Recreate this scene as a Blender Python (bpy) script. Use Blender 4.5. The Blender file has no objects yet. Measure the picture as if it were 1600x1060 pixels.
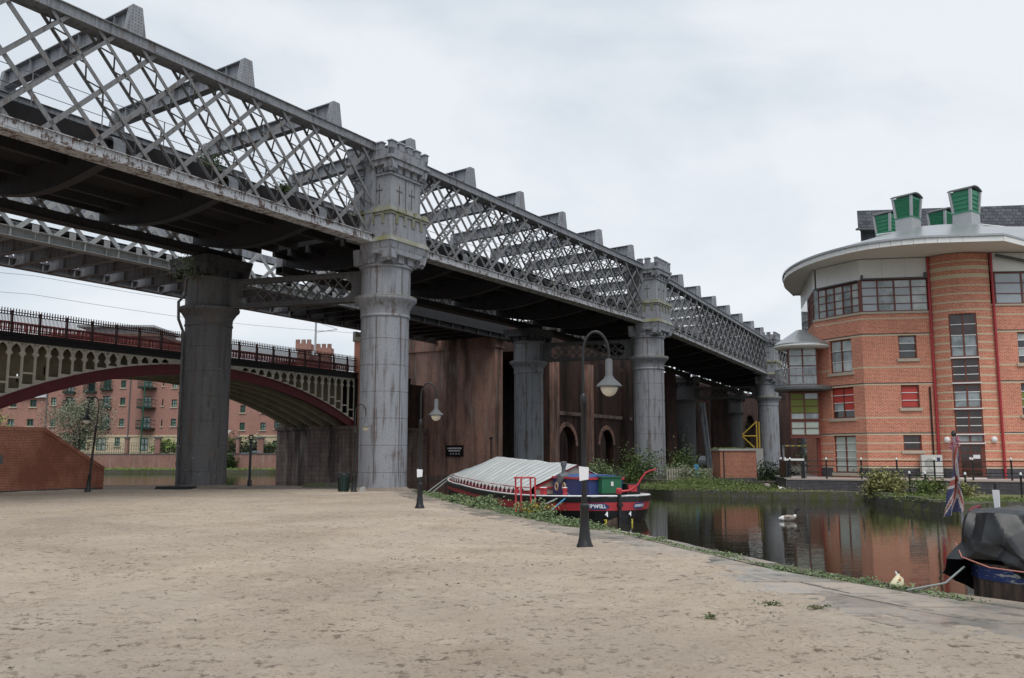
import bpy, math, random
import numpy as np
from mathutils import Vector, geometry, noise as mnoise

random.seed(7); rng = np.random.default_rng(7)
C = bpy.context.scene.collection
R = math.radians

# ------------------------------------------------------------------ camera
cam_d = bpy.data.cameras.new('camera'); cam = bpy.data.objects.new('camera', cam_d); C.objects.link(cam)
cam.location = (0, 0, 1.7); cam.rotation_euler = (R(90 + 7.367), 0, 0)
cam_d.sensor_width = 36.0; cam_d.lens = 36.0 * 1400 / 1600; cam_d.clip_end = 6000; cam_d.clip_start = 0.1
bpy.context.scene.camera = cam

# ------------------------------------------------------------------ overcast sky, soft sun, exposure
SUN_EL, SUN_AZ = 60.0, 165.0      # azimuth clockwise from +Y: the sun stands behind the camera, to the right
world = bpy.data.worlds.new('World'); bpy.context.scene.world = world; world.use_nodes = True
nt = world.node_tree; nt.nodes.clear()
def wn(t, **k):
    n = nt.nodes.new(t)
    for a, b in k.items(): setattr(n, a, b)
    return n
out = wn('ShaderNodeOutputWorld'); bg = wn('ShaderNodeBackground'); bg.inputs[1].default_value = 0.1
sky = wn('ShaderNodeTexSky', sky_type='NISHITA', sun_disc=False); sky.sun_elevation = R(SUN_EL); sky.sun_rotation = R(SUN_AZ)
tc = wn('ShaderNodeTexCoord'); mp = wn('ShaderNodeMapping'); mp.inputs['Scale'].default_value = (1.0, 1.0, 2.6)
nz = wn('ShaderNodeTexNoise'); nz.inputs['Scale'].default_value = 1.5; nz.inputs['Detail'].default_value = 7; nz.inputs['Roughness'].default_value = 0.52; nz.inputs['Distortion'].default_value = 0.35
cr = wn('ShaderNodeValToRGB'); e = cr.color_ramp.elements
e[0].position = 0.38; e[0].color = (5.3, 6.15, 7.0, 1); e[1].position = 0.62; e[1].color = (8.35, 8.65, 9.0, 1)
mx = wn('ShaderNodeMix', data_type='RGBA'); mx.inputs['Factor'].default_value = 0.9
nt.links.new(tc.outputs['Generated'], mp.inputs['Vector']); nt.links.new(mp.outputs[0], nz.inputs['Vector'])
nt.links.new(nz.outputs['Fac'], cr.inputs['Fac']); nt.links.new(sky.outputs[0], mx.inputs['A']); nt.links.new(cr.outputs[0], mx.inputs['B'])
nt.links.new(mx.outputs['Result'], bg.inputs[0]); nt.links.new(bg.outputs[0], out.inputs[0])
sun_d = bpy.data.lights.new('sun', 'SUN'); sun_d.energy = 1.75; sun_d.angle = R(40); sun_d.color = (1.0, 0.97, 0.93)
sun = bpy.data.objects.new('sun', sun_d); C.objects.link(sun)
sun.rotation_euler = (R(90 - SUN_EL), 0, R(180 - SUN_AZ)); sun.location = (30, -30, 60)
vs = bpy.context.scene.view_settings; vs.view_transform = 'Standard'; vs.look = 'None'; vs.gamma = 1; vs.use_curve_mapping = False
vs.exposure = 0.12

# ------------------------------------------------------------------ mesh helpers
class MB:
    """collects verts and faces (world or local coordinates) and links them as one mesh object"""
    def __init__(s): s.v = []; s.f = []; s.uv = {}
    def quad(s, *p, uv=None):
        i = len(s.v); s.v += [tuple(q) for q in p]; s.f.append(tuple(range(i, i + len(p))))
        if uv: s.uv[len(s.f) - 1] = uv
        return s
    def hexa(s, p):   # 8 points: bottom loop 0-3, top loop 4-7
        i = len(s.v); s.v += [tuple(q) for q in p]
        for a in ((3, 2, 1, 0), (4, 5, 6, 7), (0, 1, 5, 4), (1, 2, 6, 5), (2, 3, 7, 6), (3, 0, 4, 7)): s.f.append(tuple(i + k for k in a))
        return s
    def box(s, x0, x1, y0, y1, z0, z1):
        return s.hexa([(x0, y0, z0), (x1, y0, z0), (x1, y1, z0), (x0, y1, z0), (x0, y0, z1), (x1, y0, z1), (x1, y1, z1), (x0, y1, z1)])
    def beam(s, a, b, wid, thk, side):   # bar from a to b; thickness along 'side', width across it
        a, b = Vector(a), Vector(b); d = (b - a).normalized(); sd = Vector(side); sd = (sd - d * sd.dot(d)).normalized(); up = d.cross(sd)
        S, U = sd * thk / 2, up * wid / 2
        return s.hexa([a - S - U, a + S - U, b + S - U, b - S - U, a - S + U, a + S + U, b + S + U, b - S + U])
    def tube(s, pts, r, n=8, cap=True):
        pts = [Vector(p) for p in pts]; rs = r if isinstance(r, (list, tuple)) else [r] * len(pts); i0 = len(s.v); x = None
        for k, p in enumerate(pts):
            d = (pts[min(k + 1, len(pts) - 1)] - pts[max(k - 1, 0)]).normalized()
            if x is None: x = d.orthogonal().normalized()
            else: x = (x - d * x.dot(d)); x = x.normalized() if x.length > 1e-6 else d.orthogonal().normalized()
            y = d.cross(x)
            for j in range(n):
                t = 2 * math.pi * j / n; s.v.append(tuple(p + (x * math.cos(t) + y * math.sin(t)) * rs[k]))
        for k in range(len(pts) - 1):
            for j in range(n):
                a = i0 + k * n + j; b = i0 + k * n + (j + 1) % n; s.f.append((a, b, b + n, a + n))
        if cap:
            s.f.append(tuple(i0 + n - 1 - j for j in range(n))); m = i0 + (len(pts) - 1) * n; s.f.append(tuple(m + j for j in range(n)))
        return s
    def lathe(s, prof, n=24, c=(0, 0), cap=True):   # prof: (radius, z) from bottom to top
        i0 = len(s.v)
        for r, z in prof:
            for j in range(n):
                t = 2 * math.pi * j / n; s.v.append((c[0] + r * math.cos(t), c[1] + r * math.sin(t), z))
        ln = 0
        for k in range(len(prof) - 1):
            for j in range(n):
                a = i0 + k * n + j; b = i0 + k * n + (j + 1) % n; s.f.append((a, b, b + n, a + n))
                r = max(prof[k][0], prof[k + 1][0]); u0, u1 = 2 * math.pi * r * j / n, 2 * math.pi * r * (j + 1) / n
                s.uv[len(s.f) - 1] = [(u0, prof[k][1]), (u1, prof[k][1]), (u1, prof[k + 1][1]), (u0, prof[k + 1][1])]
        if cap:
            s.f.append(tuple(i0 + n - 1 - j for j in range(n))); m = i0 + (len(prof) - 1) * n; s.f.append(tuple(m + j for j in range(n)))
        return s
    def plate(s, outer, holes, fr, d0, d1):
        """flat plate with holes: outer and holes are (a, b) polygons, fr(a, b, depth) gives points, front face at d0, back at d1"""
        loops = [outer] + list(holes); allp = [p for l in loops for p in l]
        tris = geometry.tessellate_polygon([[Vector((p[0], p[1], 0)) for p in l] for l in loops])
        i0 = len(s.v); n = len(allp)
        s.v += [tuple(fr(a, b, d0)) for a, b in allp] + [tuple(fr(a, b, d1)) for a, b in allp]
        for t in tris:
            p = [allp[k] for k in t]; ar = (p[1][0] - p[0][0]) * (p[2][1] - p[0][1]) - (p[2][0] - p[0][0]) * (p[1][1] - p[0][1])
            if ar < 0: t = (t[0], t[2], t[1])
            s.f.append(tuple(i0 + k for k in t)); s.uv[len(s.f) - 1] = [allp[k] for k in t]
            s.f.append(tuple(i0 + n + k for k in reversed(t))); s.uv[len(s.f) - 1] = [allp[k] for k in reversed(t)]
        k0 = 0
        for l in loops:
            m = len(l); ar = sum(l[k][0] * l[(k + 1) % m][1] - l[(k + 1) % m][0] * l[k][1] for k in range(m)); flip = (ar < 0)
            if l is not outer: flip = not flip
            if l is not outer: flip = not flip
            for k in range(m):
                a, b = i0 + k0 + k, i0 + k0 + (k + 1) % m
                q = (a, a + n, b + n, b)
                s.f.append(tuple(reversed(q)) if flip else q)
            k0 += m
        return s
    def build(s, name, mat, parent=None, o=None, smooth=False, auto_uv=True):
        if o is None: o = parent.get('_o') if parent is not None and '_o' in parent else None
        v = np.array(s.v, dtype=np.float64).reshape(-1, 3)
        uv = None
        me = bpy.data.meshes.new(name)
        vv = v - np.array(o) if o is not None else v
        me.from_pydata([tuple(p) for p in vv], [], s.f)
        if auto_uv:
            lay = me.uv_layers.new(name='UVMap'); data = np.zeros((len(me.loops), 2), dtype=np.float32); k = 0
            for fi, f in enumerate(s.f):
                if fi in s.uv:
                    for j, q in enumerate(s.uv[fi]): data[k + j] = q
                else:
                    a, b, c_ = v[f[0]], v[f[1]], v[f[2]]; e1 = b - a; e2 = c_ - a
                    nx, ny, nzz = e1[1] * e2[2] - e1[2] * e2[1], e1[2] * e2[0] - e1[0] * e2[2], e1[0] * e2[1] - e1[1] * e2[0]
                    h = math.hypot(nx, ny)
                    if h < abs(nzz):
                        for j, q in enumerate(f): data[k + j] = (v[q][0], v[q][1])
                    else:
                        tx, ty = -ny / h, nx / h
                        for j, q in enumerate(f): data[k + j] = (v[q][0] * tx + v[q][1] * ty, v[q][2])
                k += len(f)
            lay.data.foreach_set('uv', data.ravel())
        if smooth:
            me.polygons.foreach_set('use_smooth', [True] * len(me.polygons))
            if smooth != 'all': me.set_sharp_from_angle(angle=R(38))
        me.materials.append(M[mat] if isinstance(mat, str) else mat); me.update()
        ob = bpy.data.objects.new(name, me); C.objects.link(ob)
        if parent is not None:
            ob.parent = parent
            if '_o' in parent: ob['_o'] = list(parent['_o'])
        return ob

def tag(o, label=None, cat=None, group=None, kind=None):
    if label: o['label'] = label
    if cat: o['category'] = cat
    if group: o['group'] = group
    if kind: o['kind'] = kind
    return o
def thing(name, label, cat, loc=(0, 0, 0), rz=0, group=None, local=False):
    """an Empty at the thing's base; its parts are given in world coordinates unless local"""
    o = bpy.data.objects.new(name, None); C.objects.link(o); o.location = loc; o.rotation_euler = (0, 0, rz); o.empty_display_size = 0.3
    if not local: o['_o'] = list(loc)
    return tag(o, label, cat, group)
def one(mb, name, mat, label, cat, loc=(0, 0, 0), group=None, **k):   # a thing that is one mesh, given in world coordinates
    ob = mb.build(name, mat, None, o=loc, **k); ob.location = loc
    return tag(ob, label, cat, group)
def struct(mb, name, mat, **k):
    return tag(mb.build(name, mat, None, **k), kind='structure')
def copy_tree(o, parent=None):
    c = o.copy(); C.objects.link(c); c.parent = parent
    for ch in list(o.children): copy_tree(ch, c)
    return c
def put(src, parent, loc=(0, 0, 0), rz=0, scale=None):    # a copy of one part, sharing its mesh
    c = src.copy(); C.objects.link(c); c.parent = parent; c.location = loc; c.rotation_euler = (0, 0, rz)
    if scale: c.scale = scale
    return c
def lerp(a, b, t): return a + (b - a) * t

# ------------------------------------------------------------------ materials
M = {}
class NT:
    def __init__(s, name):
        s.m = bpy.data.materials.new(name); s.m.use_nodes = True; s.t = s.m.node_tree; s.t.nodes.clear()
        s.o = s.n('ShaderNodeOutputMaterial'); s.b = s.n('ShaderNodeBsdfPrincipled'); s.l(s.b.outputs[0], s.o.inputs[0]); M[name] = s.m
    def n(s, t, **k):
        x = s.t.nodes.new(t)
        for a, b in k.items(): setattr(x, a, b)
        return x
    def l(s, a, b): s.t.links.new(a, b)
    def coord(s, which='Object', scale=(1, 1, 1), loc=(0, 0, 0)):
        t = s.n('ShaderNodeTexCoord'); m = s.n('ShaderNodeMapping'); m.inputs['Scale'].default_value = scale; m.inputs['Location'].default_value = loc
        s.l(t.outputs[which], m.inputs['Vector']); return m.outputs[0]
    def noise(s, vec, scale, detail=4, rough=0.55, dist=0.0):
        x = s.n('ShaderNodeTexNoise'); x.inputs['Scale'].default_value = scale; x.inputs['Detail'].default_value = detail
        x.inputs['Roughness'].default_value = rough; x.inputs['Distortion'].default_value = dist; s.l(vec, x.inputs['Vector']); return x.outputs['Fac']
    def ramp(s, fac, stops):
        x = s.n('ShaderNodeValToRGB'); el = x.color_ramp.elements
        while len(el) < len(stops): el.new(0.5)
        for q, (p, c) in zip(el, stops):
            q.position = p; q.color = (c, c, c, 1) if not isinstance(c, (tuple, list)) else (*c, 1)
        s.l(fac, x.inputs['Fac']); return x.outputs[0]
    def mix(s, fac, a, b, mode='MIX'):
        x = s.n('ShaderNodeMix', data_type='RGBA', blend_type=mode)
        for sock, val in ((x.inputs['Factor'], fac), (x.inputs['A'], a), (x.inputs['B'], b)):
            if isinstance(val, (int, float)): sock.default_value = val
            elif isinstance(val, (tuple, list)): sock.default_value = (*val, 1)
            else: s.l(val, sock)
        return x.outputs['Result']
    def set(s, **k):
        for a, b in k.items():
            sock = s.b.inputs[{'col': 'Base Color', 'rough': 'Roughness', 'metal': 'Metallic', 'spec': 'Specular IOR Level', 'ior': 'IOR', 'trans': 'Transmission Weight', 'sheen': 'Sheen Weight'}[a]]
            if isinstance(b, (int, float)): sock.default_value = b
            elif isinstance(b, (tuple, list)): sock.default_value = (*b, 1)
            else: s.l(b, sock)
        return s
    def bump(s, h, strength=0.4, dist=0.02):
        x = s.n('ShaderNodeBump'); x.inputs['Strength'].default_value = strength; x.inputs['Distance'].default_value = dist
        s.l(h, x.inputs['Height']); s.l(x.outputs[0], s.b.inputs['Normal']); return s

def plain(name, col, rough=0.6, var=0.18, scale=3.0, metal=0.0, bump=0.0, spec=0.4):
    t = NT(name); v = t.coord(); n1 = t.noise(v, scale, 5); n2 = t.noise(v, scale * 9, 3)
    f = t.mix(0.5, n1, n2); d = t.ramp(f, [(0.3, 1 - var), (0.7, 1 + var * 0.6)])
    t.set(col=t.mix(1.0, col, d, 'MULTIPLY'), rough=rough, metal=metal, spec=spec)
    if bump: t.bump(n2, bump, 0.01)
    return t.m
def steel(name, col, rust=0.35, streak=0.5, rough=0.55, rust_col=(0.11, 0.055, 0.035), moss=0.0, sc=1.0, flakes=0.0):
    t = NT(name); v = t.coord(); vs_ = t.coord(scale=(2.6 * sc, 2.6 * sc, 0.22 * sc))
    st = t.noise(vs_, 2.2, 5, 0.6); bl = t.noise(v, 1.1 * sc, 6, 0.62); fn = t.noise(v, 14 * sc, 4, 0.6)
    c = t.mix(t.ramp(fn, [(0.3, 0.0), (0.75, 1.0)]), tuple(q * 0.82 for q in col), tuple(min(1, q * 1.14) for q in col))
    c = t.mix(t.ramp(st, [(0.50, 0.0), (0.72, streak)]), c, tuple(q * 0.32 for q in col))
    c = t.mix(t.ramp(t.mix(0.5, bl, st), [(0.54, 0.0), (0.66, rust)]), c, rust_col)
    c = t.mix(t.ramp(t.mix(0.6, fn, bl), [(0.58, 0.0), (0.66, rust * 0.9)]), c, tuple(q * 0.7 for q in rust_col))
    if moss: c = t.mix(t.ramp(bl, [(0.42, 0.0), (0.62, moss)]), c, (0.17, 0.165, 0.075))
    if flakes: c = t.mix(t.ramp(t.noise(v, 5.5, 6, 0.7), [(0.64, 0.0), (0.66, flakes)]), c, (0.34, 0.31, 0.28))
    t.set(col=c, rough=rough, spec=0.35); t.bump(fn, 0.18, 0.01); return t.m
def brick(name, c1, c2, mortar, dirt=0.4, dirt_col=(0.02, 0.018, 0.017), streak=0.3, w=0.225, h=0.075, ms=0.011, pale=0.0, off=0.5, blot=0.9):
    t = NT(name); uv = t.coord('UV'); b = t.n('ShaderNodeTexBrick'); t.l(uv, b.inputs['Vector']); b.offset = off
    b.inputs['Color1'].default_value = (*c1, 1); b.inputs['Color2'].default_value = (*c2, 1); b.inputs['Mortar'].default_value = (*mortar, 1)
    b.inputs['Scale'].default_value = 1.0; b.inputs['Mortar Size'].default_value = ms; b.inputs['Brick Width'].default_value = w; b.inputs['Row Height'].default_value = h; b.inputs['Mortar Smooth'].default_value = 0.25
    v = t.coord(); vs_ = t.coord('UV', scale=(0.9, 0.09, 1)); bl = t.noise(v, 0.55, 6, 0.6); st = t.noise(vs_, 1.6, 6, 0.65); fn = t.noise(v, 9, 4)
    c = t.mix(t.ramp(fn, [(0.3, 0.75), (0.7, 1.12)]), (0, 0, 0), b.outputs['Color'])
    c = t.mix(t.ramp(bl, [(0.42, 0.0), (0.42 + 0.28 / max(blot, .1), dirt)]), c, dirt_col)
    c = t.mix(t.ramp(st, [(0.46, 0.0), (0.66, streak)]), c, dirt_col)
    if streak > .55: c = t.mix(t.ramp(t.noise(t.coord('UV', scale=(0.30, 0.03, 1)), 2.0, 6, 0.62), [(0.49, 0.0), (0.60, 0.72)]), c, tuple(q * .45 for q in dirt_col))
    if pale: c = t.mix(t.ramp(t.noise(vs_, 2.7, 5, 0.6), [(0.52, 0.0), (0.68, pale)]), c, (0.42, 0.36, 0.32))
    t.set(col=c, rough=0.85, spec=0.25)
    t.bump(t.mix(1.0, b.outputs['Fac'], (1, 1, 1), 'SUBTRACT'), -0.5, 0.006) if False else t.bump(b.outputs['Fac'], -0.4, 0.008)
    return t.m
def glass(name, col=(0.03, 0.035, 0.04), rough=0.05, var=0.5):
    t = NT(name); v = t.coord(); n = t.noise(v, 1.7, 2)
    t.set(col=t.mix(t.ramp(n, [(0.35, 0.0), (0.65, var)]), col, tuple(min(1, q * 3.2) for q in col)), rough=rough, spec=0.8, ior=1.5); t.bump(t.noise(v, 0.9, 1), 0.05, 0.02); return t.m
def leaf(name, c1, c2, rough=0.55):
    t = NT(name); v = t.coord(); n = t.noise(v, 2.2, 3); n2 = t.noise(v, 17, 2)
    g = t.n('ShaderNodeNewGeometry'); c = t.mix(t.ramp(t.mix(0.5, n, n2), [(0.36, 0.0), (0.64, 1.0)]), c1, c2)
    rp = t.n('ShaderNodeMix', data_type='RGBA', blend_type='MULTIPLY'); rp.inputs['Factor'].default_value = 1.0
    t.l(c, rp.inputs['A']); t.l(t.ramp(g.outputs['Random Per Island'], [(0.0, 0.55), (1.0, 1.25)]), rp.inputs['B'])
    t.set(col=rp.outputs['Result'], rough=rough, spec=0.3); return t.m

steel('steel_grey', (0.275, 0.285, 0.31), rust=0.6, streak=0.85, flakes=0.4)
steel('steel_light', (0.29, 0.30, 0.32), rust=0.35, streak=0.75)
steel('steel_lattice', (0.195, 0.195, 0.20), rust=0.9, streak=0.7, rust_col=(0.13, 0.085, 0.065), sc=1.6)
steel('steel_chord', (0.25, 0.26, 0.28), rust=0.6, streak=0.7)
def peeling(name):
    t = NT(name); v = t.coord(); n1 = t.noise(v, 3.2, 7, 0.68); n2 = t.noise(v, 16, 4, 0.6); vs_ = t.coord(scale=(4, 4, 0.5)); st = t.noise(vs_, 2.5, 5, 0.6)
    c = t.mix(t.ramp(n2, [(0.3, 0.0), (0.7, 1.0)]), (0.36, 0.37, 0.39), (0.50, 0.51, 0.53)); c = t.mix(t.ramp(st, [(0.52, 0.0), (0.7, 0.7)]), c, (0.12, 0.11, 0.11))
    c = t.mix(t.ramp(t.mix(0.35, n1, st), [(0.515, 0.0), (0.545, 0.92)]), c, (0.105, 0.068, 0.055)); t.set(col=c, rough=0.65, spec=0.3); t.bump(n1, 0.3, 0.01)
peeling('steel_chord_low')
def riveted(name, col):
    t = NT(name); uv = t.coord('UV', scale=(8.0, 8.0, 1)); fr = t.n('ShaderNodeVectorMath', operation='FRACTION'); t.l(uv, fr.inputs[0]); d = t.n('ShaderNodeVectorMath', operation='DISTANCE'); t.l(fr.outputs[0], d.inputs[0]); d.inputs[1].default_value = (.5, .5, 0)
    dot = t.ramp(d.outputs['Value'], [(0.17, 1.0), (0.24, 0.0)]); v = t.coord(); vs_ = t.coord(scale=(2.6, 2.6, 0.25)); st = t.noise(vs_, 2.2, 5, 0.6); n1 = t.noise(v, 6, 5)
    c = t.mix(t.ramp(n1, [(0.3, 0.0), (0.7, 1.0)]), tuple(q * .8 for q in col), tuple(q * 1.15 for q in col)); c = t.mix(t.ramp(st, [(0.48, 0.0), (0.7, 0.7)]), c, tuple(q * .35 for q in col)); c = t.mix(dot, c, tuple(q * .42 for q in col)); t.set(col=c, rough=0.55); t.bump(dot, 0.6, 0.02)
riveted('steel_rivet', (0.27, 0.28, 0.30))
steel('steel_mossy', (0.27, 0.27, 0.25), rust=0.3, streak=0.4, moss=0.95)
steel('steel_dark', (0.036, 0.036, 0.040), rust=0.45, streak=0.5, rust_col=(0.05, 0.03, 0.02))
steel('steel_pale', (0.42, 0.44, 0.45), rust=0.12, streak=0.3)
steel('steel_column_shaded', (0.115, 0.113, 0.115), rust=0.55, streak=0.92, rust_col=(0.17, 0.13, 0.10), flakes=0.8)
steel('steel_deck_shade', (0.06, 0.06, 0.064), rust=0.5, streak=0.8, rust_col=(0.06, 0.045, 0.035))  # steel darkened: shade under the decks is put into its colour
steel('seam_rust', (0.12, 0.10, 0.095), rust=0.9, streak=0.3)
plain('deck_dark', (0.020, 0.019, 0.020), 0.9, 0.4)
plain('black_paint', (0.012, 0.012, 0.013), 0.38, 0.3, spec=0.5)
plain('black_iron', (0.016, 0.016, 0.018), 0.5, 0.3)
plain('brown_iron', (0.085, 0.040, 0.036), 0.6, 0.3)
plain('maroon_iron', (0.17, 0.028, 0.036), 0.5, 0.25, scale=1.2)
plain('red_iron', (0.55, 0.075, 0.075), 0.5, 0.25)
plain('cream_iron', (0.78, 0.73, 0.62), 0.6, 0.22, scale=1.5)
plain('olive_dark', (0.34, 0.29, 0.19), 0.8, 0.35); steel('moss_cap', (0.25, 0.25, 0.22), rust=0.2, streak=0.3, moss=1.0, sc=2.2); plain('olive_iron', (0.56, 0.50, 0.35), 0.65, 0.3, scale=1.2)
plain('white_paint', (0.78, 0.78, 0.77), 0.5, 0.06)
plain('white_panel', (0.82, 0.82, 0.80), 0.55, 0.08, scale=0.8)
plain('soffit_white', (0.76, 0.74, 0.72), 0.7, 0.08)
plain('cream_stone', (0.62, 0.52, 0.36), 0.8, 0.15)
plain('sill_stone', (0.50, 0.44, 0.35), 0.8, 0.15)
plain('wood_red', (0.17, 0.045, 0.028), 0.45, 0.22, spec=0.5)
plain('pipe_red', (0.40, 0.035, 0.045), 0.4, 0.12, spec=0.5)
plain('slate', (0.075, 0.08, 0.09), 0.55, 0.5, scale=1.4, bump=0.4)
LATER = [('slate_tiles', (0.155, 0.16, 0.18), (0.085, 0.09, 0.105), (0.04, 0.042, 0.05))]
plain('zinc', (0.40, 0.41, 0.42), 0.28, 0.22, metal=0.55, scale=1.1)
plain('zinc_matt', (0.42, 0.43, 0.44), 0.5, 0.15, metal=0.2)
plain('green_louvre', (0.055, 0.26, 0.15), 0.5, 0.12)
plain('green_paint', (0.018, 0.10, 0.058), 0.45, 0.15)
plain('green_dark', (0.012, 0.038, 0.03), 0.5, 0.25)
plain('blue_paint', (0.03, 0.055, 0.18), 0.4, 0.15, spec=0.5)
plain('red_paint', (0.50, 0.045, 0.055), 0.4, 0.15, spec=0.5)
plain('red_deck', (0.33, 0.06, 0.05), 0.5, 0.25)
plain('hull_black', (0.012, 0.012, 0.013), 0.45, 0.35, scale=2)
plain('paper', (0.78, 0.78, 0.80), 0.7, 0.05)
plain('lead_grey', (0.12, 0.125, 0.13), 0.6, 0.25)
plain('timber', (0.30, 0.19, 0.09), 0.75, 0.3)
plain('timber_grey', (0.36, 0.33, 0.28), 0.8, 0.3)
plain('rope_blue', (0.05, 0.25, 0.45), 0.8, 0.15)
plain('rope_grey', (0.30, 0.33, 0.32), 0.85, 0.2)
plain('rope_pink', (0.52, 0.22, 0.18), 0.8, 0.2)
plain('yellow_steel', (0.50, 0.33, 0.04), 0.5, 0.2)
plain('bark', (0.10, 0.085, 0.07), 0.9, 0.35, bump=0.5)
plain('stem', (0.10, 0.11, 0.05), 0.8, 0.3)
plain('lamp_bowl', (0.70, 0.64, 0.52), 0.25, 0.06, spec=0.6)
plain('ac_grey', (0.58, 0.58, 0.54), 0.5, 0.06)
plain('ac_fan', (0.32, 0.32, 0.31), 0.6, 0.15)
plain('concrete', (0.36, 0.35, 0.33), 0.85, 0.2, bump=0.3)
plain('paving', (0.40, 0.33, 0.30), 0.75, 0.15)
plain('car_white', (0.72, 0.74, 0.76), 0.25, 0.03, spec=0.6)
plain('rubber', (0.015, 0.015, 0.015), 0.8, 0.2)
plain('blind_red', (0.52, 0.07, 0.055), 0.6, 0.08)
plain('blind_green', (0.20, 0.24, 0.05), 0.6, 0.08)
plain('blind_pale', (0.46, 0.52, 0.47), 0.6, 0.08)
plain('blind_grey', (0.46, 0.50, 0.54), 0.5, 0.1)
plain('goose_grey', (0.30, 0.26, 0.22), 0.8, 0.3, scale=14)
plain('goose_white', (0.74, 0.73, 0.70), 0.8, 0.08)
plain('goose_black', (0.012, 0.012, 0.012), 0.6, 0.2)
plain('bag_yellow', (0.76, 0.70, 0.48), 0.45, 0.12)
plain('bag_orange', (0.62, 0.30, 0.13), 0.45, 0.12)
plain('flag_blue', (0.045, 0.05, 0.12), 0.85, 0.3, scale=6); plain('flag_red', (0.27, 0.075, 0.062), 0.85, 0.3, scale=6); plain('flag_white', (0.40, 0.375, 0.37), 0.85, 0.2, scale=6); plain('locker_green', (0.025, 0.15, 0.075), 0.45, 0.15); plain('roof_blue', (0.05, 0.11, 0.27), 0.45, 0.2)
plain('seam_blue', (0.33, 0.39, 0.42), 0.7, 0.25); plain('bead_pink', (0.60, 0.25, 0.32), 0.7, 0.4, scale=20)
brick('brick_red', (0.72, 0.205, 0.108), (0.58, 0.15, 0.08), (0.76, 0.54, 0.42), dirt=0.16, streak=0.10, ms=0.012)
brick('brick_blue', (0.085, 0.08, 0.095), (0.05, 0.048, 0.06), (0.16, 0.155, 0.16), dirt=0.25, streak=0.2)
brick('brick_ramp', (0.43, 0.135, 0.075), (0.34, 0.105, 0.06), (0.48, 0.32, 0.24), dirt=0.75, streak=0.1, dirt_col=(0.20, 0.07, 0.045), blot=1.6)
brick('brick_old', (0.56, 0.265, 0.195), (0.45, 0.21, 0.155), (0.46, 0.36, 0.30), dirt=0.45, streak=0.56, dirt_col=(0.10, 0.08, 0.072), pale=0.6)
brick('brick_dark', (0.12, 0.055, 0.043), (0.085, 0.043, 0.035), (0.075, 0.06, 0.052), dirt=0.65, streak=0.6, dirt_col=(0.022, 0.019, 0.018))  # shade under the viaduct put into the brick colour, besides dirt and streaks
brick('brick_flat', (0.43, 0.20, 0.155), (0.36, 0.16, 0.125), (0.45, 0.32, 0.27), dirt=0.1, streak=0.06)
brick('brick_wall_old', (0.34, 0.155, 0.12), (0.26, 0.115, 0.095), (0.36, 0.27, 0.23), dirt=0.35, streak=0.15, dirt_col=(0.10, 0.07, 0.06), pale=0.4)
brick('brick_box', (0.42, 0.14, 0.075), (0.33, 0.10, 0.055), (0.42, 0.29, 0.23), dirt=0.15, streak=0.1)
brick('stone_pier', (0.33, 0.235, 0.20), (0.26, 0.185, 0.16), (0.16, 0.125, 0.11), dirt=0.5, streak=0.6, dirt_col=(0.07, 0.06, 0.055), w=0.9, h=0.38, ms=0.02, pale=0.6)
glass('glass_dark', (0.018, 0.020, 0.022)); glass('glass_sky', (0.16, 0.18, 0.185)); glass('glass_pale', (0.36, 0.40, 0.39), var=0.25); glass('glass_brown', (0.03, 0.016, 0.012))  # sky and pale panes: bright sky reflection put into the glass colour
leaf('leaf_weed', (0.13, 0.19, 0.08), (0.25, 0.31, 0.16)); leaf('leaf_willow', (0.18, 0.20, 0.13), (0.33, 0.35, 0.25)); leaf('leaf_dark', (0.025, 0.05, 0.018), (0.06, 0.10, 0.03))
leaf('leaf_bush', (0.05, 0.09, 0.025), (0.13, 0.18, 0.05)); leaf('leaf_yellow', (0.17, 0.19, 0.065), (0.30, 0.28, 0.11)); leaf('grass', (0.10, 0.15, 0.04), (0.20, 0.24, 0.08)); leaf('grass_dry', (0.22, 0.20, 0.09), (0.30, 0.27, 0.12))
leaf('leaf_lime', (0.16, 0.26, 0.05), (0.26, 0.36, 0.09)); leaf('flower_yellow', (0.6, 0.5, 0.05), (0.7, 0.6, 0.08))

brick('slate_tiles', *LATER[0][1:], dirt=0.3, streak=0.2, w=0.42, h=0.24, ms=0.02)
def mat_sand():
    t = NT('sand'); v = t.coord(); a = t.noise(v, 0.35, 5, 0.6); b = t.noise(v, 1.1, 8, 0.68); c = t.noise(v, 6.5, 10, 0.78); d = t.noise(v, 26, 8, 0.8); e_ = t.noise(v, 0.9, 4, 0.6)
    col = t.mix(t.ramp(b, [(0.34, 0.0), (0.66, 1.0)]), (0.49, 0.395, 0.305), (0.60, 0.50, 0.395))
    col = t.mix(t.ramp(a, [(0.40, 0.0), (0.66, 0.5)]), col, (0.44, 0.385, 0.32))
    col = t.mix(t.ramp(t.noise(v, 0.16, 6, 0.62, 0.8), [(0.46, 0.0), (0.62, 0.5)]), col, (0.33, 0.262, 0.20))
    m1 = t.mix(1.0, t.ramp(c, [(0.535, 0.0), (0.585, 1.0)]), t.ramp(e_, [(0.36, 0.12), (0.62, 0.95)]), 'MULTIPLY'); col = t.mix(m1, col, (0.175, 0.128, 0.096))
    m2 = t.mix(1.0, t.ramp(d, [(0.545, 0.0), (0.61, 0.85)]), t.ramp(a, [(0.35, 0.9), (0.65, 0.35)]), 'MULTIPLY'); col = t.mix(m2, col, (0.20, 0.15, 0.115))
    col = t.mix(t.ramp(d, [(0.36, 0.35), (0.46, 0.0)]), col, (0.64, 0.555, 0.47))
    t.set(col=col, rough=0.92, spec=0.2); t.bump(t.mix(0.5, c, d), 0.9, 0.05)
mat_sand()
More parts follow.
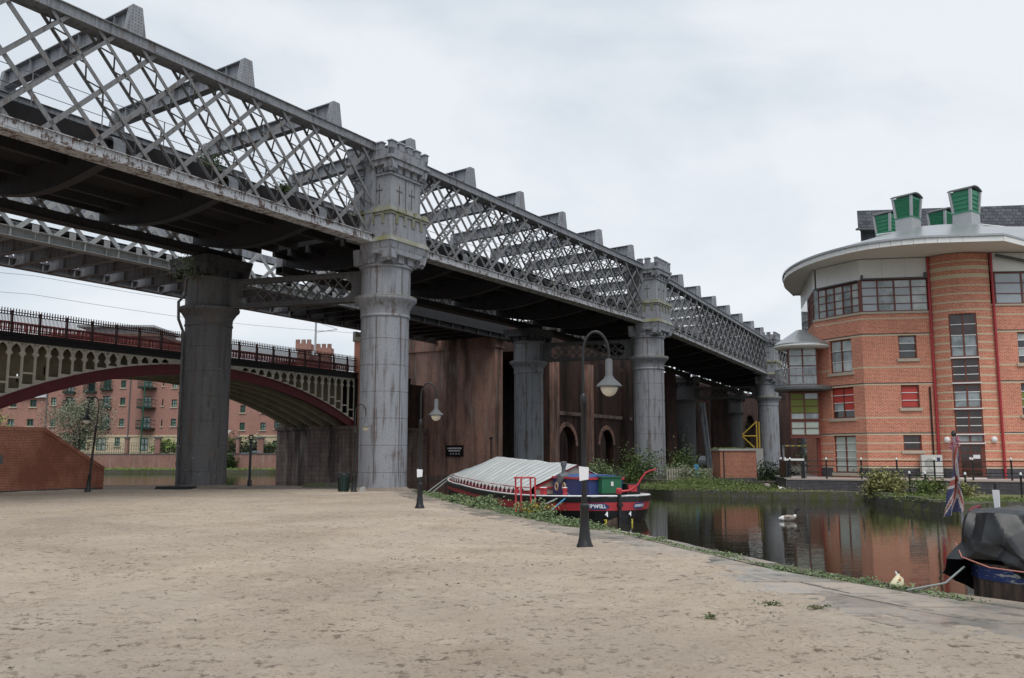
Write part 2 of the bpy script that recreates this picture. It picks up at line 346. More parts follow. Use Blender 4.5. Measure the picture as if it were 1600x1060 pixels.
def mat_flag():
    t = NT('flagstone'); v = t.coord(); a = t.noise(v, 0.9, 5, 0.6); b = t.noise(v, 6, 5, 0.65); oi = t.n('ShaderNodeObjectInfo')
    col = t.mix(t.ramp(a, [(0.35, 0.0), (0.65, 1.0)]), (0.32, 0.305, 0.28), (0.22, 0.205, 0.185))
    col = t.mix(t.ramp(t.mix(0.5, a, b), [(0.40, 0.0), (0.56, 0.9)]), col, (0.37, 0.30, 0.235))
    col = t.mix(t.ramp(t.noise(v, 2.6, 6, 0.7), [(0.54, 0.0), (0.62, 0.7)]), col, (0.13, 0.115, 0.10))
    col = t.mix(1.0, col, t.ramp(oi.outputs['Random'], [(0.0, 0.80), (1.0, 1.15)]), 'MULTIPLY')
    t.set(col=col, rough=t.ramp(a, [(0.36, 0.12), (0.60, 0.55)]), spec=0.5); t.bump(b, 0.25, 0.01)
mat_flag()
def mat_water():
    t = NT('water'); v = t.coord(scale=(0.5, 1.6, 1)); a = t.noise(v, 1.1, 3, 0.5); b = t.noise(v, 4.5, 2, 0.5)
    t.set(col=(0.020, 0.019, 0.012), rough=0.03, ior=1.45, spec=0.5); t.bump(t.mix(0.35, a, b), 0.15, 0.05)
mat_water()
def mat_moss():
    t = NT('mossy_stone'); v = t.coord(); a = t.noise(v, 1.7, 5, 0.6); b = t.noise(v, 11, 5, 0.6)
    col = t.mix(t.ramp(b, [(0.3, 0.0), (0.7, 1.0)]), (0.05, 0.047, 0.04), (0.15, 0.14, 0.12))
    col = t.mix(t.ramp(a, [(0.42, 0.0), (0.62, 0.9)]), col, (0.075, 0.085, 0.022)); t.set(col=col, rough=0.85); t.bump(b, 0.5, 0.03)
mat_moss()
def mat_earth(name, c1, c2):
    t = NT(name); v = t.coord(); a = t.noise(v, 0.8, 6, 0.65); b = t.noise(v, 12, 5, 0.6)
    t.set(col=t.mix(t.ramp(t.mix(0.5, a, b), [(0.4, 0.0), (0.6, 1.0)]), c1, c2), rough=0.95); t.bump(b, 0.5, 0.03)
mat_earth('grass_earth', (0.11, 0.13, 0.045), (0.20, 0.18, 0.09)); mat_earth('dark_earth', (0.05, 0.045, 0.035), (0.09, 0.08, 0.06))
mat_earth('mud', (0.17, 0.14, 0.115), (0.27, 0.22, 0.175)); mat_earth('canal_bed', (0.03, 0.03, 0.02), (0.05, 0.045, 0.03))
def mat_tarp_white():
    t = NT('tarp_white'); v = t.coord(); a = t.noise(v, 1.5, 5, 0.6); b = t.noise(v, 12, 3)
    t.set(col=t.mix(t.ramp(a, [(0.35, 0.0), (0.7, 0.6)]), (0.60, 0.61, 0.585), (0.40, 0.42, 0.42)), rough=0.6, spec=0.35); t.bump(a, 0.5, 0.06)
mat_tarp_white()
def mat_tarp_black():
    t = NT('tarp_black'); v = t.coord(); a = t.noise(v, 1.6, 4, 0.55, 0.6)
    t.set(col=(0.014, 0.015, 0.017), rough=t.ramp(a, [(0.3, 0.33), (0.7, 0.48)]), spec=0.5); t.bump(a, 0.2, 0.03)
mat_tarp_black()
def mat_hull_rust():
    t = NT('hull_rust'); v = t.coord(); vs_ = t.coord(scale=(3, 3, 0.7)); a = t.noise(vs_, 2.2, 6, 0.65); b = t.noise(v, 9, 5, 0.6)
    col = t.mix(t.ramp(a, [(0.38, 0.0), (0.62, 1.0)]), (0.03, 0.026, 0.024), (0.13, 0.085, 0.06)); t.set(col=col, rough=0.8); t.bump(b, 0.5, 0.02)
mat_hull_rust()
def mat_blue_worn():
    t = NT('blue_worn'); v = t.coord(scale=(2, 2, 6)); a = t.noise(v, 2.5, 6, 0.7)
    col = t.mix(t.ramp(a, [(0.55, 0.0), (0.60, 1.0)]), (0.02, 0.04, 0.16), (0.42, 0.42, 0.40)); t.set(col=col, rough=0.6)
mat_blue_worn()

# ------------------------------------------------------------------ foliage
def leaves_mesh(centres, size, name, mat, flat=0.25, asp=2.0, jitter=0.5, parent=None, o=(0, 0, 0)):
    """many leaf-shaped quads at the given centres (numpy n x 3)"""
    n = len(centres); c = np.asarray(centres, dtype=np.float64) - np.array(o)
    a = rng.normal(size=(n, 3)); a[:, 2] *= 0.7; a /= np.linalg.norm(a, axis=1)[:, None]
    b = rng.normal(size=(n, 3)); b -= a * (a * b).sum(1)[:, None]; b /= np.linalg.norm(b, axis=1)[:, None]
    ln = size * (1 + jitter * (rng.random(n) - 0.5))[:, None]; wd = ln / asp
    cr_ = np.cross(a, b)
    v = np.stack([c - a * ln * 0.5, c + b * wd * 0.5 + cr_ * wd * flat, c + a * ln * 0.5, c - b * wd * 0.5 + cr_ * wd * flat], axis=1).reshape(-1, 3)
    me = bpy.data.meshes.new(name); me.vertices.add(4 * n); me.vertices.foreach_set('co', v.astype(np.float32).ravel())
    me.loops.add(4 * n); me.loops.foreach_set('vertex_index', np.arange(4 * n, dtype=np.int32))
    me.polygons.add(n); me.polygons.foreach_set('loop_start', np.arange(0, 4 * n, 4, dtype=np.int32)); me.polygons.foreach_set('loop_total', np.full(n, 4, dtype=np.int32))
    me.update(calc_edges=True); me.materials.append(M[mat]); ob = bpy.data.objects.new(name, me); C.objects.link(ob)
    if parent is not None: ob.parent = parent
    return ob
def clump_points(n, c, r, clumps=14, spread=0.33, base=None):
    """points gathered in clumps inside an ellipsoid c, r"""
    c = np.array(c); r = np.array(r); k = rng.normal(size=(clumps, 3)); k /= np.linalg.norm(k, axis=1)[:, None]; k *= (0.35 + 0.6 * rng.random((clumps, 1)))
    i = rng.integers(0, clumps, n); p = k[i] + rng.normal(size=(n, 3)) * spread * (0.6 + 0.7 * rng.random((clumps, 1)))[i]
    p = c + p * r
    if base is not None: p[:, 2] = np.maximum(p[:, 2], base + 0.01 * rng.random(n))
    return p
def stems_mb(base, tips, r=0.012):
    m = MB()
    for t in tips: m.tube([base, lerp(Vector(base), Vector(t), 0.5) + Vector((random.uniform(-.05, .05), random.uniform(-.05, .05), 0.03)), t], [r, r * 0.8, r * 0.4], 5)
    return m
def bush(name, label, cat, c, r, n, size, mat, group=None, clumps=14, base=None, spread=0.33, asp=2.0, mat2=None):
    """a plant: stems and foliage under one Empty at its base"""
    b = c[2] - r[2] if base is None else base
    t = thing(name, label, cat, (c[0], c[1], b), group=group)
    tips = [(c[0] + random.uniform(-.6, .6) * r[0], c[1] + random.uniform(-.6, .6) * r[1], c[2] + random.uniform(-.2, .6) * r[2]) for _ in range(7)]
    stems_mb((c[0], c[1], b), tips, 0.02 if r[2] > .6 else 0.008).build('stem', 'stem', t)
    leaves_mesh(clump_points(n, c, r, clumps, spread, b), size, 'foliage', mat, parent=t, o=(c[0], c[1], b), asp=asp)
    if mat2: leaves_mesh(clump_points(n // 4, c, r, clumps, spread, b), size, 'foliage', mat2, parent=t, o=(c[0], c[1], b), asp=asp)
    return t
def tree(name, label, base, h, c, r, n, size, mat, group=None, clumps=26, tr=0.12):
    t = thing(name, label, 'tree', base, group=group); m = MB(); b = Vector(base); top = Vector((c[0], c[1], c[2] + r[2] * 0.5))
    mid = lerp(b, top, 0.45) + Vector((0.12, 0.05, 0)); m.tube([b, lerp(b, mid, .5), mid, top], [tr, tr * 0.8, tr * 0.62, tr * 0.15], 8)
    for k in range(9):
        s = lerp(b, top, random.uniform(.3, .75)); a = random.uniform(0, 6.28); e_ = Vector((c[0] + math.cos(a) * r[0] * .75, c[1] + math.sin(a) * r[1] * .75, c[2] + random.uniform(-.4, .7) * r[2]))
        m.tube([s, lerp(s, e_, .5) + Vector((0, 0, .25)), e_], [tr * 0.4, tr * 0.25, tr * 0.08], 6)
    m.build('trunk', 'bark', t); leaves_mesh(clump_points(n, c, r, clumps, 0.26), size, 'crown', mat, parent=t, o=base, asp=2.6)
    return t
def weeds_points(path, n, spread, h, flat=1.0):
    """points of low plants strewn along a polyline"""
    path = [np.array(p, float) for p in path]; seg = [np.linalg.norm(path[i + 1] - path[i]) for i in range(len(path) - 1)]; tot = sum(seg); pts = []
    for i in range(len(path) - 1):
        k = int(n * seg[i] / tot); t = rng.random((k, 1)); p = path[i] + (path[i + 1] - path[i]) * t + rng.normal(size=(k, 3)) * np.array([spread, spread, 0])
        p[:, 2] += np.abs(rng.normal(size=k)) * h; pts.append(p)
    return np.concatenate(pts)
# ------------------------------------------------------------------ ground, canal, banks
WATER = -0.5
EDGE = [(-8, 19.0), (4, 10.5), (9.9, 6.2), (10.9, 5.5), (12.1, 5.0), (13.5, 4.3), (16.2, 3.62), (19.6, 2.74), (22.4, 1.6), (25.7, 0.38), (30.85, -1.08), (35.8, -2.5), (41.5, -4.0), (45.6, -5.0)]
SANDE = [(-8, 16.0), (5, 7.4), (8.6, 4.75), (9.4, 4.2), (10.8, 3.74), (13.7, 3.35), (17.4, 2.43), (24.2, 0.0), (30.85, -2.17), (39.9, -4.7), (46, -6.5), (60, -9)]
def interp(tab, y):
    for (a, b), (c, d) in zip(tab, tab[1:]):
        if y <= c: return b + (d - b) * (y - a) / (c - a)
    return tab[-1][1]
def fbm(x, y, f, oct=4, seed=0):
    """value noise, numpy"""
    r = np.random.default_rng(seed); tab = r.random((256, 256)); tot = np.zeros_like(x); amp = 1.0; norm = 0
    for k in range(oct):
        X, Y = x * f + 17.3 * k, y * f + 5.1 * k; xi, yi = np.floor(X).astype(int), np.floor(Y).astype(int); fx, fy = X - xi, Y - yi
        fx, fy = fx * fx * (3 - 2 * fx), fy * fy * (3 - 2 * fy); g = lambda i, j: tab[i & 255, j & 255]
        tot += amp * ((g(xi, yi) * (1 - fx) + g(xi + 1, yi) * fx) * (1 - fy) + (g(xi, yi + 1) * (1 - fx) + g(xi + 1, yi + 1) * fx) * fy); norm += amp; amp *= 0.5; f *= 2.03
    return tot / norm - 0.5
def slab(poly, z0, z1):
    m = MB(); n = len(poly)
    ar = sum(poly[k][0] * poly[(k + 1) % n][1] - poly[(k + 1) % n][0] * poly[k][1] for k in range(n))
    if ar < 0: poly = poly[::-1]
    tris = geometry.tessellate_polygon([[Vector((p[0], p[1], 0)) for p in poly]]); m.v = [(p[0], p[1], z1) for p in poly]
    for t in tris:
        p = [poly[k] for k in t]; a = (p[1][0] - p[0][0]) * (p[2][1] - p[0][1]) - (p[2][0] - p[0][0]) * (p[1][1] - p[0][1]); m.f.append(tuple(t) if a > 0 else (t[0], t[2], t[1]))
    for k in range(n):
        a, b = poly[k], poly[(k + 1) % n]; m.quad((a[0], a[1], z0), (b[0], b[1], z0), (b[0], b[1], z1), (a[0], a[1], z1))
    return m
near_poly = [(x, y) for y, x in EDGE] + [(-6.3, 46.6), (-9.5, 50.0), (-14, 52.4), (-34, 52.8), (-120, 56), (-120, -40), (60, -40)]
struct(slab(near_poly, -1.4, -0.045), 'ground', 'mud')
m = MB(); m.quad((-1600, -400, -1.3), (1600, -400, -1.3), (1600, 120, -1.3), (-1600, 120, -1.3)); struct(m, 'canal_bed', 'canal_bed')
m = MB(); m.quad((-150, -60, WATER), (150, -60, WATER), (150, 125, WATER), (-150, 125, WATER)); struct(m, 'canal_water', 'water')
far_poly = [(7.8, 52), (5, 58), (0, 72), (-0.6, 79), (-6, 97), (-28, 108), (-60, 111), (-300, 116), (-1500, 2500), (1500, 2500), (300, 40), (60, 27), (30, 32), (19.8, 34.5), (16.4, 33.6), (16.2, 39.2), (17.5, 44.7), (14.6, 45.4), (8.6, 48.2)]
far_bank = struct(slab(far_poly, -1.4, -0.2), 'far_bank', 'grass_earth')
# rising ground under the viaduct and behind the fence
struct(slab([(9.5, 56), (15.2, 53), (30, 52.5), (60, 60), (120, 150), (10, 150), (0, 95), (6, 72)], -0.4, 0.12), 'yard_ground', 'dark_earth')

xs = np.concatenate([-np.cumsum(np.concatenate([np.full(10, .1), np.geomspace(.12, 1.6, 46)]))[::-1] - 7.5, np.arange(-7.5, 7.0, .06)])
ys = np.concatenate([np.arange(4.0, 15, .05), 15 + np.cumsum(np.geomspace(.05, .42, 170))]); ys = ys[ys < 52.3]
X, Y = np.meshgrid(xs, ys); edge = np.array([interp(SANDE, y) for y in ys])[:, None]
Z = 0.012 + 0.045 * fbm(X, Y, 0.35, 3, 1) + 0.035 * fbm(X, Y, 1.6, 4, 2) - 0.05 * np.abs(fbm(X, Y, 3.4, 3, 3)) + 0.022 * fbm(X, Y, 8, 2, 4)
d_ = X - edge - .22 + 1.7 * fbm(X, Y, 0.9, 5, 5)
Z = Z + 0.012 - np.clip((d_ + 0.45) * 0.06, 0, 0.2)
back = Y - 50.6 + 0.8 * fbm(X, Y, .7, 3, 6); Z = Z - np.clip((back + .2) * 0.1, 0, .2)
for k in range(900):     # scuffs and footprints
    cx, cy = random.uniform(-7, 5), random.uniform(5.5, 17); a = random.uniform(0, 3.14); l, w_ = random.uniform(.06, .17), random.uniform(.03, .06); dep = random.uniform(.008, .026)
    i0, i1 = np.searchsorted(xs, [cx - .4, cx + .4]); j0, j1 = np.searchsorted(ys, [cy - .4, cy + .4])
    if i1 - i0 < 2 or j1 - j0 < 2: continue
    dx, dy = X[j0:j1, i0:i1] - cx, Y[j0:j1, i0:i1] - cy; p, q = dx * math.cos(a) + dy * math.sin(a), -dx * math.sin(a) + dy * math.cos(a)
    g = np.exp(-(p / l) ** 2 - (q / w_) ** 2); Z[j0:j1, i0:i1] += -dep * g + dep * .8 * np.exp(-((p - .02) / l) ** 2 - ((q - w_ * 1.7) / w_) ** 2)
nx_, ny_ = len(xs), len(ys); keep = (X < np.array([interp(EDGE, y) for y in ys])[:, None] - 0.05)
idx = np.arange(nx_ * ny_).reshape(ny_, nx_); q = np.stack([idx[:-1, :-1], idx[:-1, 1:], idx[1:, 1:], idx[1:, :-1]], -1).reshape(-1, 4); kq = (keep[:-1, :-1] & keep[:-1, 1:] & keep[1:, 1:] & keep[1:, :-1]).ravel(); q = q[kq]
me = bpy.data.meshes.new('sand'); me.vertices.add(nx_ * ny_); me.vertices.foreach_set('co', np.stack([X, Y, Z], -1).astype(np.float32).ravel())
me.loops.add(q.size); me.loops.foreach_set('vertex_index', q.ravel().astype(np.int32)); me.polygons.add(len(q)); me.polygons.foreach_set('loop_start', np.arange(0, q.size, 4, dtype=np.int32)); me.polygons.foreach_set('loop_total', np.full(len(q), 4, dtype=np.int32))
me.polygons.foreach_set('use_smooth', np.ones(len(q), dtype=bool)); me.update(calc_edges=True); me.materials.append(M['sand']); so = bpy.data.objects.new('sand', me); C.objects.link(so); so['kind'] = 'structure'

# towpath of flagstones, each slab a part
m = slab([(x, y) for y, x in EDGE] + [(x - .7, y) for y, x in SANDE if 4 < y < 46][::-1] + [(13, -8)], -0.2, -0.02); towpath = struct(m, 'towpath', 'dark_earth')
y = 5.0
while y < 45.0:
    ln = random.uniform(.8, 1.25); a0, a1 = interp(SANDE, y) - .55, interp(SANDE, y + ln) - .55; b0, b1 = interp(EDGE, y) - .42, interp(EDGE, y + ln) - .42
    n = 2 if (b0 - a0) > 1.25 else 1; cut = random.uniform(.4, .6)
    for k in range(n):
        t0, t1 = (0, 1) if n == 1 else ((0, cut) if k == 0 else (cut, 1)); g = .017; z = 0.016 + random.uniform(-.006, .006)
        p = [(lerp(a0, b0, t0) + g, y + g), (lerp(a0, b0, t1) - g, y + g), (lerp(a1, b1, t1) - g, y + ln - g), (lerp(a1, b1, t0) + g, y + ln - g)]
        slab(p, -0.03, z).build('flagstone', 'flagstone', towpath)
    y += ln
y = 5.0
while y < 45.0:      # kerb stones along the water
    ln = random.uniform(1.1, 1.9); b0, b1 = interp(EDGE, y), interp(EDGE, y + ln); g = .012; z = 0.024 + random.uniform(-.008, .008)
    slab([(b0 - .40, y + g), (b0 + .04, y + g), (b1 + .04, y + ln - g), (b1 - .40, y + ln - g)], -0.62, z).build('kerb_stone', 'flagstone' if random.random() < .6 else 'mossy_stone', towpath); y += ln
# coping stones of the far bank
def coping(pts, w, z0, z1, parent, mat='mossy_stone', lmin=1.2, lmax=2.2, jit=.03):
    for (x0, y0), (x1, y1) in zip(pts, pts[1:]):
        L = math.hypot(x1 - x0, y1 - y0); ux, uy = (x1 - x0) / L, (y1 - y0) / L; s = 0
        while s < L - .2:
            ln = min(random.uniform(lmin, lmax), L - s); zt = z1 + random.uniform(-jit, jit); o_ = random.uniform(-jit, jit); mm = MB(); q = []
            for z in (z0, zt):
                for a, b in ((s + .015, -.06 + o_), (s + ln - .015, -.06 + o_), (s + ln - .015, w), (s + .015, w)):
                    q.append((x0 + ux * a - uy * b + random.uniform(-.02, .02), y0 + uy * a + ux * b + random.uniform(-.02, .02), z + random.uniform(-.02, .02)))
            mm.hexa(q).build('coping_stone', mat, parent); s += ln
coping([(5, 58), (7.8, 52), (8.6, 48.2), (14.6, 45.4), (17.5, 44.7)], .6, -0.9, -0.12, far_bank)
coping([(17.4, 44.7), (16.2, 39.2), (16.4, 33.6), (19.8, 34.5), (29, 32.3)], .55, -0.9, -0.05, far_bank, lmin=.7, lmax=1.5, jit=.07)
coping([(-60, 110.9), (-28, 107.9), (-6, 96.9)], 1.0, -0.9, -0.05, far_bank, lmin=3, lmax=5)

# ------------------------------------------------------------------ viaduct geometry
def frame(A, B):
    ux, uy = B[0] - A[0], B[1] - A[1]; L = math.hypot(ux, uy); ux, uy = ux / L, uy / L
    return L, Vector((ux, uy, 0)), Vector((-uy, ux, 0))      # length, along, towards the back
C2, C3, C4, C5 = (-6.26, 43.73), (10.55, 69.0), (30.2, 105.8), (43.2, 131.0)
U1 = (math.sin(R(31)), math.cos(R(31))); C0 = (C2[0] - U1[0] * 33, C2[1] - U1[1] * 33)
ZT = {0: 16.72, 1: 16.88, 2: 16.25, 3: 15.25, 4: 14.7}; ZB = {0: 11.84, 1: 11.88, 2: 11.72, 3: 11.0, 4: 10.6}
NODES = [C0, C2, C3, C4, C5]
BACK = 9.2

def diag_mesh(lm, fm, a, b, side, laced, two=False):
    """one lattice bar: a flat, or two flats joined by zigzag lacing"""
    a, b = Vector(a), Vector(b); side = Vector(side); d = b - a; L = d.length
    if not laced:
        fm.beam(a - side * .26, b - side * .26, .17, .03, side)
        if two: fm.beam(a + side * .20, b + side * .20, .15, .03, side)
        return
    for o_ in (-.32, .24): lm.beam(a + side * o_, b + side * o_, .13, .035, side); lm.beam(a + side * (o_ + (.03 if o_ < 0 else -.03)), b + side * (o_ + (.03 if o_ < 0 else -.03)), .03, .07, side)
    n = max(2, int(L / .46))
    for ph in ((0, 1) if two else (0,)):
        p = a + side * (.22 if ph else -.30)
        for k in range(1, n + 1):
            q = lerp(a, b, k / n) + side * (.22 if (k + ph) % 2 else -.30); lm.beam(p, q, .06, .02, d.cross(side)); p = q

def girder(root, A, B, za, zb, ta, tb, w, sa, sb, phase, mats, front=True, dense=False):
    L, u, n = frame(A, B); A3 = Vector((*A, 0))
    zlo = lambda s: lerp(za, zb, s / L); zhi = lambda s: lerp(ta, tb, s / L)
    pt = lambda s, ww, z: A3 + u * s + n * ww + Vector((0, 0, z)); side = -n if w < 1 else n
    # chords: web plate, flanges and cover strips
    for nm, f, mt in (('top_chord', lambda s: (zhi(s) - .42, zhi(s)), mats[0]), ('bottom_chord', lambda s: (zlo(s), zlo(s) + .40), mats[1])):
        m = MB()
        def sec(s, w0, w1, z0, z1): return [pt(s, w + w0, z0), pt(s, w + w1, z0), pt(s, w + w1, z1), pt(s, w + w0, z1)]
        a0, a1 = f(sa); b0, b1 = f(sb)
        def bar(w0, w1, za0, za1, zb0, zb1):
            p, q = sec(sa, w0, w1, za0, za1), sec(sb, w0, w1, zb0, zb1); m.hexa([p[0], q[0], q[1], p[1], p[3], q[3], q[2], p[2]])
        bar(-.34, -.30, a0 + .03, a1 - .03, b0 + .03, b1 - .03); bar(.20, .24, a0 + .03, a1 - .03, b0 + .03, b1 - .03)
        bar(-.42, .32, a1 - .03, a1, b1 - .03, b1); bar(-.42, .32, a0, a0 + .03, b0, b0 + .03)
        s = sa + .6
        while s < sb - .2:
            z0, z1 = f(s); m.beam(pt(s, w - .35, z0 + .04), pt(s, w - .35, z1 - .04), .07, .03, n); s += 1.745
        s = sa + 1.5
        if front:
            while s < sb - .6:     # rivet plates
                z0, z1 = f(s); m.beam(pt(s, w - .35, z0 + .09), pt(s, w - .35, z1 - .09), .55, .012, n); s += 1.745 * 3
        m.build(nm, mt, root)
    # end posts
    for s in (sa + .12, sb - .12):
        m = MB(); m.beam(pt(s, w - .05, zlo(s) + .4), pt(s, w - .05, zhi(s) - .42), .24, .50, n); m.build('end_post', mats[0], root)
    pitch, run = 1.745, 4.15
    ks = range(int(-10), int(L / pitch) + 10)
    for fall in (True, False):
        for k in ks:
            s0 = phase + k * pitch; s1 = s0 + run            # s0 left end, s1 right end
            def zz(s, left): 
                t = (s - s0) / run; lo, hi = zlo(s) + .36, zhi(s) - .38
                return lerp(hi, lo, t) if fall else lerp(lo, hi, t)
            a, b = max(s0, sa + .2), min(s1, sb - .2)
            if b - a < .5: continue
            mid = (a + b) / 2; laced = ((mid < L / 2) != fall) or (dense and .30 < mid / L < .72)
            lm = MB(); diag_mesh(lm, lm, pt(a, w, zz(a, 1)), pt(b, w, zz(b, 0)), n, laced and (front or dense), dense)
            if not front and not dense: lm.beam(pt(a, w + .12, zz(a, 1)), pt(b, w + .12, zz(b, 0)), .13, .03, n)
            lm.build('lattice_bar', mats[2], root)

def viaduct_span(i, label, s_lo, s_hi, phase, beams):
    A, B = NODES[i], NODES[i + 1]; L, u, n = frame(A, B); A3 = Vector((*A, 0)); mid = A3 + u * L / 2 + n * 4.5
    root = thing('viaduct_span', label, 'viaduct', (mid.x, mid.y, ZB[i] - 1), group='lattice girder spans of the railway viaduct')
    zlo = lambda s: lerp(ZB[i], ZB[i + 1], s / L); zhi = lambda s: lerp(ZT[i], ZT[i + 1], s / L); pt = lambda s, ww, z: A3 + u * s + n * ww + Vector((0, 0, z))
    girder(root, A, B, ZB[i], ZB[i + 1], ZT[i], ZT[i + 1], 0, s_lo, s_hi, phase, ('steel_chord', 'steel_chord_low', 'steel_lattice'), dense=i > 0)
    girder(root, A, B, ZB[i], ZB[i + 1], ZT[i], ZT[i + 1], BACK, s_lo, s_hi, phase, ('steel_chord', 'steel_dark', 'steel_lattice'), front=False, dense=i > 0)  # rear bottom chord in dark steel: its shade put into the colour
    def ext(m, s0, s1, w0, w1, z0, z1):
        m.hexa([pt(s0, w0, zlo(s0) + z0), pt(s1, w0, zlo(s1) + z0), pt(s1, w1, zlo(s1) + z0), pt(s0, w1, zlo(s0) + z0), pt(s0, w0, zlo(s0) + z1), pt(s1, w0, zlo(s1) + z1), pt(s1, w1, zlo(s1) + z1), pt(s0, w1, zlo(s0) + z1)])
    m = MB(); ext(m, s_lo - 1, s_hi + 1, .62, BACK - .6, 1.0, 1.3); m.build('deck', 'deck_dark', root)
    for w in (.6, BACK - .72):
        m = MB(); ext(m, s_lo - 1, s_hi + 1, w, w + .14, .72, 1.36); m.build('parapet', 'deck_dark', root)
    for w in (1.9, 3.3, 5.9, 7.3):
        m = MB(); ext(m, s_lo - 1, s_hi + 1, w - .12, w + .12, .62, 1.0); m.build('stringer', 'steel_dark', root)
    k = 0; s = beams[0] - 5.24 * int((beams[0] - s_lo) / 5.24)
    while s < s_hi:          # fish-bellied cross girders with a curved bracket at the front end
        m = MB(); top = [(w, .98) for w in (0.35, BACK - .35)]; n_ = 10; low = [(lerp(.35, BACK - .35, t / n_), .42 - .62 * math.sin(math.pi * t / n_)) for t in range(n_ + 1)]
        poly = low + top[::-1]; fr = lambda a, b, d, s=s: pt(s + d, a, zlo(s) + b); m.plate(poly, [], fr, -.05, .05)
        for t in range(n_):
            a, b = low[t], low[t + 1]; m.beam(pt(s, a[0], zlo(s) + a[1]), pt(s, b[0], zlo(s) + b[1]), .38, .04, (0, 0, 1))
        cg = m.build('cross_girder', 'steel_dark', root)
        m = MB(); pr = [(.10, .40), (.10, .85), (.16, 1.02), (.28, 1.12), (.42, 1.15), (.58, 1.12)]
        for a, b in zip(pr, pr[1:]): m.beam(pt(s, a[0], zlo(s) + a[1]), pt(s, b[0], zlo(s) + b[1]), .48, .04, u.cross(Vector((b[0] - a[0], 0, b[1] - a[1]))) if False else Vector((n * (b[1] - a[1])) - Vector((0, 0, b[0] - a[0]))))
        m.build('bracket', 'steel_chord', cg); s += 5.24
    for s in beams:          # overhead beams: an I-section across the tops of the girders, with tapered end brackets
        if not (s_lo + .2 < s < s_hi - .2): continue
        m = MB(); sk = .085; zt = zhi(s)
        P = lambda w, ds, z: pt(s + sk * w + ds, w, z)
        def bx(w0, w1, d0, d1, z0, z1): m.hexa([P(w0, d0, z0), P(w0, d1, z0), P(w1, d1, z0), P(w1, d0, z0), P(w0, d0, z1), P(w0, d1, z1), P(w1, d1, z1), P(w1, d0, z1)])
        w0, w1 = -.28, BACK + .28; zb_, zt_ = zt + .38, zt + 1.08
        bx(w0, w1, -.02, .02, zb_, zt_); bx(w0, w1, -.2, .2, zt_ - .03, zt_ + .01); bx(w0, w1, -.2, .2, zb_ - .01, zb_ + .03)
        w = .9
        while w < BACK - .3: bx(w, w + .03, -.18, .18, zb_ + .03, zt_ - .03); w += 1.25
        ob = m.build('overhead_beam', 'steel_light', root)
        for wa, wb in ((-.36, -.06), (BACK + .06, BACK + .36)):
            m = MB(); m.hexa([P(wa, -.40, zt), P(wa, .40, zt), P(wb, .40, zt), P(wb, -.40, zt), P(wa, -.2, zt_ + .02), P(wa, .2, zt_ + .02), P(wb, .2, zt_ + .02), P(wb, -.2, zt_ + .02)])
            m.build('end_bracket', 'steel_rivet', ob)
    # handrail along the deck edge
    for w in (.75, BACK - .65):
        m = MB(); s = s_lo
        while s < s_hi: m.tube([pt(s, w, zlo(s) + 1.3), pt(s, w, zlo(s) + 2.6)], .022, 5); s += 2.62
        for h in (1.95, 2.58): m.tube([pt(s_lo, w, zlo(s_lo) + h), pt(s_hi, w, zlo(s_hi) + h)], .014, 5)
        m.build('handrail', 'steel_grey', root)
    return root

